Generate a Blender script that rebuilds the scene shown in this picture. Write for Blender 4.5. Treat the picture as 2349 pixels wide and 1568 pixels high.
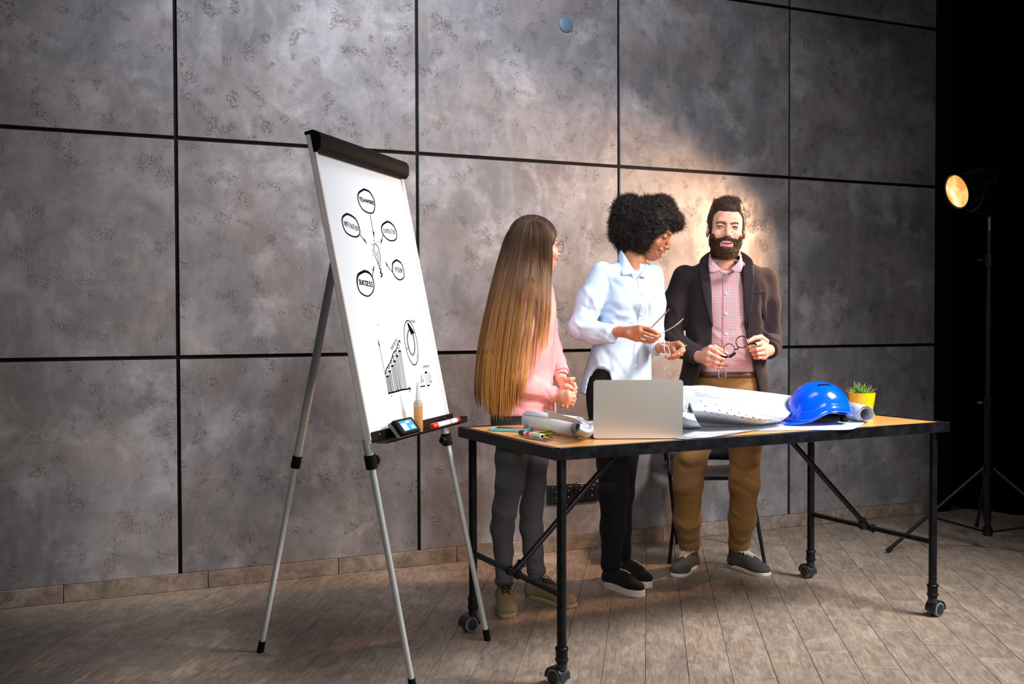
import bpy, math, random
import numpy as np
from mathutils import Vector, Matrix, Euler
for _o in list(bpy.data.objects): bpy.data.objects.remove(_o, do_unlink=True)
S = bpy.context.scene
random.seed(7); RNG = np.random.default_rng(7)
# ------------------------------------------------------------------ camera
IMW, IMH, FPX = 2349, 1568, 2363.5
YAW, PITCH, ROLL, CAMH = 0.41287, 0.02181, -0.0031, 1.25
def _basis():
    f = np.array([math.sin(YAW)*math.cos(PITCH), math.cos(YAW)*math.cos(PITCH), -math.sin(PITCH)])
    r = np.array([math.cos(YAW), -math.sin(YAW), 0.0]); u = np.cross(r, f)
    return r*math.cos(ROLL)+u*math.sin(ROLL), -r*math.sin(ROLL)+u*math.cos(ROLL), f
UZ = np.array([0, 0, 1.0])
CR, CU, CF = _basis(); CO = np.array([0, 0, CAMH])
RH = np.array([math.cos(YAW), -math.sin(YAW), 0.0]); FH = np.array([math.sin(YAW), math.cos(YAW), 0.0])
cam = bpy.data.cameras.new('camera'); camo = bpy.data.objects.new('camera', cam); S.collection.objects.link(camo)
cam.sensor_width = 36; cam.lens = 36*FPX/IMW; cam.clip_start = 0.05; cam.clip_end = 60
camo.matrix_world = Matrix(((CR[0], CU[0], -CF[0], 0), (CR[1], CU[1], -CF[1], 0), (CR[2], CU[2], -CF[2], CAMH), (0, 0, 0, 1)))
S.camera = camo
# ------------------------------------------------------------------ light, world, exposure
S.view_settings.view_transform = 'Standard'; S.view_settings.look = 'None'
S.view_settings.exposure = 0.14; S.view_settings.gamma = 1.0; S.view_settings.use_curve_mapping = False
wd = bpy.data.worlds.new('world'); S.world = wd; wd.use_nodes = True
wd.node_tree.nodes['Background'].inputs[0].default_value = (0.75, 0.85, 1.0, 1)
wd.node_tree.nodes['Background'].inputs[1].default_value = 0.05
def area(name, loc, tgt, size, power, col, spread=180, size_y=None):
    l = bpy.data.lights.new(name, 'AREA'); l.energy = power; l.color = col; l.size = size; l.spread = math.radians(spread)
    if size_y: l.shape = 'RECTANGLE'; l.size_y = size_y
    o = bpy.data.objects.new(name, l); S.collection.objects.link(o); o.location = loc
    o.rotation_euler = (Vector(tgt)-Vector(loc)).to_track_quat('-Z', 'Y').to_euler(); return o
area('key_softbox', (4.1, 1.7, 3.1), (2.6, 3.25, 0.5), 1.0, 56, (1.0, 0.98, 0.97), 80)
area('ceiling_softbox', (1.5, 3.0, 3.9), (1.75, 4.97, 2.3), 1.2, 31, (0.86, 0.90, 1.0), 100)
area('fill_light', (1.6, -0.6, 2.0), (2.3, 4.2, 1.25), 1.2, 10.5, (1.0, 0.95, 0.90), 56)  # added fill from behind the camera towards the people, no seen source
LAMP = np.array([4.45, 4.15, 1.92])
# ------------------------------------------------------------------ placement helpers (pixel of the 2349x1568 frame + real depth -> point)
def V(px, py, d):
    return CO + (CF + CR*(px-IMW/2)/FPX - CU*(py-IMH/2)/FPX)*d
def onz(px, py, z=0.0):
    k = CF + CR*(px-IMW/2)/FPX - CU*(py-IMH/2)/FPX
    return CO + k*((z-CAMH)/k[2])
def nrm(a):
    a = np.asarray(a, float); return a/max(np.linalg.norm(a), 1e-9)
# ------------------------------------------------------------------ object helpers
COL = S.collection
def _props(o, label, cat, group, kind):
    if label: o['label'] = label
    if cat: o['category'] = cat
    if group: o['group'] = group
    if kind: o['kind'] = kind
def thing(name, loc, label=None, cat=None, group=None, kind=None):
    o = bpy.data.objects.new(name, None); o.empty_display_size = 0.1; COL.objects.link(o)
    o.location = tuple(float(x) for x in loc); o['_o'] = [float(x) for x in loc]
    _props(o, label, cat, group, kind); return o
def worg(o):
    return np.array(o['_o']) if o is not None and '_o' in o else np.zeros(3)
def mesh_np(name, v, f, smooth=True):
    v = np.asarray(v, np.float32); me = bpy.data.meshes.new(name)
    if isinstance(f, np.ndarray):
        k = f.shape[1]; nf = len(f); me.vertices.add(len(v)); me.vertices.foreach_set('co', v.ravel())
        me.loops.add(nf*k); me.loops.foreach_set('vertex_index', f.astype(np.int32).ravel())
        me.polygons.add(nf); me.polygons.foreach_set('loop_start', np.arange(0, nf*k, k, dtype=np.int32))
        me.polygons.foreach_set('loop_total', np.full(nf, k, np.int32))
        me.update(calc_edges=True)
    else:
        me.from_pydata(v.tolist(), [], [list(map(int, q)) for q in f]); me.update()
    me.validate()
    me.polygons.foreach_set('use_smooth', np.full(len(me.polygons), bool(smooth), dtype=bool))
    return me
def link(name, me, mat, parent=None, org=None, label=None, cat=None, group=None, kind=None):
    """verts given in world space; object origin = parent's origin (or org)"""
    o0 = np.array(org, float) if org is not None else worg(parent)
    me.transform(Matrix.Translation(Vector((-o0).tolist())))
    o = bpy.data.objects.new(name, me); COL.objects.link(o)
    if parent is not None:
        o.parent = parent; o.location = tuple((o0-worg(parent)).tolist())
    else: o.location = tuple(o0.tolist())
    o['_o'] = o0.tolist()
    if mat is not None: me.materials.append(mat)
    _props(o, label, cat, group, kind); return o
def setcol(me, c, name='col'):
    a = me.color_attributes.new(name, 'FLOAT_COLOR', 'POINT')
    c = np.asarray(c, np.float32)
    if c.shape[1] == 3: c = np.concatenate([c, np.ones((len(c), 1), np.float32)], 1)
    a.data.foreach_set('color', c.ravel())
def setvec(me, v, name):
    a = me.attributes.new(name, 'FLOAT_VECTOR', 'POINT'); a.data.foreach_set('vector', np.asarray(v, np.float32).ravel())
class MB:
    """collects simple shapes into one mesh"""
    def __init__(s): s.v = []; s.f = []; s.n = 0
    def add(s, v, f):
        v = np.asarray(v, float); s.v.append(v); s.f += [[i+s.n for i in q] for q in f]; s.n += len(v); return s
    def box(s, c, size, ax=None, bev=0.0):
        c = np.asarray(c, float); h = np.asarray(size, float)/2
        A = np.eye(3) if ax is None else np.array([nrm(a) for a in ax])
        if bev <= 0 or bev >= min(h)*0.99:
            p = [(x, y, z) for x in (-1, 1) for y in (-1, 1) for z in (-1, 1)]
            v = np.array([c+(np.array(q)*h)@A for q in p])
            return s.add(v, [[0, 1, 3, 2], [4, 6, 7, 5], [0, 4, 5, 1], [2, 3, 7, 6], [0, 2, 6, 4], [1, 5, 7, 3]])
        b = bev; v = []; idx = {}
        for x in (-1, 1):
            for y in (-1, 1):
                for z in (-1, 1):
                    for k in range(3):
                        q = np.array([x, y, z])*(h-b); q[k] = (x, y, z)[k]*h[k]
                        idx[(x, y, z, k)] = len(v); v.append(c+q@A)
        F = []
        for k in range(3):
            i, j = [a for a in range(3) if a != k]
            for sg in (-1, 1):
                q = []
                for (a, bb) in ((-1, -1), (1, -1), (1, 1), (-1, 1)):
                    t = [0, 0, 0]; t[k] = sg; t[i] = a; t[j] = bb; q.append(idx[(t[0], t[1], t[2], k)])
                if (sg > 0) != (k != 1): q = q[::-1]
                F.append(q)
        for k in range(3):          # edge strips running along axis k
            i, j = [a for a in range(3) if a != k]
            for a in (-1, 1):
                for bb in (-1, 1):
                    t0 = [0, 0, 0]; t1 = [0, 0, 0]; t0[k] = -1; t1[k] = 1; t0[i] = t1[i] = a; t0[j] = t1[j] = bb
                    F.append([idx[(*t0, i)], idx[(*t1, i)], idx[(*t1, j)], idx[(*t0, j)]])
        for x in (-1, 1):
            for y in (-1, 1):
                for z in (-1, 1): F.append([idx[(x, y, z, 0)], idx[(x, y, z, 1)], idx[(x, y, z, 2)]])
        return s.add(v, F)
    def tube(s, pts, r, n=12, caps=True, closed=False, sx=1.0):
        pts = [np.asarray(p, float) for p in pts]; m = len(pts)
        rr = [r]*m if np.isscalar(r) else list(r)
        v = []; pn = None
        for i in range(m):
            if closed: t = nrm(pts[(i+1) % m]-pts[i-1])
            else: t = nrm(pts[min(i+1, m-1)]-pts[max(i-1, 0)])
            if pn is None:
                a = np.array([0, 0, 1.0]) if abs(t[2]) < 0.9 else np.array([1.0, 0, 0]); pn = nrm(np.cross(t, a))
            pn = nrm(pn-t*np.dot(pn, t)); bn = np.cross(t, pn)
            for k in range(n):
                a = 2*math.pi*k/n; v.append(pts[i]+(pn*math.cos(a)*sx+bn*math.sin(a))*rr[i])
        F = []
        for i in range(m if closed else m-1):
            for k in range(n):
                a, b = i*n+k, i*n+(k+1) % n; j = ((i+1) % m)*n; F.append([a, b, j+(k+1) % n, j+k])
        if caps and not closed:
            F.append(list(range(n))[::-1]); F.append([(m-1)*n+k for k in range(n)])
        return s.add(v, F)
    def lathe(s, c, axis, prof, n=24, ref=None):
        """prof: list of (radius, height along axis)"""
        c = np.asarray(c, float); t = nrm(axis)
        a = np.array([0, 0, 1.0]) if abs(t[2]) < 0.9 else np.array([1.0, 0, 0])
        if ref is not None: a = np.asarray(ref, float)
        x = nrm(np.cross(t, a)); y = np.cross(t, x); v = []
        for (r, h) in prof:
            for k in range(n):
                q = 2*math.pi*k/n; v.append(c+t*h+(x*math.cos(q)+y*math.sin(q))*max(r, 1e-5))
        F = []
        for i in range(len(prof)-1):
            for k in range(n):
                F.append([i*n+k, i*n+(k+1) % n, (i+1)*n+(k+1) % n, (i+1)*n+k])
        F.append(list(range(n))[::-1]); F.append([(len(prof)-1)*n+k for k in range(n)])
        return s.add(v, F)
    def prism(s, poly, thick, o, ax, ay, az=None):
        """extrude a 2D polygon (in ax, ay from o) by thick along az"""
        o = np.asarray(o, float); ax = np.asarray(ax, float); ay = np.asarray(ay, float)
        az = nrm(np.cross(ax, ay)) if az is None else np.asarray(az, float)
        n = len(poly); v = [o+ax*p[0]+ay*p[1] for p in poly]+[o+ax*p[0]+ay*p[1]+az*thick for p in poly]
        return s.add(v, [list(range(n))[::-1], list(range(n, 2*n))]+[[i, (i+1) % n, n+(i+1) % n, n+i] for i in range(n)])
    def grid(s, P, thick=0.0, closed=False):
        """P: (m,n,3) surface; thick: solidify along normals"""
        P = np.asarray(P, float); m, n = P.shape[:2]
        du = np.gradient(P, axis=0); dv = np.gradient(P, axis=1); N = np.cross(du, dv); N /= np.maximum(np.linalg.norm(N, axis=2, keepdims=True), 1e-9)
        v = P.reshape(-1, 3); F = [[i*n+j, (i+1)*n+j, (i+1)*n+j+1, i*n+j+1] for i in range(m-1) for j in range(n-1)]
        if thick:
            k = m*n; v = np.concatenate([v, (P-N*thick).reshape(-1, 3)])
            F += [[k+i*n+j, k+i*n+j+1, k+(i+1)*n+j+1, k+(i+1)*n+j] for i in range(m-1) for j in range(n-1)]
            for i in range(m-1):
                F.append([i*n, k+i*n, k+(i+1)*n, (i+1)*n]); F.append([i*n+n-1, (i+1)*n+n-1, k+(i+1)*n+n-1, k+i*n+n-1])
            for j in range(n-1):
                F.append([j, j+1, k+j+1, k+j]); q = (m-1)*n; F.append([q+j, k+q+j, k+q+j+1, q+j+1])
        return s.add(v, F)
    def mesh(s, name='m', smooth=False, fix=True):
        me = mesh_np(name, np.concatenate(s.v), s.f, smooth)
        if fix:
            import bmesh
            bm = bmesh.new(); bm.from_mesh(me); bmesh.ops.recalc_face_normals(bm, faces=bm.faces); bm.to_mesh(me); bm.free()
        if smooth == 'auto':
            me.polygons.foreach_set('use_smooth', np.full(len(me.polygons), True, dtype=bool)); me.set_sharp_from_angle(angle=math.radians(40))
        return me
    def build(s, name, mat, parent=None, smooth='auto', **k):
        return link(name, s.mesh(name, smooth), mat, parent, **k)
def copy_tree(o, parent=None, d=(0, 0, 0)):
    c = o.copy(); COL.objects.link(c); c.parent = parent
    if parent is None: c.location = Vector(o.location)+Vector(d)
    for ch in list(o.children): copy_tree(ch, c)
    return c
def catmull(P, n):
    P = np.asarray(P, float); m = len(P); Q = np.concatenate([[2*P[0]-P[1]], P, [2*P[-1]-P[-2]]])
    t = np.linspace(0, m-1, n); i = np.minimum(t.astype(int), m-2); u = (t-i).reshape((-1,)+(1,)*(P.ndim-1))
    a, b, c, d = Q[i], Q[i+1], Q[i+2], Q[i+3]
    return 0.5*((2*b)+(-a+c)*u+(2*a-5*b+4*c-d)*u*u+(-a+3*b-3*c+d)*u**3)
def spatch(C, m, n):
    """smooth surface through a control grid C (a,b,3)"""
    C = np.asarray(C, float); A = catmull(C, m); return np.swapaxes(catmull(np.swapaxes(A, 0, 1), n), 0, 1)
# ------------------------------------------------------------------ material helpers
class NT:
    def __init__(s, name):
        s.m = bpy.data.materials.new(name); s.m.use_nodes = True; s.t = s.m.node_tree
        s.p = s.t.nodes['Principled BSDF']
    def n(s, typ, **k):
        x = s.t.nodes.new(typ)
        for a, b in k.items():
            if a.startswith('_'): x.inputs[int(a[1:])].default_value = b
            else: setattr(x, a, b)
        return x
    def l(s, a, b): s.t.links.new(a, b)
    def pos(s, scale=(1, 1, 1), rot=(0, 0, 0), kind='Object', loc=(0, 0, 0)):
        if kind == 'World': o = s.n('ShaderNodeNewGeometry').outputs['Position']
        else: o = s.n('ShaderNodeTexCoord').outputs[kind]
        mp = s.n('ShaderNodeMapping'); mp.inputs['Scale'].default_value = scale; mp.inputs['Rotation'].default_value = rot; mp.inputs['Location'].default_value = loc
        s.l(o, mp.inputs[0]); return mp.outputs[0]
    def noise(s, vec, scale, detail=4, rough=0.55, dist=0.0):
        x = s.n('ShaderNodeTexNoise'); x.inputs['Scale'].default_value = scale; x.inputs['Detail'].default_value = detail
        x.inputs['Roughness'].default_value = rough; x.inputs['Distortion'].default_value = dist
        if vec is not None: s.l(vec, x.inputs['Vector'])
        return x.outputs['Fac']
    def ramp(s, fac, stops, interp='LINEAR'):
        r = s.n('ShaderNodeValToRGB'); r.color_ramp.interpolation = interp; e = r.color_ramp.elements
        while len(e) < len(stops): e.new(0.5)
        for q, (p, c) in zip(e, stops):
            q.position = p; q.color = (c, c, c, 1) if np.isscalar(c) else (*c[:3], 1)
        s.l(fac, r.inputs[0]); return r.outputs[0]
    def mix(s, fac, a, b, mode='MIX'):
        x = s.n('ShaderNodeMix'); x.data_type = 'RGBA'; x.blend_type = mode
        for i, q in ((0, fac), (6, a), (7, b)):
            if hasattr(q, 'node'): s.l(q, x.inputs[i])
            elif i == 0: x.inputs[0].default_value = q
            else: x.inputs[i].default_value = (*q[:3], 1) if not np.isscalar(q) else (q, q, q, 1)
        return x.outputs[2]
    def math(s, op, a, b=0.0, c=None):
        x = s.n('ShaderNodeMath', operation=op)
        for i, q in enumerate((a, b, c)):
            if q is None: continue
            if hasattr(q, 'node'): s.l(q, x.inputs[i])
            else: x.inputs[i].default_value = q
        return x.outputs[0]
    def bump(s, h, strength=0.3, dist=0.002, nrm=None):
        b = s.n('ShaderNodeBump'); b.inputs['Strength'].default_value = strength; b.inputs['Distance'].default_value = dist
        s.l(h, b.inputs['Height'])
        if nrm is not None: s.l(nrm, b.inputs['Normal'])
        return b.outputs[0]
    def set(s, **k):
        names = dict(col='Base Color', rough='Roughness', metal='Metallic', nrm='Normal', spec='Specular IOR Level', sheen='Sheen Weight', coat='Coat Weight', coatr='Coat Roughness',
                     sss='Subsurface Weight', alpha='Alpha', trans='Transmission Weight', ior='IOR', emit='Emission Color', emits='Emission Strength', aniso='Anisotropic')
        for a, q in k.items():
            i = s.p.inputs[names[a]]
            if hasattr(q, 'node'): s.l(q, i)
            elif a in ('col', 'emit'): i.default_value = (*q[:3], 1)
            else: i.default_value = q
        return s.m
def srgb(h):
    """#rrggbb -> linear"""
    c = [int(h[i:i+2], 16)/255 for i in (1, 3, 5)]
    return tuple(x/12.92 if x <= 0.04045 else ((x+0.055)/1.055)**2.4 for x in c)
def plain(name, col, rough=0.5, metal=0.0, var=0.08, bump=0.0, bscale=300, **k):
    """simple procedural surface with slight tone variation"""
    t = NT(name); c = srgb(col) if isinstance(col, str) else col
    p = t.pos(); nz = t.noise(p, 14, 4)
    t.set(col=t.mix(nz, tuple(x*(1-var) for x in c), tuple(min(x*(1+var), 1) for x in c)), rough=rough, metal=metal, **k)
    if bump: t.set(nrm=t.bump(t.noise(p, bscale, 3), bump, 0.001))
    return t.m
# ------------------------------------------------------------------ implicit-surface modelling (for bodies, clothes, hair volumes, shoes)
class Sdf:
    def __init__(s): s.ops = []; s.rk = 1.0
    def _add(s, fn, lo, hi, op, k): s.ops.append((fn, np.array(lo, np.float32), np.array(hi, np.float32), op, k)); return s
    def cone(s, a, b, ra, rb=None, k=0.01, op='u'):
        a = np.asarray(a, np.float32); b = np.asarray(b, np.float32); rb = ra if rb is None else rb; ba = b-a; L = max(float(ba@ba), 1e-12)
        def fn(P):
            pa = P-a; h = np.clip((pa@ba)/L, 0, 1); q = pa-h[..., None]*ba
            return np.sqrt((q*q).sum(-1))-(ra+(rb-ra)*h)
        R = max(ra, rb); return s._add(fn, np.minimum(a, b)-R, np.maximum(a, b)+R, op, k)
    def chain(s, pts, rs, k=0.01, op='u'):
        for i in range(len(pts)-1): s.cone(pts[i], pts[i+1], rs[i], rs[i+1], k, op)
        return s
    def ell(s, c, r, ax=None, k=0.01, op='u'):
        c = np.asarray(c, np.float32); r = np.asarray(r if not np.isscalar(r) else [r]*3, np.float32); A = np.eye(3, dtype=np.float32) if ax is None else np.array([nrm(a) for a in ax], np.float32)
        def fn(P):
            q = (P-c)@A.T; k0 = np.sqrt(((q/r)**2).sum(-1)); k1 = np.sqrt(((q/(r*r))**2).sum(-1)); return k0*(k0-1)/np.maximum(k1, 1e-6)
        R = np.abs(A.T)@r; return s._add(fn, c-R, c+R, op, k)
    def box(s, c, h, ax=None, rnd=0.0, k=0.005, op='u'):
        c = np.asarray(c, np.float32); h = np.asarray(h, np.float32)-rnd; A = np.eye(3, dtype=np.float32) if ax is None else np.array([nrm(a) for a in ax], np.float32)
        def fn(P):
            q = np.abs((P-c)@A.T)-h; return np.sqrt((np.maximum(q, 0)**2).sum(-1))+np.minimum(q.max(-1), 0)-rnd
        R = np.abs(A.T)@(h+rnd); return s._add(fn, c-R, c+R, op, k)
    def loft(s, secs, X, Y, n=2.3, k=0.02, op='u', axis=2, grow=0.0):
        """secs: list of (point, rx, ry) at increasing z; X,Y horizontal axes"""
        secs = sorted(secs, key=lambda q: q[0][2]); C = np.array([q[0] for q in secs], float); z = C[:, 2]
        m = 48; zz = np.linspace(z[0], z[-1], m)
        D = np.concatenate([C[:, :2], np.array([[q[1], q[2]] for q in secs])], 1)
        # monotone-ish smooth interpolation
        t = np.interp(zz, z, np.arange(len(z))); T = np.stack([np.interp(zz, z, D[:, i]) for i in range(4)], 1)
        for _ in range(3): T[1:-1] = (T[:-2]+2*T[1:-1]+T[2:])/4
        z0, z1 = zz[0], zz[-1]; X = np.asarray(X, np.float32); Y = np.asarray(Y, np.float32)
        def fn(P):
            pz = np.clip(P[..., 2], z0, z1); g = [np.interp(pz, zz, T[:, i]) for i in range(4)]
            dx = P[..., 0]-g[0]; dy = P[..., 1]-g[1]; u = np.abs(dx*X[0]+dy*X[1]); v = np.abs(dx*Y[0]+dy*Y[1]); rx = g[2]+grow; ry = g[3]+grow
            k0 = ((u/rx)**n+(v/ry)**n)**(1/n); d = (k0-1)*np.minimum(rx, ry)*np.where(k0 > 0, 1, 1)
            k1 = np.sqrt((u/(rx*rx))**2+(v/(ry*ry))**2); d2 = k0*(k0-1)/np.maximum(k1, 1e-3); d = np.where(np.abs(d2) < 10, d2, d)
            e = np.abs(P[..., 2]-(z0+z1)/2)-(z1-z0)/2; return np.maximum(d, e)
        R = max(D[:, 2].max(), D[:, 3].max())+grow+0.02
        lo = [C[:, 0].min()-R, C[:, 1].min()-R, z0]; hi = [C[:, 0].max()+R, C[:, 1].max()+R, z1]
        return s._add(fn, lo, hi, op, k)
    def cuff(s, c, dr, r=.055, L=.12):
        dr = nrm(dr); a = nrm(np.cross(dr, UZ)); return s.box(np.asarray(c)+dr*L/2, (L/2, r, r), ax=(dr, a, np.cross(dr, a)), k=.002, op='s')
    def half(s, p, nrml, lo, hi, k=0.003):
        """cut away everything on the side nrml points to"""
        p = np.asarray(p, np.float32); n_ = nrm(nrml).astype(np.float32)
        return s._add(lambda P: -((P-p)@n_), lo, hi, 'ss', k)
    def ridge(s, pts, w, amp):
        """adds (amp>0) or carves (amp<0) a soft fold along a polyline"""
        pts = [np.asarray(p, np.float32) for p in pts]; amp = amp*s.rk
        def fn(P):
            best = None; nseg = len(pts)-1
            for i in range(nseg):
                a, b = pts[i], pts[i+1]; ba = b-a; L = max(float(ba@ba), 1e-12); pa = P-a; h = np.clip((pa@ba)/L, 0, 1); q = pa-h[..., None]*ba
                d2 = (q*q).sum(-1); t = (i+h)/nseg; g = np.exp(-d2/(w*w))*np.minimum(1, 4*np.minimum(t+0.08, 1.08-t)); best = g if best is None else np.maximum(best, g)
            return amp*best
        A = np.array(pts); return s._add(fn, A.min(0)-2.2*w, A.max(0)+2.2*w, 'add', 0)
    def fold(s, pts, w, amp, d0=4.0):
        """soft crease whose pixel polyline is dropped onto the modelled surface first"""
        q = catmull(np.array(pts, float), 5); O = np.array([V(a, b, d0) for a, b in q]); K = O-CO; K = K/np.linalg.norm(K, axis=1, keepdims=True); h = hit(s, O, K, it=16)
        ok = s.ev(h) < .01
        if ok.sum() >= 2: s.ridge([p for p, g in zip(h, ok) if g], w, amp)
        return s
    def custom(s, fn, lo, hi, op='add', k=0.0): return s._add(fn, lo, hi, op, k)
    def _apply(s, cur, d, op, k):
        if op == 'u':
            if k > 0:
                h = np.maximum(k-np.abs(cur-d), 0)/k; return np.minimum(cur, d)-h*h*k*0.25
            return np.minimum(cur, d)
        if op == 's' or op == 'ss':
            e = -d if op == 's' else -d
            if k > 0:
                h = np.maximum(k-np.abs(cur-e), 0)/k; return np.maximum(cur, e)+h*h*k*0.25
            return np.maximum(cur, e)
        if op == 'i': return np.maximum(cur, d)
        if op == 'add': return cur-d
    def ev(s, P):
        P = np.asarray(P, np.float32); cur = np.full(P.shape[:-1], 1.0, np.float32)
        for fn, lo, hi, op, k in s.ops:
            if op in ('add',):
                cur = cur-fn(P)
            else: cur = s._apply(cur, fn(P), op, k)
        return cur
    def bounds(s):
        L = [o for o in s.ops if o[3] == 'u']; return np.min([o[1] for o in L], 0), np.max([o[2] for o in L], 0)
    def mesh(s, res, lo=None, hi=None, pad=3):
        l0, h0 = s.bounds(); lo = l0 if lo is None else np.maximum(lo, l0); hi = h0 if hi is None else np.minimum(hi, h0)
        lo = np.asarray(lo, np.float64)-res*pad; n = np.ceil((np.asarray(hi)+res*pad-lo)/res).astype(int)+1
        G = np.full(n, 1.0, np.float32)
        xs = [(lo[i]+res*np.arange(n[i])).astype(np.float32) for i in range(3)]
        for fn, a, b, op, k in s.ops:
            m = res*3+k+(0.0 if op in ('u',) else res)
            i0 = np.maximum(np.floor((a-m-lo)/res).astype(int), 0); i1 = np.minimum(np.ceil((b+m-lo)/res).astype(int)+1, n)
            if (i1 <= i0).any(): continue
            sl = tuple(slice(i0[i], i1[i]) for i in range(3))
            P = np.stack(np.meshgrid(xs[0][sl[0]], xs[1][sl[1]], xs[2][sl[2]], indexing='ij'), -1)
            G[sl] = s._apply(G[sl], fn(P).astype(np.float32), op, k)
        return surfnets(G, lo, res)
def surfnets(G, lo, res):
    ins = G < 0; nx, ny, nz = G.shape
    cnt = np.zeros((nx-1, ny-1, nz-1), np.int8)
    for dx in (0, 1):
        for dy in (0, 1):
            for dz in (0, 1): cnt += ins[dx:nx-1+dx, dy:ny-1+dy, dz:nz-1+dz]
    act = (cnt > 0) & (cnt < 8); I = np.argwhere(act); idx = np.full(act.shape, -1, np.int32); idx[act] = np.arange(len(I))
    acc = np.zeros((len(I), 3)); num = np.zeros(len(I))
    C = [(a, b, c) for a in (0, 1) for b in (0, 1) for c in (0, 1)]
    g = {c: G[I[:, 0]+c[0], I[:, 1]+c[1], I[:, 2]+c[2]] for c in C}
    for c in C:
        for ax in range(3):
            if c[ax]: continue
            e = list(c); e[ax] = 1; e = tuple(e); a, b = g[c], g[e]; m = (a < 0) != (b < 0)
            t = np.where(m, a/np.where(m, a-b, 1), 0); p = np.tile(np.array(c, float), (len(I), 1)); p[:, ax] = t
            acc += p*m[:, None]; num += m
    v = lo+(I+acc/num[:, None])*res; F = []
    for ax in range(3):
        o = [q for q in range(3) if q != ax]
        sa = [slice(1, -1)]*3; sa[ax] = slice(0, -1); sb = list(sa); sb[ax] = slice(1, None)
        A = ins[tuple(sa)]; B = ins[tuple(sb)]
        for s1, flip in ((A & ~B, False), (~A & B, True)):
            J = np.argwhere(s1)
            if not len(J): continue
            J = J+1; J[:, ax] -= 1
            def at(d0, d1):
                K = J.copy(); K[:, o[0]] -= d0; K[:, o[1]] -= d1; return idx[K[:, 0], K[:, 1], K[:, 2]]
            q = np.stack([at(0, 0), at(1, 0), at(1, 1), at(0, 1)], 1)
            if flip != (ax == 1): q = q[:, ::-1]
            F.append(q)
    return v, np.concatenate(F)
def lap(v, f, it=1, lam=0.5):
    """light smoothing"""
    e = np.concatenate([f[:, [0, 1]], f[:, [1, 2]], f[:, [2, 3]], f[:, [3, 0]]]); n = len(v)
    for _ in range(it):
        s = np.zeros((n, 3)); c = np.zeros(n)
        for k in range(3): s[:, k] = np.bincount(e[:, 0], v[e[:, 1], k], n)+np.bincount(e[:, 1], v[e[:, 0], k], n)
        c = np.bincount(e[:, 0], minlength=n)+np.bincount(e[:, 1], minlength=n); v = v*(1-lam)+lam*s/np.maximum(c, 1)[:, None]
    return v
def vnoise(P, scale, seed=0):
    """cheap smooth pseudo-noise in [-1,1], vectorised"""
    r = np.random.default_rng(seed); out = 0
    for i in range(6):
        k = r.normal(size=3); k = k/np.linalg.norm(k)*scale*(0.7+0.9*r.random()); out = out+np.sin(P@k+r.random()*6.28+1.7*np.sin(P@np.roll(k, 1)*0.6+r.random()*6))
    return out/4.2
def hit(sdf, O, D, tmax=0.6, it=30):
    """march rays (O,D arrays) to the surface"""
    O = np.asarray(O, float); t = np.zeros(len(O))
    for _ in range(it):
        d = sdf.ev(O+D*t[:, None]); t = t+np.clip(d, -0.01, 0.12)*0.92; 
    return O+D*t[:, None]
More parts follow.
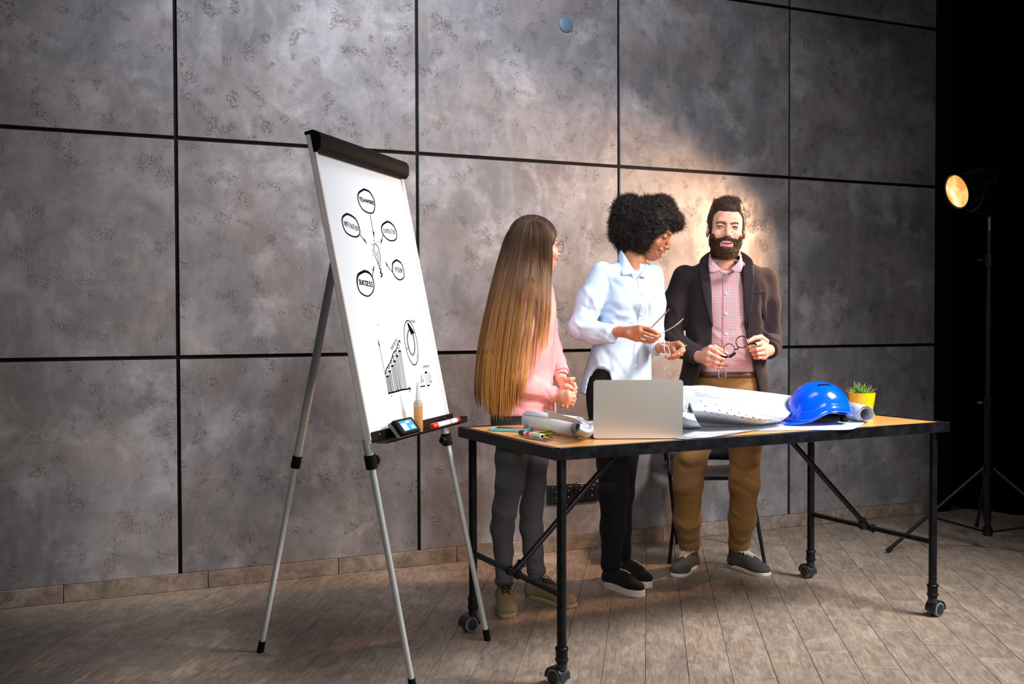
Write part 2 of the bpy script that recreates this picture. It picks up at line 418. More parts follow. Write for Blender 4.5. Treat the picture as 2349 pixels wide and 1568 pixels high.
# ------------------------------------------------------------------ the room
def rnd_vec(t, vec, amt=37.0):
    oi = t.n('ShaderNodeObjectInfo'); c = t.n('ShaderNodeCombineXYZ'); m = t.math('MULTIPLY', oi.outputs['Random'], amt)
    for i in range(3): t.l(m, c.inputs[i])
    a = t.n('ShaderNodeVectorMath', operation='ADD'); t.l(vec, a.inputs[0]); t.l(c.outputs[0], a.inputs[1]); return a.outputs[0], oi.outputs['Random']
def mat_concrete():
    t = NT('concrete_plaster'); p0 = t.pos(kind='World'); p, rd = rnd_vec(t, p0)
    big = t.noise(p, 1.6, 6, 0.6, 0.6); mid = t.noise(p, 5.5, 8, 0.66, 0.4); fine = t.noise(p, 60, 6, 0.7)
    st = t.n('ShaderNodeMapping'); st.inputs['Scale'].default_value = (11, 11, 4.0); t.l(p, st.inputs[0]); streak = t.noise(st.outputs[0], 1.0, 6, 0.62, 0.5)
    base = t.mix(t.ramp(big, [(0.32, 0.0), (0.68, 1.0)]), srgb('#69696d'), srgb('#a19fa3'))
    base = t.mix(t.ramp(mid, [(0.42, 0.0), (0.62, 1.0)]), t.mix(0.5, base, srgb('#545356')), base)
    base = t.mix(t.math('MULTIPLY', t.ramp(streak, [(0.50, 0.0), (0.70, 1.0)]), 0.34), base, srgb('#aaa3a3'))
    warm = t.noise(p, 2.6, 3); base = t.mix(t.math('MULTIPLY', t.ramp(warm, [(0.4, 0.0), (0.7, 1.0)]), 0.32), base, srgb('#8c7768'))
    # pale trowel scuffs
    sc = t.noise(p, 3.4, 9, 0.66, 0.3); base = t.mix(t.math('MULTIPLY', t.ramp(sc, [(0.54, 0.0), (0.70, 1.0)]), 0.42), base, srgb('#cac8cb'))
    # clusters of small pits
    cl = t.ramp(t.noise(p, 11.5, 1, 0.5), [(0.57, 0.0), (0.66, 1.0)]); sp = t.ramp(t.noise(p, 120, 3, 0.6), [(0.50, 0.0), (0.60, 1.0)])
    pit = t.math('MULTIPLY', cl, sp); base = t.mix(t.math('MULTIPLY', pit, 0.62), base, srgb('#38332f'))
    cl2 = t.ramp(t.noise(p, 30, 2, .6), [(0.69, 0.0), (0.72, 1.0)]); base = t.mix(t.math('MULTIPLY', cl2, 0.45), base, srgb('#3a383a'))
    base = t.mix(t.math('MULTIPLY', t.ramp(fine, [(0.3, 1.0), (0.6, 0.0)]), 0.18), base, srgb('#4a4547'))
    h = t.math('ADD', t.math('MULTIPLY', mid, 0.5), t.math('MULTIPLY', pit, -0.8)); h = t.math('ADD', h, t.math('MULTIPLY', streak, 0.35)); h = t.math('ADD', h, t.math('MULTIPLY', fine, 0.12))
    rgh = t.ramp(t.math('ADD', t.math('MULTIPLY', streak, 0.6), t.math('MULTIPLY', mid, 0.4)), [(0.40, 0.62), (0.62, 0.36)])
    return t.set(col=base, rough=rgh, spec=0.5, nrm=t.bump(h, 0.42, 0.006))
def mat_plank(name='wood_look_tile', rot=None):
    t = NT(name); p0 = t.pos(kind='World', rot=rot or (0, 0, PLA)); p, rd = rnd_vec(t, p0)
    def sc(v): m = t.n('ShaderNodeMapping'); m.inputs['Scale'].default_value = v; t.l(p, m.inputs[0]); return m.outputs[0]
    big = t.noise(sc((5, 5, 5)), 1.0, 6, 0.65, 0.8); grain = t.noise(sc((150, 11, 11)), 1.0, 9, 0.78, 0.8); mid = t.noise(sc((22, 6, 6)), 1.0, 7, 0.7, 1.8)
    c = t.mix(t.ramp(big, [(0.3, 0.0), (0.7, 1.0)]), srgb('#887d74'), srgb('#ad9885'))
    c = t.mix(t.math('MULTIPLY', t.ramp(mid, [(0.38, 1.0), (0.58, 0.0)]), 0.5), c, srgb('#5e5148'))
    c = t.mix(t.math('MULTIPLY', t.ramp(t.noise(sc((9, 4, 4)), 1.0, 4, 0.6, 1.0), [(0.5, 0.0), (0.68, 1.0)]), 0.55), c, srgb('#b9ad9f'))
    c = t.mix(t.math('MULTIPLY', t.ramp(grain, [(0.40, 1.0), (0.54, 0.0)]), 0.55), c, srgb('#4b4038'))
    c = t.mix(t.math('MULTIPLY', rd, 0.22), c, srgb('#57504a'))
    return t.set(col=c, rough=t.ramp(grain, [(0.35, 0.55), (0.65, 0.38)]), spec=0.45, nrm=t.bump(t.math('ADD', grain, t.math('MULTIPLY', mid, 0.6)), 0.25, 0.002))
WY = 4.974; WX0 = 0.4954; WW = 1.16442; WR = [0.0779, 1.080, 2.0895, 3.0928, 4.05]; PLA = math.radians(31.2)
M_conc = mat_concrete(); M_plank = mat_plank(); M_skirt = mat_plank('wood_look_skirting', (0, math.pi/2, math.pi/2))
M_joint = plain('black_joint', '#060709', 0.7, spec=0.2)
wall = MB().box((1.8, WY+0.055, 2.0), (7.0, 0.08, 4.1)).build('wall_back', M_joint, kind='structure')
wall.data.name = 'wall_back'
for ci in range(-2, 4):
    for ri in range(4):
        x0 = WX0+ci*WW+0.0085; x1 = WX0+(ci+1)*WW-0.0085
        if ci == 3: x1 = 5.142
        z0 = WR[ri]+(0.0 if ri == 0 else 0.009); z1 = WR[ri+1]-0.009
        MB().box(((x0+x1)/2, WY+0.0075, (z0+z1)/2), (x1-x0, 0.015, z1-z0), bev=0.0015).build('panel', M_conc, wall)
floor_o = MB().box((1.6, 2.6, -0.03), (10.5, 7.0, 0.04)).build('floor', plain('tile_grout', '#3f3833', 0.8), kind='structure')
d_s = np.array([math.sin(PLA), math.cos(PLA), 0]); d_t = np.array([math.cos(PLA), -math.sin(PLA), 0])
cand = []
for k in range(-40, 60):
    for j in range(-14, 22):
        t0 = -0.011+0.1512*k; s0 = 3.964-0.1525*k+0.61*j; c = d_t*(t0+0.0756)+d_s*(s0+0.305)
        corners = [d_t*(t0+a)+d_s*(s0+b) for a in (0, 0.151) for b in (0, 0.61)]
        if min(q[1] for q in corners) > WY-0.012: continue
        q = c-CO; z = q@CF
        if z < 1.2 or c[1] > 5.4: continue
        px = IMW/2+FPX*(q@CR)/z; py = IMH/2-FPX*(q@CU)/z
        if px < -420 or px > IMW+380 or py > IMH+420 or c[0] > 6.3: continue
        cand.append((1/z**2, t0, s0, px, py))
cand.sort(key=lambda q: (not (-150 < q[3] < IMW+150 and q[4] < IMH+150), -q[0]))
def plank_bm(mb, t0, s0):
    poly = [(t0+0.0008, s0+0.0009), (t0+0.1504, s0+0.0009), (t0+0.1504, s0+0.6091), (t0+0.0008, s0+0.6091)]
    P = [d_t*a+d_s*b for a, b in poly]; out = []      # clip against the wall
    for i in range(4):
        a, b = P[i], P[(i+1) % 4]; lim = WY-0.010
        if a[1] <= lim: out.append(a)
        if (a[1] <= lim) != (b[1] <= lim): u = (lim-a[1])/(b[1]-a[1]); out.append(a+(b-a)*u)
    if len(out) < 3: return False
    n = len(out); ctr = sum(out)/n; dz = RNG.uniform(-0.0005, 0.0003)
    ring = [np.array([q[0], q[1], -0.012]) for q in out]+[np.array([q[0], q[1], -0.0012+dz]) for q in out]+[np.array([*(q[:2]+(ctr[:2]-q[:2])*0.006), dz]) for q in out]
    F = [[i, (i+1) % n, n+(i+1) % n, n+i] for i in range(n)]+[[n+i, n+(i+1) % n, 2*n+(i+1) % n, 2*n+i] for i in range(n)]+[[2*n+i for i in range(n)]]
    mb.add(ring, F); return True
rest = MB(); cnt = 0
for q in cand:
    if cnt < 300:
        m = MB()
        if plank_bm(m, q[1], q[2]): m.build('floor_tile', M_plank, floor_o, smooth=False); cnt += 1
    else: plank_bm(rest, q[1], q[2])
if rest.n: rest.build('floor_tiles', M_plank, floor_o, smooth=False, kind='stuff')
# skirting of the same tile
bb = MB().box((1.8, WY+0.006, 0.034), (6.7, 0.012, 0.066)).build('baseboard_back', M_joint, kind='structure')
x = -1.863
while x < 5.14:
    x1 = min(x+0.619, 5.143)
    MB().box(((x+x1)/2, WY-0.0035, 0.0385), (x1-x-0.0015, 0.011, 0.077), bev=0.0012).build('skirting_tile', M_skirt, bb); x += 0.6207
# black backdrop right of the concrete wall: hanging cloth with soft folds
u = np.linspace(0, 1, 90); A = np.array([5.30, 5.34]); B = np.array([6.35, 2.3]); dirn = nrm(B-A); nn = np.array([-dirn[1], dirn[0]])
L = np.linalg.norm(B-A); P = np.zeros((90, 6, 3))
for i, a in enumerate(u):
    off = 0.016*math.sin(a*L*26)+0.010*math.sin(a*L*61+1)
    for j, z in enumerate(np.linspace(0.004, 4.0, 6)):
        P[i, j] = [*(A+dirn*a*L+nn*off*(1-0.1*j)), z]
m = NT('black_cloth'); M_black = m.set(col=(0.0012, 0.0012, 0.0016), rough=0.95, spec=0.05)
MB().grid(P, 0.003).build('wall_right', M_black, smooth=True, kind='structure')
MB().box((5.42, 5.36, 2.0), (0.55, 0.02, 4.0)).build('trim_1', M_black, smooth=False, kind='structure')
# round blanking plate, high on the wall
pl = NT('painted_plate'); M_plate = pl.set(col=srgb('#587280'), rough=0.45)
c = np.array([2.5, WY-0.003, 2.829])
MB().lathe(c, (0, -1, 0), [(0.041, 0), (0.041, 0.003), (0.039, 0.0045), (0.0, 0.0045)], 40).build('cover_plate', M_plate, label='small round blue-grey blanking plate high on the concrete wall', cat='cover plate', org=c)
# socket strip
sk = thing('socket_panel', (2.53, WY-0.004, 0.305), 'black four-gang wall socket strip low on the concrete wall', 'power socket')
M_sock = plain('black_plastic', '#15191f', 0.28); M_chr = plain('contact_metal', '#c9c9c4', 0.2, 1.0)
MB().box((2.538, WY-0.004, 0.307), (0.318, 0.009, 0.106), bev=0.003).build('frame', M_sock, sk)
for i in range(4):
    cx = 2.538-0.108+i*0.072
    s = MB(); s.box((cx, WY-0.0095, 0.307), (0.064, 0.006, 0.082), bev=0.002)
    so = s.build('socket', M_sock, sk)
    s = MB(); s.lathe((cx, WY-0.0128, 0.307), (0, 1, 0), [(0.0225, 0), (0.0225, 0.0022), (0.0205, 0.0022), (0.0205, 0.0005)], 26); s.build('socket_ring', M_sock, so)
    s = MB(); s.lathe((cx, WY-0.0134, 0.307), (0, 1, 0), [(0.0195, 0.0), (0.0195, 0.0008)], 26); s.build('socket_well', plain('dark_well', '#050608', 0.3), so)
    for dz in (-0.017, 0.017): MB().box((cx+0.001, WY-0.0145, 0.307+dz), (0.009, 0.003, 0.005), bev=0.0008).build('earth_contact', M_chr, so)
# ------------------------------------------------------------------ table
TZ = 0.817; TB = np.array([1.509, 3.079, 0]); TX = np.array([0.9983, 0.058, 0]); TY = np.array([-0.058, 0.9983, 0]); TL, TD = 1.881, 0.806; UZ = np.array([0, 0, 1.0])
def Tp(x, y, z=0.0): return TB+TX*x+TY*y+UZ*(TZ+z)
TAX = (TX, TY, UZ)
def mat_steel():
    t = NT('blackened_steel'); p = t.pos(); n1 = t.noise(p, 26, 6, 0.6); sc = t.noise(p, 180, 3, 0.8)
    c = t.mix(t.ramp(n1, [(0.35, 0.0), (0.7, 1.0)]), srgb('#121317'), srgb('#1e1f25'))
    c = t.mix(t.math('MULTIPLY', t.ramp(sc, [(0.66, 0.0), (0.72, 1.0)]), 0.4), c, srgb('#4d4e57'))
    return t.set(col=c, rough=t.ramp(n1, [(0.3, 0.30), (0.7, 0.46)]), metal=0.55, spec=0.5)
def mat_tabletop():
    t = NT('oiled_pine'); p = t.pos(rot=(0, 0, -0.058))
    def sc(v): m = t.n('ShaderNodeMapping'); m.inputs['Scale'].default_value = v; t.l(p, m.inputs[0]); return m.outputs[0]
    g = t.noise(sc((1.6, 34, 34)), 1.0, 6, 0.6, 0.8); g2 = t.noise(sc((7, 240, 240)), 1.0, 4, 0.7); st = t.n('ShaderNodeTexBrick'); st.offset = 0.37
    st.inputs['Scale'].default_value = 1.0; st.inputs['Brick Width'].default_value = 0.55; st.inputs['Row Height'].default_value = 0.042; st.inputs['Mortar Size'].default_value = 0.0006
    st.inputs['Color1'].default_value = (0.2, 0.2, 0.2, 1); st.inputs['Color2'].default_value = (0.8, 0.8, 0.8, 1); st.inputs['Mortar'].default_value = (0.0, 0.0, 0.0, 1); t.l(p, st.inputs['Vector'])
    c = t.mix(t.ramp(g, [(0.3, 0.0), (0.7, 1.0)]), srgb('#c67f3a'), srgb('#eeae64')); c = t.mix(t.math('MULTIPLY', st.outputs[0], 0.3), c, srgb('#f2bb74'))
    c = t.mix(t.math('MULTIPLY', t.ramp(g2, [(0.35, 1.0), (0.5, 0.0)]), 0.25), c, srgb('#8c4f1f'))
    return t.set(col=c, rough=0.3, coat=0.25, coatr=0.18)
M_steel = mat_steel(); M_top = mat_tabletop()
tb = thing('work_table', Tp(TL/2, TD/2, -TZ), 'long industrial table, wooden top in a black steel frame on castors', 'table')
MB().box(Tp(TL/2, TD/2, -0.012), (TL-0.05, TD-0.05, 0.022), TAX, 0.001).build('tabletop', M_top, tb)
fr = MB()      # angle-iron frame: upright web and narrow top flange on each side
for (a, b, cx, cy) in ((TL, 0.004, TL/2, 0.002), (TL, 0.004, TL/2, TD-0.002), (0.004, TD, 0.002, TD/2), (0.004, TD, TL-0.002, TD/2)):
    fr.box(Tp(cx, cy, -0.019), (a, b, 0.040), TAX, 0.0012)
for (a, b, cx, cy) in ((TL, 0.026, TL/2, 0.013), (TL, 0.026, TL/2, TD-0.013), (0.026, TD, 0.013, TD/2), (0.026, TD, TL-0.013, TD/2)):
    fr.box(Tp(cx, cy, -0.0005), (a, b, 0.004), TAX, 0.001)
for (a, b, cx, cy) in ((TL-0.02, 0.03, TL/2, 0.02), (TL-0.02, 0.03, TL/2, TD-0.02), (0.03, TD-0.02, 0.02, TD/2), (0.03, TD-0.02, TL-0.02, TD/2)):
    fr.box(Tp(cx, cy, -0.0365), (a, b, 0.004), TAX)
fr.build('frame', M_steel, tb)
M_wheel = plain('grey_tyre', '#6d7472', 0.45); M_hub = plain('caster_plastic', '#23262b', 0.35)
IN = 0.044
for (lx, ly, ang) in ((IN, IN, 1.9), (TL-IN-0.004, IN, 0.1), (IN, TD-IN, 3.3), (TL-IN-0.004, TD-IN, 1.55)):
    g = Tp(lx, ly, -TZ)
    lg = MB(); lg.tube([g+UZ*0.125, g+UZ*(TZ-0.036)], 0.0165, 20); lg.lathe(g+UZ*(TZ-0.042), UZ, [(0.026, 0), (0.026, 0.006)], 20)
    lo = lg.build('leg', M_steel, tb)
    cp = MB().lathe(g+UZ*0.088, UZ, [(0.013, -0.01), (0.019, -0.008), (0.019, 0), (0.0225, 0.001), (0.0235, 0.004), (0.0235, 0.008), (0.0205, 0.010), (0.0205, 0.038), (0.0235, 0.040), (0.0235, 0.045), (0.021, 0.048), (0.0165, 0.049)], 24)
    cp.build('pipe_coupling', M_steel, lo)
    ca, sa = math.cos(ang), math.sin(ang); D = TX*ca+TY*sa; W2 = np.cross(UZ, D); wc = g+D*0.020+UZ*0.031
    cs = MB().lathe(g+UZ*0.070, UZ, [(0.018, 0.012), (0.019, 0.0), (0.017, -0.012)], 20)
    n = 20      # hood over the twin wheels
    hood = np.array([[wc+(D*math.cos(a)+UZ*math.sin(a))*0.0335+W2*w for w in (-0.024, -0.012, 0.0, 0.012, 0.024)] for a in np.linspace(math.radians(-8), math.radians(190), n)])
    cs.grid(hood, 0.004); cs.box(wc+UZ*0.008, (0.018, 0.008, 0.05), (D, W2, UZ)); co = cs.build('caster', M_hub, lo)
    for sgn in (-1, 1):
        MB().lathe(wc+W2*sgn*0.007, W2*sgn, [(0.012, 0), (0.029, 0), (0.031, 0.003), (0.031, 0.012), (0.0295, 0.015), (0.023, 0.0165)], 28).build('wheel', M_wheel, co)
        MB().lathe(wc+W2*sgn*0.021, W2*sgn, [(0.022, 0), (0.022, 0.0035), (0.018, 0.005), (0.010, 0.0055), (0.0, 0.0055)], 28).build('wheel_hub', M_hub, co)
ZR = 0.312-TZ
for lx, sgn in ((IN, 1), (TL-IN-0.004, -1)):
    MB().tube([Tp(lx, IN, ZR), Tp(lx, TD-IN, ZR)], 0.0115, 16).build('side_rail', M_steel, tb)
    mid = Tp(lx, TD/2, ZR); top = Tp(lx+sgn*0.50, TD/2, -0.045); dr = nrm(top-mid)
    b = MB().tube([mid, top], 0.0115, 16); bo = b.build('diagonal_brace', M_steel, tb)
    cpl = MB().tube([mid-TY*0.032, mid+TY*0.032], 0.0155, 18).tube([mid, mid+dr*0.045], 0.0155, 18)
    for q in (mid-TY*0.032, mid+TY*0.032, mid+dr*0.045):
        ax = dr if q is not mid and abs((q-mid)@TY) < 0.02 else TY; cpl.tube([q-ax*0.004, q+ax*0.004], 0.0185, 18)
    cpl.build('pipe_tee', M_steel, bo)
    pt = MB().lathe(top+UZ*0.002, UZ, [(0.03, 0), (0.03, 0.005)], 20); pt.build('floor_flange', M_steel, bo)
MB().box(Tp(TL/2, TD/2, -0.030), (0.06, TD-0.06, 0.02), TAX).box(Tp(0.55, TD/2, -0.034), (0.04, TD-0.06, 0.012), TAX).box(Tp(TL-0.55, TD/2, -0.034), (0.04, TD-0.06, 0.012), TAX).build('cross_bar', M_steel, tb)
# ------------------------------------------------------------------ flip-chart easel
M_wb = NT('whiteboard_gloss').set(col=srgb('#dfeaf3'), rough=0.8, spec=0.25); M_alu = plain('aluminium', '#cdd1d2', 0.4, 0.3); M_grey = plain('light_grey_plastic', '#efe9e6', 0.5)
M_bp = plain('black_clamp', '#0b0a0b', 0.65, spec=0.15); M_ink = NT('marker_ink').set(col=(0.004, 0.004, 0.006), rough=0.9, spec=0.02)
EY, ET = 0.72848, 0.20154; E1 = np.array([math.sin(EY), math.cos(EY), 0]); EN0 = np.array([math.cos(EY), -math.sin(EY), 0]); E2 = -UZ*math.cos(ET)+EN0*math.sin(ET); EN = np.cross(E2, E1)
if EN@(-CF) < 0: EN = -EN
EO = np.array([0.767, 3.359, 1.798]); EW, EH = 0.70, 0.960
def Bp(a, b, n=0.0): return EO+E1*a+E2*b+EN*n
ez = thing('flipchart_easel', (1.05, 3.55, 0), 'white flip-chart board on a grey tripod easel with hand-drawn diagrams', 'whiteboard')
EAX = (E1, E2, EN)
MB().box(Bp(EW/2, EH/2-0.03, -0.010), (EW-0.016, EH+0.05, 0.014), EAX).build('board', M_wb, ez)
f = MB()
for a, w in ((0.006, 0.014), (EW-0.006, 0.014)): f.box(Bp(a, EH/2-0.035, -0.006), (w, EH+0.07, 0.026), EAX, 0.003)
f.build('board_frame', M_grey, ez)
f = MB().box(Bp(EW/2, EH+0.002, -0.008), (EW, 0.014, 0.022), EAX, 0.003); f.build('lower_rail', M_grey, ez)
# clamp bar across the top (half-round hood)
n = 14; prof = [(-0.012, -0.020), (-0.012, 0.012), (0.0, 0.030), (0.018, 0.036), (0.048, 0.030), (0.060, 0.018), (0.062, 0.004), (0.058, 0.001), (0.0, 0.001), (-0.002, -0.020)]
cb = MB(); pts = []
for s_ in (-0.004, EW+0.006): pts.append([Bp(s_, q[0]-0.062, q[1]) for q in prof])
m_ = len(prof); cb.add(pts[0]+pts[1], [list(range(m_)), list(range(m_, 2*m_))[::-1]]+[[i, (i+1) % m_, m_+(i+1) % m_, m_+i] for i in range(m_)])
cb.build('clamp_bar', M_bp, ez)
# pen tray: black shallow channel with a wider lip on the right
tr = MB(); zt = EH+0.008
UY = EN0; H1 = E1   # tray shelf is level, sticks out towards the writer
t0 = Bp(0.004, EH+0.004, 0.004)
tray = np.array([[t0+E1*a*(EW+0.02)+UY*b+UZ*c for (b, c) in ((0.0, 0.030), (0.002, 0.0), (0.030, -0.003), (0.058, -0.002), (0.064, 0.006))] for a in np.linspace(0, 1, 12)])
tr.grid(tray, 0.0018)
wing = np.array([[t0+E1*(EW+0.015+a*0.075)+UY*(0.008+b*0.056*(1-0.5*a))+UZ*(0.001+0.012*a) for b in np.linspace(0, 1, 4)] for a in np.linspace(0, 1, 6)])
tr.grid(wing, 0.0018); tray_o = tr.build('pen_tray', M_bp, ez)
MB().box(t0+E1*(EW/2)+UZ*0.018-UY*0.001, (EW-0.01, 0.003, 0.028), (E1, UY, UZ)).build('tray_back', plain('plum_plastic', '#2c1a28', 0.3), tray_o)
for a in (0.06, EW-0.06): MB().lathe(t0+E1*a+UZ*0.018+UY*0.001, UY, [(0.0055, 0), (0.0055, 0.002), (0.003, 0.0035), (0, 0.004)], 14).build('screw', M_chr, tray_o)
def eleg(top, foot, up, rear=False):
    d = nrm(foot-top); L_ = np.linalg.norm(foot-top); m = MB()
    m.tube([top, foot-d*0.03], 0.0105, 18); lo = m.build('leg', M_alu, ez)
    MB().lathe(foot-d*0.045, d, [(0.0128, 0), (0.0132, 0.03), (0.0135, 0.045)], 18).build('rubber_foot', M_bp, lo)
    return lo
nearfoot = onz(948.5, 1583); farfoot = np.array([1.512, 3.696, 0]); rearfoot = np.array([0.675, 3.916, 0])
for a, foot, kdir in ((0.012, nearfoot, 1), (EW-0.025, farfoot, -1)):
    top = Bp(a, EH+0.012, -0.014); d = nrm(foot-top)
    lo = eleg(top, foot, None)
    MB().tube([Bp(a, EH-0.01, -0.015), top+d*0.035], 0.0145, 18).build('outer_tube', M_alu, lo)
    cl = MB().tube([top+d*0.032, top+d*0.078], 0.0195, 18); sd = nrm(np.cross(d, EN0))*(-1)
    side = E1*kdir; q = top+d*0.055
    cl.tube([q, q+side*0.040], 0.008, 12); cl.tube([q+side*0.036-d*0.001, q+side*0.052], [0.013, 0.012], 6); cl.box(q+side*0.046, (0.010, 0.012, 0.032), (side, np.cross(side, d), d), 0.002)
    cl.build('leg_clamp', M_bp, lo)
rt = Bp(EW/2, -0.03, -0.03); d = nrm(rearfoot-rt); Lr = np.linalg.norm(rearfoot-rt); k = Lr*0.60
m = MB().tube([rt, rt+d*k], 0.0150, 18).tube([rt+d*k, rearfoot-d*0.03], 0.0105, 18); lo = m.build('leg', plain('aluminium_rear_tube', '#c9cbc7', 0.5, 0.1), ez)  # rear leg tube in a rougher, less metallic aluminium
MB().tube([rt+d*(k-0.02), rt+d*(k+0.025)], 0.0175, 18).build('leg_collar', M_bp, lo)
MB().lathe(rearfoot-d*0.045, d, [(0.0128, 0), (0.0135, 0.045)], 18).build('rubber_foot', M_bp, lo)
MB().box(Bp(EW/2, -0.03, -0.03), (0.06, 0.05, 0.03), EAX, 0.004).build('hinge_bracket', M_bp, ez)
# drawings on the board: each stroke a thin ink ribbon lying on the surface
def onboard(px, py, n=0.0008):
    k = CF+CR*(px-IMW/2)/FPX-CU*(py-IMH/2)/FPX; o = EO+EN*(-0.003+n); return CO+k*(((o-CO)@EN)/(k@EN))
def stroke(mb, pts, w, closed=False):
    P = [onboard(*p) for p in pts]; w = np.asarray(w)*1.3 if not np.isscalar(w) else w*1.3
    if len(P) < 2: return
    if np.isscalar(w): w = [w]*len(P)
    L_, R_ = [], []
    for i, p in enumerate(P):
        a = P[i-1] if (i > 0 or closed) else P[i]; b = P[(i+1) % len(P)] if (i < len(P)-1 or closed) else P[i]
        t = nrm(b-a); s_ = np.cross(EN, t)*w[i]/2; L_.append(p+s_); R_.append(p-s_)
    n_ = len(P); F = [[i, (i+1) % n_, n_+(i+1) % n_, n_+i] for i in range(n_ if closed else n_-1)]; mb.add(L_+R_, F)
def z6(x, y): return (760+x*0.17857, 420+y*0.17857)       # crop frames used while tracing
def z7(x, y): return (850+x*0.14035, 700+y*0.14035)
def zline(z, pts, w, mb, smooth=0, closed=False):
    q = np.array([z(*p) for p in pts])
    if smooth: q = catmull(q, smooth)
    ww = w
    if not np.isscalar(w): ww = np.interp(np.linspace(0, 1, len(q)), np.linspace(0, 1, len(w)), w)
    stroke(mb, [tuple(a) for a in q], ww, closed)
def bubble(name, pts, ink=(0.0038, 0.0058)):
    m = MB(); c = pts+[pts[0]]; n_ = len(c)
    ww = [ink[0]+(ink[1]-ink[0])*(0.5+0.5*math.cos(2*math.pi*i/(n_-1))) for i in range(n_)]
    zline(z6, c, ww, m, 60); return m
FONT = {'A': [[(0, 1), (.5, 0), (1, 1)], [(.2, .6), (.8, .6)]], 'C': [[(1, .1), (.4, 0), (0, .5), (.4, 1), (1, .9)]], 'E': [[(1, 0), (0, 0), (0, 1), (1, 1)], [(0, .5), (.8, .5)]],
        'I': [[(.5, 0), (.5, 1)]], 'K': [[(0, 0), (0, 1)], [(1, 0), (0, .5), (1, 1)]], 'M': [[(0, 1), (.1, 0), (.5, .6), (.9, 0), (1, 1)]], 'N': [[(0, 1), (.05, 0), (.95, 1), (1, 0)]],
        'O': [[(.5, 0), (0, .4), (.4, 1), (1, .6), (.5, 0)]], 'R': [[(0, 1), (0, 0), (.9, .15), (.8, .45), (0, .5), (1, 1)]], 'S': [[(1, .05), (.3, 0), (.1, .35), (.9, .6), (.8, 1), (0, .95)]],
        'T': [[(0, 0), (1, 0)], [(.5, 0), (.5, 1)]], 'U': [[(0, 0), (.1, .9), (.6, 1), (.95, .8), (1, 0)]], 'V': [[(0, 0), (.5, 1), (1, 0)]], 'W': [[(0, 0), (.25, 1), (.5, .35), (.75, 1), (1, 0)]]}
def word(mb, txt, z, a, b, up, w, gap=0.22):
    """txt from crop point a to b (baseline top line), letters extend by vector up downwards"""
    a = np.array(a, float); b = np.array(b, float); up = np.array(up, float); n_ = len(txt); st = (b-a)/n_
    for i, ch in enumerate(txt):
        for s_ in FONT[ch]:
            q = [z(*(a+st*(i+gap/2+p[0]*(1-gap))+up*p[1])) for p in s_]; stroke(mb, q, w*.62)
def pic(name, mb, lab=None): return mb.build(name, M_ink, ez, smooth=False, label=lab)
arrow = lambda m, z, pts, head, w=0.0024: (zline(z, pts, w, m), zline(z, head, [0.0075, 0.0015], m))
m = bubble('b', [(420, 78), (350, 130), (350, 230), (400, 330), (480, 380), (540, 372), (560, 290), (545, 200), (490, 110)]); word(m, 'TEAMWORK', z6, (358, 178), (550, 232), (6, 46), 0.0048); pic('lettering', m, 'TEAMWORK bubble')
m = bubble('b', [(200, 392), (145, 440), (150, 540), (200, 640), (300, 688), (358, 665), (365, 590), (320, 470), (255, 415)]); word(m, 'MOTIVATION', z6, (165, 480), (350, 560), (4, 62), 0.0032, 0.15); pic('lettering', m, 'MOTIVATION bubble')
m = bubble('b', [(715, 492), (655, 540), (650, 620), (700, 700), (765, 738), (830, 720), (840, 640), (810, 560), (760, 508)]); word(m, 'INNOVATION', z6, (662, 575), (825, 600), (4, 62), 0.0030, 0.15); pic('lettering', m, 'INNOVATION bubble')
m = bubble('b', [(835, 985), (790, 1030), (790, 1130), (830, 1210), (885, 1240), (932, 1205), (930, 1110), (900, 1030), (865, 1000)]); word(m, 'VISION', z6, (815, 1070), (915, 1095), (6, 62), 0.0042, 0.15); pic('lettering', m, 'VISION bubble')
m = bubble('b', [(420, 1130), (345, 1180), (335, 1290), (375, 1400), (470, 1450), (535, 1390), (548, 1300), (520, 1190), (470, 1140)], (0.0036, 0.0075)); word(m, 'SUCCESS', z6, (350, 1235), (530, 1275), (6, 56), 0.0056); pic('lettering', m, 'SUCCESS bubble')
for a_, h_ in (([(500, 405), (520, 520), (543, 660)], [(543, 620), (552, 704)]), ([(372, 660), (452, 772)], [(422, 718), (454, 774)]), ([(664, 660), (654, 715), (638, 770)], [(648, 725), (636, 778)]),
               ([(785, 1140), (735, 1080), (697, 1008)], [(722, 1065), (695, 1004)]), ([(528, 1208), (536, 1140), (548, 1065)], [(540, 1120), (549, 1060)])):
    m = MB(); arrow(m, z6, a_, h_); pic('drawn_arrow', m)
m = MB(); zline(z6, [(620, 1075), (575, 960), (548, 860), (552, 790), (568, 775), (600, 820), (625, 900), (628, 1000), (627, 1075)], 0.0026, m, 40); zline(z6, [(570, 870), (585, 930), (600, 905), (598, 860)], 0.002, m); zline(z6, [(596, 930), (612, 1060)], 0.0022, m)
zline(z6, [(615, 1085), (640, 1110), (630, 1150), (655, 1165), (645, 1200), (635, 1185)], 0.0045, m, 20)
for q in ([(547, 722), (554, 752)], [(596, 742), (600, 764)], [(522, 775), (532, 800)], [(631, 828), (634, 842)], [(522, 856), (534, 874)], [(534, 916), (544, 930)]): zline(z6, q, 0.0026, m)
pic('drawn_bulb', m)
m = MB(); zline(z7, [(128, 565), (180, 830), (240, 1130), (295, 1435)], 0.0014, m); zline(z7, [(125, 560), (140, 640), (155, 680)], [0.001, 0.006, 0.002], m); zline(z7, [(290, 1438), (400, 1412), (520, 1378), (655, 1360)], 0.0044, m); zline(z7, [(620, 1330), (662, 1362), (636, 1415)], 0.003, m)
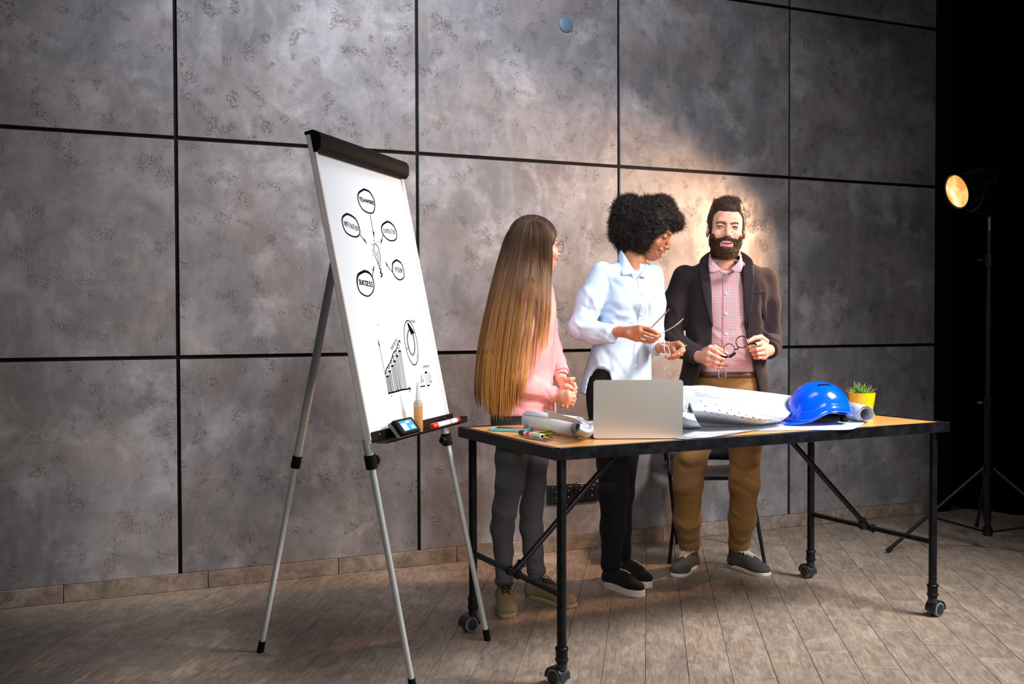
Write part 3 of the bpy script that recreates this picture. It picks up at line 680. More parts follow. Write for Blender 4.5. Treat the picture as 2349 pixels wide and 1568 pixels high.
for i, (x0, y0, x1, y1) in enumerate(((260, 1160, 305, 1430), (295, 1078, 352, 1425), (338, 990, 410, 1415), (375, 912, 455, 1400), (415, 828, 500, 1390), (458, 748, 555, 1375))):
    w_ = 34; zline(z7, [(x0, y0), (x1, y1)], 0.0013, m); zline(z7, [(x0+w_, y0-4), (x1+w_+6, y1-8)], 0.0013, m); zline(z7, [(x0-2, y0), (x0+w_+4, y0-4)], 0.0052, m)
    for k in range(13+i*2):
        t_ = (k+1)/(14+i*2); ax = x0+(x1-x0)*t_; ay = y0+(y1-y0)*t_; zline(z7, [(ax, ay+12), (ax+w_+3, ay-22)], 0.0015, m)
pic('drawn_bar_chart', m)
m = MB(); zline(z7, [(243, 1120), (255, 1050), (300, 975), (345, 880), (368, 790), (410, 735), (430, 690), (450, 620), (478, 580)], 0.0034, m, 40); zline(z7, [(458, 575), (484, 572), (488, 625)], 0.003, m)
for (cx, cy, r_) in ((258, 1095, 24), (298, 1005, 26), (340, 920, 26), (378, 850, 28), (418, 770, 30), (454, 675, 34)):
    zline(z7, [(cx+0.55*r_*math.cos(a), cy+r_*math.sin(a)) for a in np.linspace(0, 6.28, 13)], 0.0022, m)
word(m, 'SUCCESS', z7, (325, 700), (420, 535), (22, 34), 0.0026, 0.1); pic('lettering', m, 'SUCCESS trend line')
m = MB(); E_ = lambda cx, cy, rx, ry, tl, n_=50: [(cx+rx*math.cos(a)*math.cos(tl)-ry*math.sin(a)*math.sin(tl), cy+rx*math.cos(a)*math.sin(tl)+ry*math.sin(a)*math.cos(tl)) for a in np.linspace(0, 2*math.pi, n_)]
zline(z7, E_(664, 610, 98, 368, -0.165), 0.0032, m); zline(z7, E_(664, 608, 60, 212, -0.13), 0.0022, m); zline(z7, E_(664, 606, 50, 192, -0.13), 0.0022, m)
zline(z7, [(600, 270), (630, 400)], 0.002, m); zline(z7, [(716, 445), (688, 500)], 0.002, m); zline(z7, [(592, 720), (626, 680)], 0.002, m); zline(z7, [(735, 780), (770, 860)], 0.0014, m)
for k in range(20):
    t_ = k/19; zline(z7, [(603+28*t_+t_*30, 285+120*t_+t_*70), (622+t_*95, 290+t_*150)], 0.0018, m)
word(m, 'VISION', z7, (645, 235), (725, 245), (6, 44), 0.0026, 0.1); pic('drawn_ring_chart', m)
m = MB(); word(m, 'INNOVATION', z7, (852, 985), (962, 972), (4, 40), 0.0022, 0.1)
zline(z7, [(812, 1328), (895, 1315)], 0.0036, m); zline(z7, [(808, 1245), (818, 1230), (828, 1290), (838, 1150), (828, 1135), (850, 1260), (862, 1195), (870, 1210), (862, 1270)], 0.0018, m)
zline(z7, [(890, 1100), (930, 1310), (965, 1300), (925, 1095), (890, 1100)], 0.002, m); zline(z7, [(888, 1098), (926, 1092)], 0.0055, m); zline(z7, [(930, 1312), (965, 1303)], 0.005, m)
zline(z7, [(955, 1118), (980, 1250), (996, 1246), (970, 1112), (955, 1118)], 0.002, m); zline(z7, [(980, 1254), (996, 1250)], 0.004, m); pic('drawn_devices', m)
for q in ([(120, 320), (132, 322)], [(340, 1478), (356, 1482)], [(755, 104), (764, 106)], [(650, 204), (658, 206)]): m = MB(); zline(z7, q, 0.002, m); pic('ink_speck', m)
# ---- things on the tray
tr0 = lambda a, b, c: t0+E1*a+UY*b+UZ*c
er = thing('board_eraser', tr0(0.13, 0.03, 0), 'black block eraser with a blue and white label on the easel tray', 'eraser')
ea = (E1, nrm(UY*0.80+UZ*0.60), nrm(np.cross(E1, nrm(UY*0.80+UZ*0.60)))); ea = (E1, nrm(-UY*0.62+UZ*0.78), nrm(UY*0.78+UZ*0.62))
ec = tr0(0.185, 0.036, 0.030)
MB().box(ec+ea[2]*0.006, (0.150, 0.060, 0.016), ea, 0.004).build('handle', M_bp, er)
MB().box(ec-ea[2]*0.008, (0.150, 0.062, 0.012), ea, 0.002).build('felt_pad', plain('felt_grey', '#8f8582', 0.95), er)
lb = MB().box(ec+ea[2]*0.0145, (0.104, 0.040, 0.001), ea); lbo = lb.build('label_sticker', plain('sticker_blue', '#2aa7e0', 0.4), er, smooth=False)
l2 = MB().box(ec+ea[2]*0.0152-E1*0.030-ea[1]*0.004, (0.040, 0.028, 0.0008), ea).box(ec+ea[2]*0.0152+E1*0.028-ea[1]*0.010, (0.026, 0.012, 0.0008), ea).box(ec+ea[2]*0.0152+E1*0.012+ea[1]*0.012, (0.030, 0.007, 0.0008), ea)
l2.build('label_print', plain('sticker_white', '#e9e6e0', 0.4), lbo, smooth=False)
bt = thing('spray_bottle', tr0(0.315, 0.032, 0), 'small clear spray bottle of amber cleaner on the easel tray', 'bottle'); bp = tr0(0.315, 0.030, 0.002)
Mb = NT('amber_liquid').set(col=srgb('#e8a869'), rough=0.15, trans=0.35, ior=1.36); Mc = NT('clear_plastic').set(col=srgb('#eef0ee'), rough=0.12, trans=0.6, ior=1.4)
MB().lathe(bp, UZ, [(0.014, 0), (0.0165, 0.003), (0.0165, 0.03), (0.0155, 0.04), (0.0165, 0.05), (0.0165, 0.098), (0.013, 0.108), (0.0095, 0.112)], 24).build('bottle_body', Mb, bt)
MB().lathe(bp+UZ*0.100, UZ, [(0.0172, -0.012), (0.0172, 0.0), (0.014, 0.008), (0.0105, 0.011)], 24).build('clear_shoulder', Mc, bt)
MB().lathe(bp+UZ*0.112, UZ, [(0.0085, 0), (0.0095, 0.002), (0.0090, 0.020), (0.007, 0.022), (0.0065, 0.050), (0.0048, 0.052), (0.0046, 0.062)], 20).build('spray_cap', Mc, bt)
pn = thing('red_marker', tr0(0.45, 0.04, 0), 'white board marker with red cap and red end plug on the easel tray', 'marker pen')
def penparts(o, a, b, r, cap, body, ca=0.34, cb=0.1, capname='cap', bodyname='barrel', endname='end_plug', end=None):
    a = np.asarray(a); b = np.asarray(b); d = b-a
    MB().tube([a+d*ca*0.98, a+d*(1-cb)], r*0.93, 18).build(bodyname, body, o)
    MB().tube([a, a+d*0.03, a+d*ca*0.96, a+d*ca], [r*0.8, r, r*1.02, r*1.02], 18).build(capname, cap, o)
    MB().tube([a+d*(1-cb), a+d*0.985, b], [r*0.94, r*0.94, r*0.75], 18).build(endname, end or cap, o)
M_redp = plain('red_plastic', '#e0241c', 0.3); M_whitep = plain('white_plastic', '#e6e4ea', 0.3)
q0 = tr0(0.405, 0.044, 0.012); q1 = tr0(0.672, 0.044, 0.012); penparts(pn, q0, q1, 0.0105, M_redp, M_whitep, 0.16, 0.12)
q = q0+(q1-q0)*0.62; MB().tube([q-E1*0.0022, q+E1*0.0022], 0.0112, 18).build('cap_edge', M_redp, pn)
# ------------------------------------------------------------------ people: shared builders
def Fd(phi): a = math.radians(phi); return RH*math.sin(a)-FH*math.cos(a)      # body forward, phi=0 faces the camera
def Xd(phi): a = math.radians(phi); return RH*math.cos(a)+FH*math.sin(a)
def vnormals(v, f):
    n = np.cross(v[f[:, 2]]-v[f[:, 0]], v[f[:, 3]]-v[f[:, 1]]) if f.shape[1] == 4 else np.cross(v[f[:, 1]]-v[f[:, 0]], v[f[:, 2]]-v[f[:, 0]]); N = np.zeros_like(v)
    for k in range(f.shape[1]): np.add.at(N, f[:, k], n)
    return N/np.maximum(np.linalg.norm(N, axis=1, keepdims=True), 1e-12)
def sst(x, a, b):
    t = np.clip((x-a)/(b-a), 0, 1); return t*t*(3-2*t)
def blob(P, c, r, soft=0.5):
    d = np.sqrt((((P-np.array(c))/np.array(r))**2).sum(1)); return 1-sst(d, 1-soft, 1+soft*0.2)
def lerpc(C, c2, m):
    return C*(1-m[:, None])+np.array(c2)[None]*m[:, None]
def polydist(P, pts):
    pts = [np.array(p, float) for p in pts]; best = np.full(len(P), 9.0)
    for a, b in zip(pts[:-1], pts[1:]):
        ba = b-a; h = np.clip(((P-a)@ba)/(ba@ba), 0, 1); best = np.minimum(best, np.linalg.norm(P-a-h[:, None]*ba, axis=1))
    return best
def mat_skin():
    t = NT('skin'); a = t.n('ShaderNodeVertexColor'); a.layer_name = 'col'; p = t.pos(); nz = t.noise(p, 90, 4)
    c = t.mix(t.math('MULTIPLY', t.ramp(t.noise(p, 30, 3), [(0.35, 0.0), (0.7, 1.0)]), 0.12), a.outputs[0], srgb('#b86a58'))
    t.set(col=c, rough=t.ramp(nz, [(0.3, 0.40), (0.7, 0.52)]), spec=0.45, nrm=t.bump(t.noise(p, 420, 2), 0.08, 0.001))
    t.p.inputs['Subsurface Weight'].default_value = 0.06; t.p.inputs['Subsurface Radius'].default_value = (0.012, 0.005, 0.003); t.p.inputs['Subsurface Scale'].default_value = 0.6
    return t.m
def mat_hair(name, rough=0.42, spec=0.4):
    t = NT(name); a = t.n('ShaderNodeVertexColor'); a.layer_name = 'col'; t.set(col=a.outputs[0], rough=rough, spec=spec); return t.m
M_skin = mat_skin(); M_hair = mat_hair('hair', .55, .25); M_afro = mat_hair('coily_hair', 0.6, 0.25); M_teeth = plain('teeth', '#f3ece2', 0.2); 
def mat_eye():
    t = NT('eye'); a = t.n('ShaderNodeVertexColor'); a.layer_name = 'col'; return t.set(col=a.outputs[0], rough=0.08, coat=0.6)
M_eye = mat_eye()
def mat_cloth(name, col, rough=0.85, weave=900, wamt=0.15, var=0.06, sheen=0.05, col2=None, spec=0.3):
    t = NT(name); c = srgb(col); p = t.pos(); n = t.noise(p, 9, 4)
    c2 = srgb(col2) if col2 else tuple(x*(1-2*var) for x in c)
    cc = t.mix(n, c2, c); cc = t.mix(t.math('MULTIPLY', t.noise(p, weave, 2, 0.7), 0.18), cc, tuple(x*0.55 for x in c))
    t.set(col=cc, rough=rough, sheen=sheen, spec=spec, nrm=t.bump(t.math('ADD', t.noise(p, weave, 2), t.math('MULTIPLY', t.noise(p, 70, 3), 0.8)), wamt, 0.002)); return t.m
SK_L = srgb('#dca38a'); SK_D = srgb('#b07450')
def head_sdf(kind):
    s = Sdf(); male = kind == 'man'; w2 = kind == 'w2'
    s.ell((0, -.014, .030), (.0755, .097, .086), k=.01)
    s.ell((0, .032, -.030), (.0600 if male else .057, .058, .074), k=.03)
    s.ell((0, .030, -.076), (.050 if male else .045, .050, .040), k=.03)
    s.ell((0, .066, -.103), (.022 if male else .018, .020, .017), k=.025)
    for a in (-1, 1):
        s.ell((a*.046, .004, -.060), (.020, .028, .026), k=.03)
        s.ell((a*.040, .060, -.034), (.022, .020, .017), k=.022)
        s.cone((a*.010, .086, .020), (a*.036, .076, .021), .009 if male else .006, .008 if male else .006, k=.018)
        s.ell((a*.031, .100, .001), (.017, .017, .011), k=.014, op='s')
        s.ell((a*.031, .0765, .000), (.0155, .0135, .0125), k=.004)
    s.chain([(0, .086, .008), (0, .101, -.018), (0, .113 if not w2 else .108, -.034)], [.0065, .0075, .0105], k=.010)
    for a in (-1, 1):
        s.ell((a*(.0115 if not w2 else .0145), .098, -.037), (.0078, .011, .0075), k=.006)
        s.ell((a*.006, .105, -.0445), (.0032, .005, .003), k=.003, op='s')
    # smiling mouth: cheeks pushed up, folds, open lips
    L = -.0620; W = .034 if not w2 else .031
    up = [(-W, .0790, L+.004), (-.018, .0905, L+.0005), (-.006, .0965, L+.0005), (.006, .0965, L+.0005), (.018, .0905, L+.0005), (W, .0790, L+.004)]
    lo = [(-W, .0785, L+.002), (-.018, .0885, L-.0135), (-.006, .0945, L-.0190), (.006, .0945, L-.0190), (.018, .0885, L-.0135), (W, .0785, L+.002)]
    s.chain([(a, b-.006, c+.004) for a, b, c in up], [.006, .010, .011, .011, .010, .006], k=.012)
    s.chain([(a, b-.008, c-.004) for a, b, c in lo], [.006, .009, .010, .010, .009, .006], k=.012)
    s.chain(up, [.0028, .0040, .0042 if not w2 else .0055, .0042 if not w2 else .0055, .0040, .0028], k=.003)
    s.chain(lo, [.0028, .0045, .0052 if not w2 else .0066, .0052 if not w2 else .0066, .0045, .0028], k=.003)
    md = [(-W+.004, .086, L+.002), (-.016, .097, L-.0058), (0, .102, L-.0085), (.016, .097, L-.0058), (W-.004, .086, L+.002)]
    s.chain(md, [.0024, .0062, .0072, .0062, .0024], k=.002, op='s')
    s.chain([(a, b-.010, c) for a, b, c in md], [.0024, .0062, .0072, .0062, .0024], k=.002, op='s')
    for a in (-1, 1):
        s.ell((a*.039, .066, -.042), (.020, .017, .016), k=.014)
        s.ridge([(a*.017, .098, -.036), (a*.031, .088, -.050), (a*.037, .076, -.066)], .0042, -.0030 if male else -.0012)
        s.ridge([(a*.016, .093, -.013), (a*.031, .088, -.017), (a*.046, .074, -.012)], .003, -.0013 if male else -.0005)
        # narrowed, smiling eyes
        s.ridge([(a*.0195, .090, -.0018), (a*.031, .0915, .0008), (a*.0440, .084, -.0018)], .0022, -.0022)
        # ears
        s.ell((a*.0775, -.010, -.014), (.0085, .020, .033), ax=[(1, -.35*a, 0.05*a), (.35*a, 1, .12), (0, -.12, 1)], k=.006)
        s.ell((a*.0835, -.006, -.010), (.0060, .011, .019), ax=[(1, -.35*a, 0.05*a), (.35*a, 1, .12), (0, -.12, 1)], k=.004, op='s')
        s.ell((a*.0740, .004, -.018), (.006, .007, .010), k=.004)
    return s
def paint_face(v, kind):
    base = SK_D if kind == 'w2' else SK_L; C = np.tile(np.array(base), (len(v), 1)); w2 = kind == 'w2'; L = -.062; W = .031 if w2 else .034
    red = srgb('#c97a66') if not w2 else srgb('#8a4a34')
    for a in (-1, 1): C = lerpc(C, red, 0.35*blob(v, (a*.040, .072, -.036), (.026, .03, .022), .9))
    C = lerpc(C, red, 0.35*blob(v, (0, .11, -.034), (.014, .016, .012), .9))
    front = sst(v[:, 1], .06, .072)
    up = [(-W, .0790, L+.004), (-.018, .0905, L+.0005), (0, .097, L+.0005), (.018, .0905, L+.0005), (W, .0790, L+.004)]
    lo = [(-W, .0785, L+.002), (-.018, .0885, L-.0135), (0, .095, L-.0190), (.018, .0885, L-.0135), (W, .0785, L+.002)]
    lip = srgb('#c9716b') if not w2 else srgb('#a5564a')
    C = lerpc(C, lip, (1-sst(pdxz(v, up), .0036, .0052))*front); C = lerpc(C, lip, (1-sst(pdxz(v, lo), .0048, .0066))*front)
    inner = [(-W+.004, .076, L+.002), (0, .086, L-.0095), (W-.004, .076, L+.002)]
    C = lerpc(C, (.02, .006, .005), (1-sst(pdxz(v, inner), .006, .0085))*(1-sst(v[:, 1], .086, .091)))
    bc = srgb('#4a3222') if kind != 'w2' else srgb('#22140e')
    for a in (-1, 1):
        br = [(a*.013, .096, .0120), (a*.030, .093, .0175), (a*.047, .078, .0140)] if kind == 'man' else [(a*.014, .094, .0175), (a*.030, .091, .0235), (a*.047, .078, .0185)]
        w = .0042 if kind == 'man' else .0024
        C = lerpc(C, bc, (1-sst(pdxz(v, br), w*.5, w*1.25))*0.9)
        ls = [(a*.0190, .0895, -.0018), (a*.025, .0905, .0000), (a*.031, .0905, .0010), (a*.038, .087, .0000), (a*.0465, .0800, -.0030)]
        dz = (v[:, 2]-((.0006 if not w2 else -.0052)-26*(np.abs(v[:, 0])-.0315)**2))/(.0044 if not w2 else .0024); dx = (np.abs(v[:, 0])-.0315)/.0135; ey = (1-sst(np.sqrt(dz**2+dx**2), .7, 1.15))*sst(v[:, 1], .07, .075)*(v[:, 0]*a > 0)
        ls = [(p_[0], p_[1], p_[2]-(.0055 if w2 else 0)) for p_ in ls]
        C = lerpc(C, (.03, .022, .02) if kind == 'man' else (.012, .007, .005), ey)
        if kind == 'man': C = lerpc(C, srgb('#7a6f6a'), .3*blob(v, (a*.0375, .087, -.0002), (.0035, .01, .0014), .6)+.3*blob(v, (a*.0245, .09, -.0006), (.003, .01, .0013), .6))  # small grey-white eye glints painted into the vertex colour
        C = lerpc(C, (.015, .008, .006), .9*(1-sst(pdxz(v, [(p_[0], p_[1], p_[2]+.0012) for p_ in ls]), .0006, .0021 if kind == 'man' else .0028)))
        if w2: C = lerpc(C, tuple(np.array(base)*.62), .6*(1-sst(pdxz(v, [(p_[0], p_[1], p_[2]-.0022) for p_ in ls]), .0006, .0022)))
        C = lerpc(C, red, 0.0*(1-sst(pdxz(v, [(a*.0190, .09, -.003), (a*.031, .092, -.004), (a*.045, .082, -.003)]), .001, .004)))
    return C
def xf(v, O, X, Y, Z, s): return np.asarray(O)+s*(v[:, :1]*X+v[:, 1:2]*Y+v[:, 2:3]*Z)
def frame3(Y, Zhint):
    Y = nrm(Y); Z = nrm(Zhint-Y*(np.dot(Zhint, Y))); X = np.cross(Y, Z); return X, Y, Z
def eyes_teeth(par, F, kind, look=(0, 0), teeth=True, eyes=False):
    O, X, Y, Z, s = F
    for a in ((-1, 1) if eyes else ()):
        n1, n2 = 16, 24; v = []; c = []
        f0 = nrm(np.array([look[0], 1, look[1]]))
        X1 = nrm(np.cross(f0, (0, 0, 1.0))); Z1 = np.cross(X1, f0)
        for i in range(n1+1):
            th = math.pi*i/n1
            for j in range(n2):
                ph = 2*math.pi*j/n2; d = f0*math.cos(th)+(X1*math.cos(ph)+Z1*math.sin(ph))*math.sin(th); v.append(np.array([a*.031, .0775, .0005])+d*.0118)
                r_ = math.sin(th)*.0118 if th < 1.5 else 1; c.append((.004, .004, .004) if r_ < .0024 else (srgb('#4b5f68') if kind == 'man' else srgb('#24130b')) if r_ < .0062 else srgb('#e9e2dc'))
        f = np.array([[i*n2+j, i*n2+(j+1) % n2, (i+1)*n2+(j+1) % n2, (i+1)*n2+j] for i in range(n1) for j in range(n2)])
        me = mesh_np('eye', xf(np.array(v), *F), f); setcol(me, c); link('eye', me, M_eye, par)
    if teeth:
        m = MB()
        for i in range(-4, 5):
            x = i*.0062; w_ = .0059; zc = -.0655+.35*abs(x)*.42; y = .0915-x*x*11
            P = [O+s*(X*(x+q[0]*w_/2)+Y*(y+q[1]*.003)+Z*(zc+q[2]*.0062)) for q in ((-1, -1, -1), (1, -1, -1), (1, 1, -1), (-1, 1, -1), (-1, -1, 1), (1, -1, 1), (1, 1, 1), (-1, 1, 1))]
            m.add(P, [[0, 1, 2, 3], [4, 5, 6, 7], [0, 1, 5, 4], [1, 2, 6, 5], [2, 3, 7, 6], [3, 0, 4, 7]])
        m.build('teeth', M_teeth, par, smooth=False)
def ribbons(P, W, C, N=None, seed=0):
    """P (n,k,3) strands, W (k,) or (n,k) half-widths, C (n,k,3) colours"""
    n, k = P.shape[:2]; T = np.gradient(P, axis=1); T /= np.maximum(np.linalg.norm(T, axis=2, keepdims=True), 1e-9)
    if N is None: N = np.random.default_rng(seed).normal(size=(n, 1, 3))
    Sd = np.cross(T, np.broadcast_to(N, P.shape)); Sd /= np.maximum(np.linalg.norm(Sd, axis=2, keepdims=True), 1e-9)
    W = np.broadcast_to(W, (n, k))[..., None]; v = np.stack([P-Sd*W, P+Sd*W], 2).reshape(-1, 3)
    base = (np.arange(n)[:, None]*k+np.arange(k-1)[None]).reshape(-1)*2
    f = np.stack([base, base+1, base+3, base+2], 1); c = np.repeat(C.reshape(-1, 3), 2, 0); return v, f, c
def add_hair(name, par, parts, mat, label=None):
    V_, F_, C_ = [], [], []; o = 0
    for v, f, c in parts: V_.append(v); F_.append(f+o); C_.append(c); o += len(v)
    me = mesh_np(name, np.concatenate(V_), np.concatenate(F_)); setcol(me, np.concatenate(C_)); return link(name, me, mat, par, label=label)
def bodymesh(par, parts):
    V_, F_, C_ = [], [], []; o = 0
    for v, f, c in parts: V_.append(v); F_.append(f+o); C_.append(c); o += len(v)
    me = mesh_np('body', np.concatenate(V_), np.concatenate(F_)); setcol(me, np.concatenate(C_)); return link('body', me, M_skin, par)
def pdxz(P, pts, ymin=.05):
    Q = P.copy(); Q[:, 1] = 0; d = polydist(Q, [(a, 0, c) for a, b, c in pts]); return np.where(P[:, 1] > ymin, d, 9.0)
def nails(v, C, tips, col):
    for (p, d, r) in tips: C = lerpc(C, col, 0.8*blob(v, p, (r, r, r), .3))
    return C
def handmesh(wrist, knuckles, fingers, thumb, fr, r0, skin, forearm=None, res=0.0020, palm_r=0.014, palm_push=None):
    """wrist point, 4 knuckle points, fingers: 4 lists of joints from knuckle to tip, thumb: joints; r0 finger radius"""
    s = Sdf(); wrist = np.asarray(wrist)
    for i, kn in enumerate(knuckles):
        s.cone(wrist+(np.asarray(kn)-wrist)*0.12, kn, palm_r*1.10, palm_r*0.78, k=.014)
    if palm_push is not None: s.ell(palm_push[0], palm_push[1], k=.012)
    if forearm is not None: s.cone(forearm, wrist, 0.030 if r0 > .0085 else .026, 0.0245 if r0 > .0085 else .0205, k=.018)
    tips = []
    for i, fg in enumerate(fingers):
        rr = r0*[1.0, 1.03, 0.98, 0.86][i]; m = len(fg); pts = [knuckles[i]]+list(fg); rs = np.linspace(rr*1.08, rr*0.84, m+1)
        s2 = list(rs); s.chain(pts, s2, k=.0022)
        for q, r_ in zip(pts[1:-1], s2[1:-1]): s.ell(q, r_*1.05, k=.002)
        tips.append((np.asarray(pts[-1]), None, rr*1.1))
    tr = np.linspace(r0*1.5, r0*1.0, len(thumb)); s.chain(thumb, tr, k=.006); tips.append((np.asarray(thumb[-1]), None, r0*1.2))
    v, f = s.mesh(res); v = lap(v, f, 1, 0.4); C = np.tile(np.array(skin), (len(v), 1))
    tipc = tuple(np.array(skin)*np.array([1.06, .80, .78])); C = nails(v, C, tips, tipc)
    for kn in knuckles: C = lerpc(C, tuple(np.array(skin)*np.array([1.0, .84, .82])), .5*blob(v, kn, (.011,)*3, .9))
    return v, f, C
def clothmesh(name, s, mat, par, res=0.005, smooth=1, folds=None, label=None, lo=None, hi=None, attr=None):
    v, f = s.mesh(res, lo, hi)
    if smooth: v = lap(v, f, smooth, 0.5)
    if folds is not None:
        N = vnormals(v, f); v = v+N*folds(v)[:, None]
    me = mesh_np(name, v, f)
    if attr is not None: setvec(me, attr(v), 'cuv')
    return link(name, me, mat, par, label=label)
def shoe(par, heel, toe, style, width=0.047, hgt=0.062, sole_h=0.016, name='shoe'):
    """heel, toe: floor points; builds upper, sole and laces as one shoe part tree"""
    heel = np.array([*heel[:2], 0.0]); toe = np.array([*toe[:2], 0.0]); Lh = np.linalg.norm(toe-heel); Y = (toe-heel)/Lh; X = np.cross(Y, UZ); Z = UZ
    P = lambda x, y, z: heel+X*x+Y*y+Z*z
    s = Sdf(); w = width; top = sole_h+hgt
    s.cone(P(0, w*.75, sole_h+.018), P(0, w*.80, top-.004), w*.78, w*.62, k=.01)
    s.cone(P(0, w, sole_h+.022), P(0, Lh*.52, sole_h+.026), w*.80, w*.80, k=.02)
    s.cone(P(0, Lh*.30, top-.012), P(0, Lh*.62, sole_h+.028), w*.56, w*.66, k=.02)
    s.ell(P(0, Lh-.062, sole_h+.008), (w*1.0, .062, .034 if style != 'platform' else .030), ax=(X, Y, Z), k=.03)
    s.cone(P(0, w*.85, top-.012), P(0, w*.80, top+.06), w*.52, w*.60, k=.006, op='s')
    s.half(P(0, 0, sole_h), -Z, P(0, 0, 0)-.4, P(0, 0, 0)+.4)
    v, f = s.mesh(.0032); v = lap(v, f, 1)
    # slim the upper so the sole edge shows
    me = mesh_np('shoe_upper', v, f)
    mats = dict(beige=M_shoeb, platform=M_shoek, sneaker=M_shoeg); up = link(name, me, mats[style], par)
    # sole outline
    n = 44; out = []
    for i in range(n):
        a = 2*math.pi*i/n; c, sn = math.cos(a), math.sin(a); y = Lh/2+Lh/2*sn*1.0; yy = (sn+1)/2
        hw = w*(0.80+0.22*sst(np.array([yy]), .35, .75)[0]-0.02)*(abs(c)**0.55)*(1 if c >= 0 else -1); out.append((hw*1.03, y))
    lay = [(0.0, 0.965), (0.002, 1.0), (sole_h*.9, 1.0), (sole_h+.002, 0.985)]
    if style == 'platform':
        lay = [(0, .97), (.002, 1.0)]; nb = 5
        for b in range(nb): z0 = .004+b*(sole_h-.006)/nb; dz = (sole_h-.006)/nb; lay += [(z0, 1.0), (z0+dz*.55, 1.006), (z0+dz*.7, .99), (z0+dz*.95, .99)]
        lay += [(sole_h+.001, .985)]
    V_ = []; F_ = []
    for z, sc in lay: V_ += [P(q[0]*sc, Lh/2+(q[1]-Lh/2)*(1-(1-sc)*.5), z) for q in out]
    m_ = len(lay)
    for i in range(m_-1): F_ += [[i*n+j, i*n+(j+1) % n, (i+1)*n+(j+1) % n, (i+1)*n+j] for j in range(n)]
    F_ += [list(range(n))[::-1], [(m_-1)*n+j for j in range(n)]]
    ms = dict(beige=M_soleb, platform=M_solep, sneaker=M_solew)[style]
    MB().add(V_, F_).build('sole', ms, up, smooth=True if style != 'platform' else 'auto')
    def surf(x, y):
        o = P(x, y, top+.05); h_ = hit(s, np.array([o]), np.array([-Z]), it=60)[0]; return h_
    lm = MB(); lw = .0020 if style != 'sneaker' else .0033
    if style == 'platform':
        for i in range(5):
            q = surf(-.012+0*i, Lh*(.40+.055*i)); lm.tube([q+Z*.0015+X*.0045*math.cos(t_)+Y*.0045*math.sin(t_) for t_ in np.linspace(0, 6.28, 9)], .0016, 5)
        lm.build('eyelets', M_lacew, up)
    else:
        nrow = 5
        for i in range(nrow):
            y0 = Lh*(.36+.058*i); y1 = y0+Lh*.058; hw = .021-.0008*i
            for sg in (-1, 1):
                pts = []
                for t_ in np.linspace(0, 1, 6): q = surf(sg*hw*(1-2*t_), y0+(y1-y0)*t_); pts.append(q+Z*(.0025+.002*math.sin(t_*3.14)))
                lm.tube(pts, lw, 6)
        k0 = surf(0, Lh*.36)+Z*.005
        for sg in (-1, 1):
            lm.tube([k0, k0+X*sg*.018+Z*.008-Y*.004, k0+X*sg*.034+Z*.000+Y*.006, k0+X*sg*.026-Z*.006+Y*.018, k0+Z*.001], lw, 6)
            lm.tube([k0, k0+X*sg*.016+Y*.020-Z*.001, k0+X*sg*.024+Y*.040-Z*.014], lw, 6)
        lm.build('laces', M_laced if style == 'beige' else M_lacew, up)
    return up
M_shoeb = mat_cloth('suede_khaki', '#8f7f5f', .9, 600, .1, .08); M_soleb = plain('sole_tan', '#a89873', .6); M_laced = plain('dark_lace', '#2a1c18', .8)
M_shoek = mat_cloth('black_canvas', '#0b0b0d', .8, 900, .2); M_solep = plain('white_rubber', '#d9d6d2', .55); M_shoeg = mat_cloth('grey_suede', '#4a4a48', .9, 700, .15, .1); M_solew = plain('cream_rubber', '#e2d9c6', .5); M_lacew = plain('cream_lace', '#d8cdb8', .8)
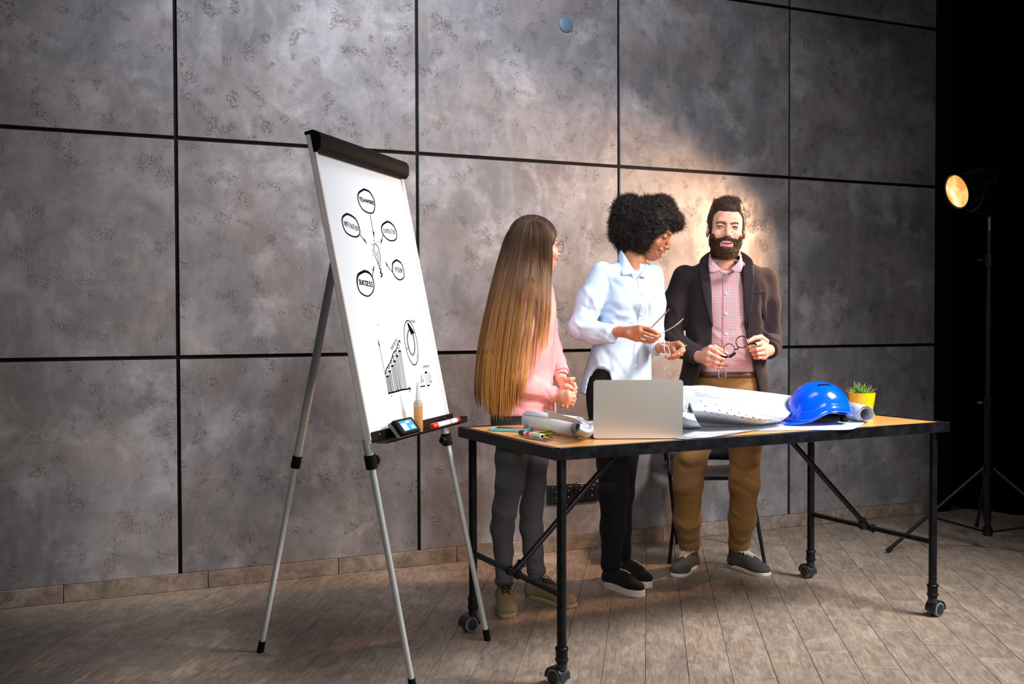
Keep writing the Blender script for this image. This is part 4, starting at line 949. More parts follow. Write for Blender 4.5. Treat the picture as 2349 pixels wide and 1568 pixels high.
# ------------------------------------------------------------------ the man
def man():
    D0 = 5.06; foot = onz(1655, 1312); par = thing('person', (foot[0], foot[1]+0.08, 0), 'bearded person in a dark brown blazer and checked shirt, holding black glasses', 'person')
    # body frame
    X, Y = Xd(0), Fd(0)
    # head
    hO = V(1666, 522, 4.98); hy = nrm(Fd(-7)-UZ*0.03); hX, hY, hZ = frame3(hy, UZ+RH*0.07); HF = (hO, hX, hY, hZ, 1.10)
    hs = head_sdf('man'); hs.cone((0, -.018, -.060), (0, -.034, -.165), .053, .060, k=.02)
    v, f = hs.mesh(.0017); v = lap(v, f, 1, .3); N = vnormals(v, f); C = paint_face(v, 'man')
    # beard mask in head space
    def bmask(p):
        x, y, z = np.abs(p[:, 0]), p[:, 1], p[:, 2]
        ln = .074-.040*sst(x, .034, .060); jaw = sst(-z-ln, -.003, .008)*(1-sst(-z, .118, .136))*sst(y, -.012, .004)
        side = sst(x, .043, .052)*sst(y, -.010, .004)*(1-sst(y, .026, .046))*(1-sst(z, .010, .030))*sst(z, -.10, -.05)
        mo = (1-sst(polydist(p, [(-.034, .084, -.066), (-.026, .092, -.056), (0, .104, -.0515), (.026, .092, -.056), (.034, .084, -.066)]), .0048, .0085))
        mo2 = (1-sst(polydist(p, [(-.034, .080, -.064), (-.040, .070, -.078), (-.036, .068, -.10)]), .008, .016))+(1-sst(polydist(p, [(.034, .080, -.064), (.040, .070, -.078), (.036, .068, -.10)]), .008, .016))
        lipc = 1-sst(np.sqrt((x/.030)**2+((z+.074)/.0150)**2), .85, 1.0); lipc *= sst(y, .07, .08)
        soul = 1-sst(np.sqrt((x/.008)**2+((z+.094)/.008)**2), .6, 1.2)
        m = np.maximum(np.maximum(jaw, side*.9), np.minimum(mo2, 1)*.9); m = m*(1-lipc); low = sst(-z, .086, .094); m = np.where(y > .07, m*np.maximum(low, sst(x, .026, .034)), m)
        ear = blob(p, (.084, -.010, -.012), (.020, .034, .042), .2)+blob(p, (-.084, -.010, -.012), (.020, .034, .042), .2); return np.clip(np.maximum(m, mo*sst(-z, .044, .048))*(1-ear), 0, 1)
    bm = bmask(v); bc = np.array(srgb('#4a3323')); C = lerpc(C, bc, .75*bm)
    def hmask(p):
        x, y, z = np.abs(p[:, 0]), p[:, 1], p[:, 2]
        line = .068-.35*np.maximum(x-.045, 0)+.0010*vnoise(p, 220, 77)+.003*sst(x, .02, .04)          # hairline height at the front
        fr = sst(z-line+np.maximum(0, .055-y)*1.25, -.004, .006)
        side = sst(z, -.030, -.015)*(1-sst(y, .030, .046))*sst(x, .05, .06)*(1-sst(y-.25*(z-.0), .028, .045))
        back = sst(-y, .015, .03)*sst(z, -.075, -.05); ear = blob(p, (.084, -.010, -.012), (.020, .034, .042), .2)+blob(p, (-.084, -.010, -.012), (.020, .034, .042), .2)
        return np.clip(np.maximum(np.maximum(fr, side), back)*(1-ear), 0, 1)
    hm = hmask(v); C = lerpc(C, srgb('#2c1e16'), .85*hm)
    # hand + forearm meshes
    parts = [(xf(v, *HF), f, C)]
    wl = V(1604, 818, 4.90); kl = [V(1629, 797, 4.795), V(1627, 811, 4.775), V(1625, 824, 4.780), V(1625, 835, 4.795)]
    fl = [[V(1645, 806, 4.76), V(1660, 817, 4.775), V(1664, 821, 4.79)], [V(1645, 819, 4.745), V(1659, 824, 4.77), V(1655, 829, 4.80)], [V(1642, 830, 4.755), V(1655, 834, 4.78), V(1651, 837, 4.81)], [V(1640, 840, 4.775), V(1651, 842, 4.80), V(1647, 843, 4.825)]]
    tl = [V(1618, 803, 4.845), V(1640, 797, 4.815), V(1655, 804, 4.80), V(1666, 811.5, 4.79)]
    parts.append(handmesh(wl, kl, fl, tl, None, .0093, SK_L, V(1578, 806, 4.98), palm_r=.0175))
    wr = V(1764, 803, 4.92); kr = [V(1748, 786, 4.80), V(1750, 798, 4.79), V(1752, 809, 4.80), V(1752, 819, 4.82)]
    fR = [[V(1733, 790, 4.755), V(1720, 795, 4.765), V(1716, 795.5, 4.78)], [V(1736, 801, 4.745), V(1723, 803, 4.77), V(1726, 806, 4.80)], [V(1739, 811, 4.755), V(1728, 812, 4.78), V(1731, 814, 4.81)], [V(1741, 820, 4.775), V(1731, 820, 4.80), V(1734, 821, 4.825)]]
    tR = [V(1758, 783, 4.87), V(1745, 773, 4.825), V(1731, 775, 4.79), V(1717, 782.5, 4.775)]
    parts.append(handmesh(wr, kr, fR, tR, None, .0093, SK_L, V(1776, 790, 5.02), palm_r=.0175))
    for (x_, d_) in ((1583, 5.14), (1687, 5.14)):      # ankles
        s = Sdf().cone(V(x_+2, 1250, d_+.04), V(x_, 1285, d_+.04), .036, .036); a, b = s.mesh(.006); parts.append((a, b, np.tile(np.array(srgb('#2b2b2e')), (len(a), 1))))
    # covered trunk, arms and legs (under the clothes) keep the figure whole
    s = Sdf(); s.loft([(V(1666, 600, D0), .07, .06), (V(1666, 650, D0), .16, .08), (V(1666, 760, D0), .145, .10), (V(1666, 900, D0), .15, .10), (V(1666, 940, D0), .14, .10)], X, Y)
    s.chain([V(1570, 640, D0), V(1536, 775, D0), wl], [.03, .026, .022]); s.chain([V(1755, 642, D0), V(1768, 776, D0), wr], [.03, .026, .022])
    s.chain([V(1625, 930, D0), V(1580, 1110, 5.0), V(1584, 1250, 5.17)], [.05, .03, .026]); s.chain([V(1705, 930, D0), V(1706, 1110, 5.0), V(1688, 1250, 5.17)], [.05, .03, .026])
    a, b = s.mesh(.013); parts.append((a, b, np.tile(np.array(SK_L), (len(a), 1))))
    body = bodymesh(par, parts); eyes_teeth(body, HF, 'man', (0.05, 0.02))
    # beard and hair: shells grown from the face plus strands
    rg = np.random.default_rng(3)
    def shell(mask, thick, c0, c1, seed):
        keep = mask[f].max(1) > .12; F2 = f[keep]; u, inv = np.unique(F2, return_inverse=True); F2 = inv.reshape(F2.shape); vv = v[u]+N[u]*(thick(v[u])*mask[u])[:, None]
        t_ = .5+.5*vnoise(v[u]*np.array([1, 1, .4]), 190, seed); cc = np.array(c0)[None]*(1-t_[:, None])+np.array(c1)[None]*t_[:, None]; return xf(vv, *HF), F2, cc
    bth = lambda p: .0025+.0085*sst(-p[:, 2], .080, .118)+.002*vnoise(p, 260, 4)
    def grow(mask, n, dirf, length, w, c0, c1, seed, th, bnd=.25, rt=.7):
        ar = mask**1.2; ar = ar/ar.sum(); ix = rg.choice(len(v), n, p=ar); root = v[ix]+N[ix]*(th(v[ix])*mask[ix]*rt)[:, None]; d = dirf(v[ix], N[ix]); k = 6; t = np.linspace(0, 1, k)[None, :, None]
        Lg = (length(v[ix])*(.6+.7*rg.random(n)))[:, None, None]; bend = rg.normal(size=(n, 1, 3))*bnd; P = root[:, None]+d[:, None]*t*Lg+bend*t*t*Lg
        q = rg.random((n, 1, 1)); cc = np.array(c0)*(1-q)+np.array(c1)*q; cc = np.broadcast_to(cc, P.shape); o_ = HF; PW = o_[0]+o_[4]*(P[..., :1]*o_[1]+P[..., 1:2]*o_[2]+P[..., 2:]*o_[3])
        return ribbons(PW, w*np.linspace(1, .25, k), cc, seed=seed)
    bd = lambda p, n_: (n_*.35+np.array([0, .05, -.9])+np.stack([p[:, 0]*-2, p[:, 1]*0, p[:, 2]*0], 1)); 
    p1 = shell(bm, bth, srgb('#1f140d'), srgb('#4c3423'), 5); p2 = grow(bm, 9000, lambda p, n_: np.array([nrm(q) for q in bd(p, n_)]), lambda p: .005+.006*sst(-p[:, 2], .07, .11), .00040, srgb('#1d130d'), srgb('#6e4d33'), 6, bth, .16, 1.0)
    add_hair('beard', body, [p1, p2], M_hair)
    hth = lambda p: .003+.015*sst(p[:, 2], .060, .100)*sst(p[:, 1], -.06, .03)*(1+.45*vnoise(p*np.array([1,.5,1]), 130, 8))+.006*sst(p[:, 2], .07, .11)+.0045*sst(np.abs(p[:, 0]), .05, .07)
    def hd(p, n_):
        topm = np.maximum(sst(p[:, 2], .05, .085), sst(p[:, 1], .02, .05)*sst(p[:, 2], .03, .05))[:, None]; swirl = np.stack([.55+.4*np.sin(p[:, 0]*80), -.55+0*p[:, 0], .55+.3*np.sin(p[:, 0]*120+1)], 1); dn = np.array([0, -.55, -.75]); q = topm*swirl+(1-topm)*dn; q = q-n_*((q*n_).sum(1)[:, None])*.85+n_*(.28+.9*(sst(p[:, 1], .03, .06)*sst(p[:, 2], .04, .06))[:, None]); return q/np.linalg.norm(q, axis=1, keepdims=True)
    p3 = shell(hm, hth, srgb('#20150f'), srgb('#4d3626'), 9); p4 = grow(hm, 9000, hd, lambda p: .006+.012*sst(p[:, 2], .05, .09), .00045, srgb('#1d130d'), srgb('#6a4c36'), 10, hth, .12, 1.0)
    add_hair('hair', body, [p3, p4], M_hair)
    # ---------------- checked shirt
    secs = [(V(1664, 596, 4.99), .068, .060), (V(1665, 606, 5.02), .085, .066), (V(1666, 616, D0), .15, .085), (V(1666, 640, D0), .172, .100), (V(1666, 690, D0), .170, .122), (V(1667, 750, D0), .158, .122), (V(1668, 805, D0), .152, .118), (V(1668, 858, D0), .155, .118)]
    sh = Sdf(); sh.rk = 1.0; sh.loft(secs, X, Y, n=2.3, grow=.004)
    sh.chain([V(1585, 640, D0), V(1538, 775, D0), wl+(V(1578, 806, 4.98)-wl)*.35], [.036, .028, .026], k=.04).chain([V(1742, 642, D0), V(1766, 776, D0), wr+(V(1776, 790, 5.02)-wr)*.35], [.036, .028, .026], k=.04)
    sh.cone(V(1664, 575, 4.99), V(1665, 600, 5.0), .062, .066, k=.004, op='s')
    for a, b, am in (([(1635, 752), (1655, 762), (1680, 757)], .010, -.005), ([(1700, 748), (1720, 742)], .012, -.006), ([(1640, 790), (1662, 803)], .008, -.005), ([(1690, 810), (1710, 818), (1725, 815)], .010, -.005), ([(1640, 765), (1650, 775), (1662, 776)], .007, .004), ([(1675, 775), (1700, 765)], .009, .005), ([(1675, 828), (1705, 832)], .009, -.004)):
        sh.fold(a, b, am, 4.7)
    xo = V(1660, 700, D0)
    def shuv(v): q = v-xo; return np.stack([q@X, v[:, 2], q@Y], 1)
    t = NT('gingham_shirt'); at = t.n('ShaderNodeAttribute'); at.attribute_name = 'cuv'; sx = t.n('ShaderNodeSeparateXYZ'); t.l(at.outputs['Vector'], sx.inputs[0])
    def stripe(axis, per, off, w): q = t.math('FRACT', t.math('ADD', t.math('MULTIPLY', sx.outputs[axis], 1/per), off)); return t.math('LESS_THAN', q, w)
    base = t.mix(0.0, srgb('#e9d9dc'), srgb('#e9d9dc'))
    for ax in (0, 1):
        base = t.mix(t.math('MULTIPLY', stripe(ax, .0148, .0 if ax == 0 else .2, .36), .62), base, srgb('#c22f3e'), 'MIX')
    for ax in (0, 1):
        base = t.mix(t.math('MULTIPLY', stripe(ax, .0148, .42 if ax == 0 else .62, .20), .72), base, srgb('#1f3350'), 'MIX')
    M_ging = t.set(col=base, rough=.85, sheen=.1, nrm=t.bump(t.noise(t.pos(), 60, 3), .1, .002))
    sho = clothmesh('shirt', sh, M_ging, par, .0045, 1, attr=shuv)
    def put(px, py, d=4.7, off=.002, sdf=sh):
        o = V(px, py, d); k = nrm(o-CO); return hit(sdf, np.array([o]), np.array([k]))[0]-k*off
    # placket, collar, buttons
    pk = np.array([[put(px+dx, py) for dx in (-7.5, -5, 0, 5, 7.5)] for px, py in zip(np.linspace(1665.5, 1664, 26), np.linspace(618, 840, 26))])
    mb = MB().grid(pk, .0025); me = mb.mesh('placket', True); setvec(me, shuv(np.concatenate(mb.v)), 'cuv'); link('placket', me, M_ging, sho)
    for py in (628, 673, 719, 765, 808):
        q = put(1665.5, py, off=.004); MB().lathe(q, -CF, [(.0055, 0), (.0055, .002), (.0045, .003), (.002, .0022), (0, .0022)], 16).build('button', plain('pearl_button', '#eee5da', .3), sho)
    def collar(nameobj, pts_top, pts_bot, mat, parent, attr=True, thick=.003, n=10, m=5, lab=None, nm='collar'):
        T_ = catmull(np.array(pts_top), n); B_ = catmull(np.array(pts_bot), n); G = np.array([[T_[i]*(1-u)+B_[i]*u for u in np.linspace(0, 1, m)] for i in range(n)]); mb = MB().grid(G, thick); me = mb.mesh(nm, True)
        if attr: setvec(me, shuv(np.concatenate(mb.v)), 'cuv')
        return link(nm, me, mat, parent, label=lab)
    collar('c', [V(1630, 575, 5.03), V(1629, 583, 4.975), V(1634, 596, 4.93), V(1647, 611, 4.905), V(1657, 619, 4.90)], [V(1627, 590, 5.03), V(1626, 604, 4.945), V(1627.5, 622, 4.905), V(1634, 624, 4.895), V(1652, 620, 4.893)], M_ging, sho)
    collar('c', [V(1697, 575, 5.03), V(1698, 583, 4.975), V(1697, 594, 4.93), V(1688, 606, 4.905), V(1675, 616, 4.90)], [V(1703, 590, 5.03), V(1704, 603, 4.95), V(1702, 616, 4.905), V(1697, 624, 4.895), V(1683, 620, 4.893)], M_ging, sho)
    collar('c', [V(1638, 600, 4.965), V(1648, 614, 4.925), V(1664, 621, 4.915), V(1682, 614, 4.925), V(1692, 600, 4.965)], [V(1637, 612, 4.935), V(1648, 622, 4.910), V(1664, 627, 4.905), V(1682, 622, 4.910), V(1693, 612, 4.935)], M_ging, sho, nm='collar_band')
    # ---------------- trousers with belt
    M_chino = mat_cloth('tan_chino', '#9a7444', .85, 800, .15, .1, col2='#7d5b32')
    tr = Sdf(); tr.rk = 1.8; tr.loft([(V(1668, 960, D0), .150, .108), (V(1668, 905, D0), .166, .122), (V(1668, 850, D0), .158, .121)], X, Y, n=2.3)
    ll = [V(1623, 935, D0), V(1596, 1010, 5.04), V(1584, 1060, 5.02), V(1578, 1110, 5.0), V(1577, 1190, 5.09), V(1582, 1248, 5.165)]; tr.chain(ll, [.090, .079, .074, .068, .064, .053], k=.03)
    rl = [V(1708, 935, D0), V(1709, 1010, 5.04), V(1707, 1110, 5.0), V(1703, 1190, 5.09), V(1695, 1246, 5.165)]; tr.chain(rl, [.092, .080, .070, .064, .054], k=.03)
    for pts, w, am in (([(1552, 1060), (1580, 1075), (1610, 1068)], .014, -.007), ([(1548, 1125), (1575, 1118), (1606, 1100)], .016, .007), ([(1552, 1135), (1580, 1140), (1604, 1130)], .010, -.006), ([(1552, 1195), (1580, 1215), (1600, 1200)], .012, .006),
                       ([(1556, 1240), (1580, 1250), (1600, 1242)], .010, -.006), ([(1560, 1228), (1585, 1236), (1602, 1225)], .009, .005), ([(1676, 1060), (1700, 1080), (1738, 1072)], .014, -.007), ([(1678, 1095), (1705, 1102), (1735, 1120)], .013, .007), ([(1680, 1110), (1712, 1125), (1732, 1140)], .010, -.006),
                       ([(1682, 1225), (1705, 1240), (1722, 1225)], .010, .006), ([(1680, 1243), (1700, 1252), (1722, 1240)], .008, -.005), ([(1680, 1170), (1700, 1185), (1728, 1160)], .012, .005), ([(1610, 880), (1640, 890), (1655, 905)], .010, -.005), ([(1680, 905), (1700, 885), (1725, 875)], .010, -.005), ([(1664, 868), (1662, 900), (1664, 930)], .005, -.004)):
        tr.fold(pts, w, am, 4.8)
    tro = clothmesh('trousers', tr, M_chino, par, .006, 1, folds=lambda v: .0016*vnoise(v*np.array([1, 1, 2.2]), 26, 3))
    def ring(sdfn, py, dz, off=.002, n=44, span=(-1, 1)):
        c0 = V(1668, py, D0); out = []
        for a in np.linspace(span[0]*math.pi, span[1]*math.pi, n): d_ = X*math.sin(a)+Y*math.cos(a); out.append(d_)
        O_ = np.array([c0+d_*.30+UZ*dz for d_ in out]); Dn = -np.array(out); return hit(sdfn, O_, Dn)-Dn*off
    M_belt = plain('brown_leather', '#4b2e1c', .45, bump=.1); G = np.array([ring(tr, 855, z) for z in (-.017, -.008, .008, .017)]); MB().grid(G, .003).build('belt', M_belt, tro, smooth=True)
    bq = put(1657, 856, 4.75, .006, tr); bx, bz = X, UZ; bu = MB()
    for a, b in (((-.017, -.021), (.017, -.021)), ((-.017, .021), (.017, .021)), ((-.017, -.021), (-.017, .021)), ((.017, -.021), (.017, .021))): bu.tube([bq+bx*a[0]+bz*a[1], bq+bx*b[0]+bz*b[1]], .0021, 8)
    bu.tube([bq-bx*.015, bq+bx*.006], .0016, 6).build('buckle', plain('nickel', '#d8d2c4', .25, 1.0), tro)
    for px in (1706, 1628): q0 = put(px, 845, 4.75, .005, tr); q1 = put(px+2, 872, 4.75, .005, tr); MB().box((q0+q1)/2, (.010, .003, np.linalg.norm(q1-q0)), (X, Y, nrm(q1-q0)), .001).build('belt_loop', M_chino, tro)
    for px, d_ in ((1578, 5.02), (1697, 5.02)):      # turned hems
        pass
    # ---------------- blazer
    M_wool = mat_cloth('dark_brown_wool', '#2e2426', .92, 1100, .35, .1, .06, col2='#221b1e', spec=.2)
    secs = [(V(1664, 588, 5.05), .070, .055), (V(1665, 600, D0), .100, .066), (V(1666, 612, D0), .155, .080), (V(1666, 628, D0), .190, .098), (V(1666, 660, D0), .200, .122), (V(1666, 720, D0), .188, .136), (V(1664, 790, D0), .180, .134), (V(1660, 850, D0), .195, .138), (V(1658, 905, D0), .215, .142)]
    jk = Sdf(); jk.rk = 1.25; jk.loft(secs, X, Y, n=2.5, grow=.010)
    jk.chain([V(1570, 636, D0), V(1548, 700, D0), V(1537, 772, 5.05)], [.060, .062, .056], k=.035).chain([V(1537, 772, 5.05), V(1562, 796, 4.98), V(1597, 815, 4.91)], [.055, .050, .040], k=.02)
    jk.chain([V(1757, 640, D0), V(1762, 700, D0), V(1766, 770, 5.06)], [.058, .056, .054], k=.035).chain([V(1766, 770, 5.06), V(1768, 792, 4.99), V(1764, 803, 4.925)], [.054, .050, .043], k=.02)
    # inside hollow, neck hole, open front
    jk.loft([(p_, a_-.014, b_-.012) for p_, a_, b_ in secs[3:]]+[(V(1658, 960, D0), .20, .13)], X, Y, n=2.5, grow=.006, op='s', k=.003)
    jk.cone(V(1664, 560, 5.0), V(1664, 603, 4.98), .064, .074, k=.004, op='s')
    op = [(603, 1633, 1699), (640, 1629, 1704), (700, 1631, 1706), (750, 1634, 1709), (790, 1632, 1716), (830, 1612, 1729), (870, 1600, 1738), (940, 1588, 1752)]
    zz = np.array([V(1665, q[0], 4.93)[2] for q in op])[::-1]; xl = np.array([(V(q[1], q[0], 4.93)-xo)@X for q in op])[::-1]; xr = np.array([(V(q[2], q[0], 4.93)-xo)@X for q in op])[::-1]
    def wedge(P):
        q = P-xo; x_ = q@X; a = np.interp(P[..., 2], zz, xl); b = np.interp(P[..., 2], zz, xr); y_ = q@Y
        d = np.maximum(a-x_, x_-b); return np.maximum(np.maximum(d, -(y_-.02)), P[..., 2]-zz[-1]-.03)
    jk.custom(wedge, xo-.5, xo+.5, 's', .006)
    for px, py, d_, r_ in ((1606, 818, 4.88, .036), (1758, 803, 4.86, .040)): pass
    jk.cuff(V(1600, 816, 4.905), V(1625, 826, 4.82)-V(1600, 816, 4.905), .046, .10); jk.cuff(V(1763, 803, 4.925), V(1750, 806, 4.82)-V(1763, 803, 4.925), .052, .10)
    for pts, w, am, d_ in (([(1535, 755), (1552, 768), (1566, 764)], .010, -.006, 5.0), ([(1526, 790), (1550, 782), (1570, 790)], .010, .006, 4.98), ([(1560, 775), (1585, 795), (1602, 800)], .010, -.005, 4.93), ([(1545, 700), (1556, 730), (1560, 755)], .012, .004, 5.0),
                           ([(1750, 745), (1765, 760), (1785, 765)], .011, -.007, 5.0), ([(1752, 758), (1770, 775), (1788, 782)], .010, .006, 5.0), ([(1745, 700), (1755, 735), (1762, 760)], .012, -.005, 4.98), ([(1580, 650), (1575, 700), (1580, 760)], .012, -.005, 4.98),
                           ([(1748, 655), (1750, 700), (1752, 750)], .012, -.004, 4.98), ([(1590, 740), (1605, 790), (1598, 860)], .018, .006, 4.92)):
        jk.fold(pts, w, am, 4.6)
    jo = clothmesh('blazer', jk, M_wool, par, .0045, 1, folds=lambda v: .0022*vnoise(v, 26, 12)+.0008*vnoise(v, 70, 13))
    pj = lambda px, py, off=.004, d=4.65: put(px, py, d, off, jk)
    def patch(poly_in, poly_out, nm, off=.005, n=14, m=6, thick=.004):
        A_ = catmull(np.array(poly_in, float), n); B_ = catmull(np.array(poly_out, float), n); G = []
        for i in range(n):
            row = []
            for j in range(m):
                u = j/(m-1); q = A_[i]*(1-u)+B_[i]*u; row.append([q[0], q[1]])
            G.append(row)
        G = np.array(G); Pp = np.zeros((n, m, 3))
        for i in range(n):
            for j in range(m):
                o = V(*G[i, j], 4.65); k = nrm(o-CO); h_ = hit(jk, np.array([o]), np.array([k]))[0]; dd = (h_-CO)@CF; dd = min(dd, 4.99 if G[i, j][1] < 640 else 4.96); Pp[i, j] = V(*G[i, j], dd)-k*off
        # keep the sheet smooth
        for _ in range(3): Pp[1:-1, 1:-1] = (Pp[:-2, 1:-1]+Pp[2:, 1:-1]+Pp[1:-1, :-2]+Pp[1:-1, 2:])/4
        return MB().grid(Pp, thick).build(nm, M_wool, jo, smooth=True)
    patch([(1634, 574), (1627, 590), (1628, 618), (1630, 660), (1632, 705), (1634, 748)], [(1622, 580), (1606, 595), (1604, 620), (1609, 660), (1620, 706), (1633, 750)], 'lapel', .007)
    patch([(1698, 575), (1703, 592), (1705, 620), (1706, 660), (1707, 715), (1710, 760)], [(1712, 583), (1727, 598), (1730, 622), (1729, 665), (1722, 725), (1711, 764)], 'lapel', .007)
    pp = [pj(1727, 668, .004), pj(1742, 664, .004), pj(1755, 660, .004)]; pq = [pj(1727, 675, .004), pj(1742, 672, .004), pj(1756, 669, .004)]
    MB().grid(np.array([pp, pq]), .003).build('breast_pocket', M_wool, jo, smooth=False)
    # ---------------- shoes
    shoe(par, onz(1592, 1296), onz(1550, 1324), 'sneaker', .050); shoe(par, onz(1674, 1296), onz(1762, 1322), 'sneaker', .050)
    # ---------------- glasses in his hands
    gl = thing('glasses', V(1690, 800, 4.76), 'black round-rimmed glasses held by the bearded person with both hands', 'glasses')
    M_gf = plain('black_acetate', '#0a0a0c', .18); M_gl = NT('lens_glass').set(col=(.9, .93, .95), rough=.02, trans=1.0, ior=1.05, alpha=.25)
    g = MB(); L1 = V(1672.5, 801, 4.755); L2 = V(1701.5, 784, 4.77); ax = nrm(L2-L1); up_ = nrm(np.cross(ax, CF)); 
    if up_[2] < 0: up_ = -up_
    def rim(c, rx, ry, tl=0.0): return [c+ax*rx*math.cos(a)+up_*ry*math.sin(a)+CF*.002*math.cos(2*a) for a in np.linspace(0, 2*math.pi, 30)[:-1]]
    g.tube(rim(L1, .027, .026), .0019, 8, closed=True).tube(rim(L2, .0285, .027), .0024, 8, closed=True)
    g.tube([L1+ax*.024-up_*.012, (L1+L2)/2-up_*.019-CF*.004, L2-ax*.026-up_*.008], [.003, .0042, .003], 8); g.build('frame', M_gf, gl)
    for c in (L1, L2): MB().lathe(c, -CF, [(.0265, 0), (.0265, .001)], 28).build('lens', M_gl, gl, smooth=False)
    MB().tube([L1+ax*.022-up_*.018, V(1674, 818, 4.74), V(1664, 820, 4.745), V(1650, 815, 4.76)], [.0022, .0026, .003, .003], 8).build('temple_arm', M_gf, gl)
    MB().tube([V(1652, 816, 4.762), V(1676, 819, 4.735), V(1683, 813, 4.735), V(1687, 809, 4.74)], [.003, .0035, .005, .0045], 8).build('temple_tip', M_gf, gl)
    MB().tube([L2+ax*.027+up_*.004, V(1717, 789, 4.765), V(1731, 786, 4.745), V(1736, 791, 4.74)], [.0025, .003, .0042, .0035], 8).build('temple_arm', M_gf, gl)
    return par
man()
# ------------------------------------------------------------------ the person in the pale blue shirt
def afro_woman():
    D0 = 4.80; foot = onz(1425, 1345); par = thing('person', (foot[0], foot[1]+.05, 0), 'person with curly black hair and pale blue shirt, looking down, holding a pencil', 'person')
    X, Y = Xd(42), Fd(42)
    hy = nrm(RH*.86+UZ*(-.52)-FH*.34); hX, hY, hZ = frame3(hy, UZ+RH*.10); s_ = 1.06
    hO = V(1534, 548, 4.77)-s_*(hY*.088-hX*0.02); HF = (hO, hX, hY, hZ, s_)
    hs = head_sdf('w2'); v, f = hs.mesh(.0016); v = lap(v, f, 1, .3); C = paint_face(v, 'w2'); parts = [(xf(v, *HF), f, C)]
    nb = hO+s_*(-hY*.030-hZ*.075); s = Sdf().chain([hO+s_*(-hY*.015-hZ*.05), nb, V(1452, 600, D0-.01), V(1446, 640, D0)], [.052, .050, .053, .075], k=.03)
    s.ell(V(1458, 640, 4.79), (.05, .05, .05), k=.04); a, b = s.mesh(.004); parts.append((a, b, np.tile(np.array(SK_D)*.97, (len(a), 1))))
    wr = V(1420, 760, 4.56); kn = [V(1468, 751, 4.440), V(1469, 760, 4.430), V(1467, 769, 4.438), V(1462, 778, 4.452)]
    fg = [[V(1490, 754, 4.415), V(1503, 761, 4.405), V(1512, 766, 4.405)], [V(1492, 768, 4.402), V(1505, 772, 4.398), V(1514, 770, 4.402)], [V(1489, 778, 4.412), V(1502, 780, 4.410), V(1508, 777, 4.42)], [V(1481, 784, 4.432), V(1493, 785, 4.428), V(1500, 783, 4.44)]]
    th = [V(1448, 757, 4.475), V(1472, 752, 4.452), V(1490, 757, 4.435), V(1508, 765, 4.418)]
    parts.append(handmesh(wr, kn, fg, th, None, .0078, tuple(np.array(SK_D)*1.08), V(1385, 762, 4.64), palm_r=.0155, palm_push=(V(1448, 766, 4.475), (.030, .022, .020))))
    wl = V(1520, 797, 4.60); kl = [V(1556, 787, 4.475), V(1564, 793, 4.470), V(1566, 802, 4.475), V(1560, 810, 4.485)]
    fl = [[V(1567, 797, 4.445), V(1562, 806, 4.43), V(1551, 811, 4.425)], [V(1568, 804, 4.442), V(1556, 812, 4.425), V(1543, 816, 4.425)], [V(1563, 812, 4.448), V(1546, 817, 4.432), V(1528, 818.5, 4.435)], [V(1556, 817, 4.460), V(1545, 822, 4.447), V(1534, 823, 4.45)]]
    tl = [V(1532, 788, 4.555), V(1540, 793, 4.520), V(1545, 799, 4.480), V(1547, 805, 4.455)]
    parts.append(handmesh(wl, kl, fl, tl, None, .0078, tuple(np.array(SK_D)*1.08), V(1505, 797, 4.66), palm_r=.0150, palm_push=(V(1540, 798, 4.52), (.026, .020, .018))))
    an = Sdf().cone(V(1399, 1290, 4.80), V(1399, 1318, 4.81), .032, .032).cone(V(1432, 1274, 4.99), V(1433, 1298, 5.0), .032, .032); a, b = an.mesh(.005); parts.append((a, b, np.tile(np.array(SK_D), (len(a), 1))))
    s = Sdf().loft([(V(1448, 615, D0), .09, .07), (V(1445, 660, D0), .14, .08), (V(1432, 760, D0), .12, .085), (V(1420, 880, D0), .145, .10)], X, Y)
    s.chain([V(1374, 625, 4.72), V(1330, 758, 4.68), V(1385, 762, 4.64)], [.03, .026, .022]); s.chain([V(1500, 635, 4.84), V(1502, 760, 4.80), V(1505, 797, 4.66)], [.03, .026, .022])
    s.chain([V(1402, 900, 4.74), V(1408, 1130, 4.72), V(1400, 1295, 4.80)], [.05, .03, .024]); s.chain([V(1440, 900, 4.86), V(1430, 1130, 4.84), V(1432, 1275, 4.99)], [.05, .03, .024])
    a, b = s.mesh(.013); parts.append((a, b, np.tile(np.array(SK_D), (len(a), 1)))); body = bodymesh(par, parts); eyes_teeth(body, HF, 'w2', (0.1, -.5))
    # hair: rounded cloud of tight coils
    D = lambda px, py, r, d=4.80: (V(px, py, d), r)
    hr = Sdf()
    for px, py, r, d in ((1478, 498, .092, 4.80), (1450, 500, .092, 4.80), (1432, 525, .072, 4.80), (1452, 540, .066, 4.79), (1505, 490, .086, 4.80), (1530, 500, .062, 4.79), (1540, 508, .042, 4.77), (1428, 480, .048, 4.80), (1418, 545, .030, 4.80), (1445, 568, .040, 4.79), (1474, 553, .045, 4.76), (1430, 560, .030, 4.80), (1520, 470, .044, 4.80), (1440, 465, .040, 4.80), (1552, 515, .024, 4.77), (1488, 528, .082, 4.765), (1502, 515, .082, 4.765), (1480, 550, .052, 4.745), (1494, 498, .09, 4.77), (1470, 562, .036, 4.75)):
        hr.ell(V(px, py, d), (r*.97, r*.97, r*.90), k=.03)
    cN = V(1480, 510, 4.8); hr.custom(lambda P: (.0075*vnoise(P, 95, 1)+.0050*vnoise(P, 210, 2)+.003*vnoise(P, 480, 3)).astype(np.float32), cN-.3, cN+.3)
    # keep the face clear
    fc = hO+s_*(hY*.112-hZ*.048); hr.ell(fc, (.105*s_, .070*s_, .088*s_), ax=(hX, hY, hZ), k=.01, op='s')
    v1, f1 = hr.mesh(.0045); n1 = vnormals(v1, f1); rg = np.random.default_rng(5)
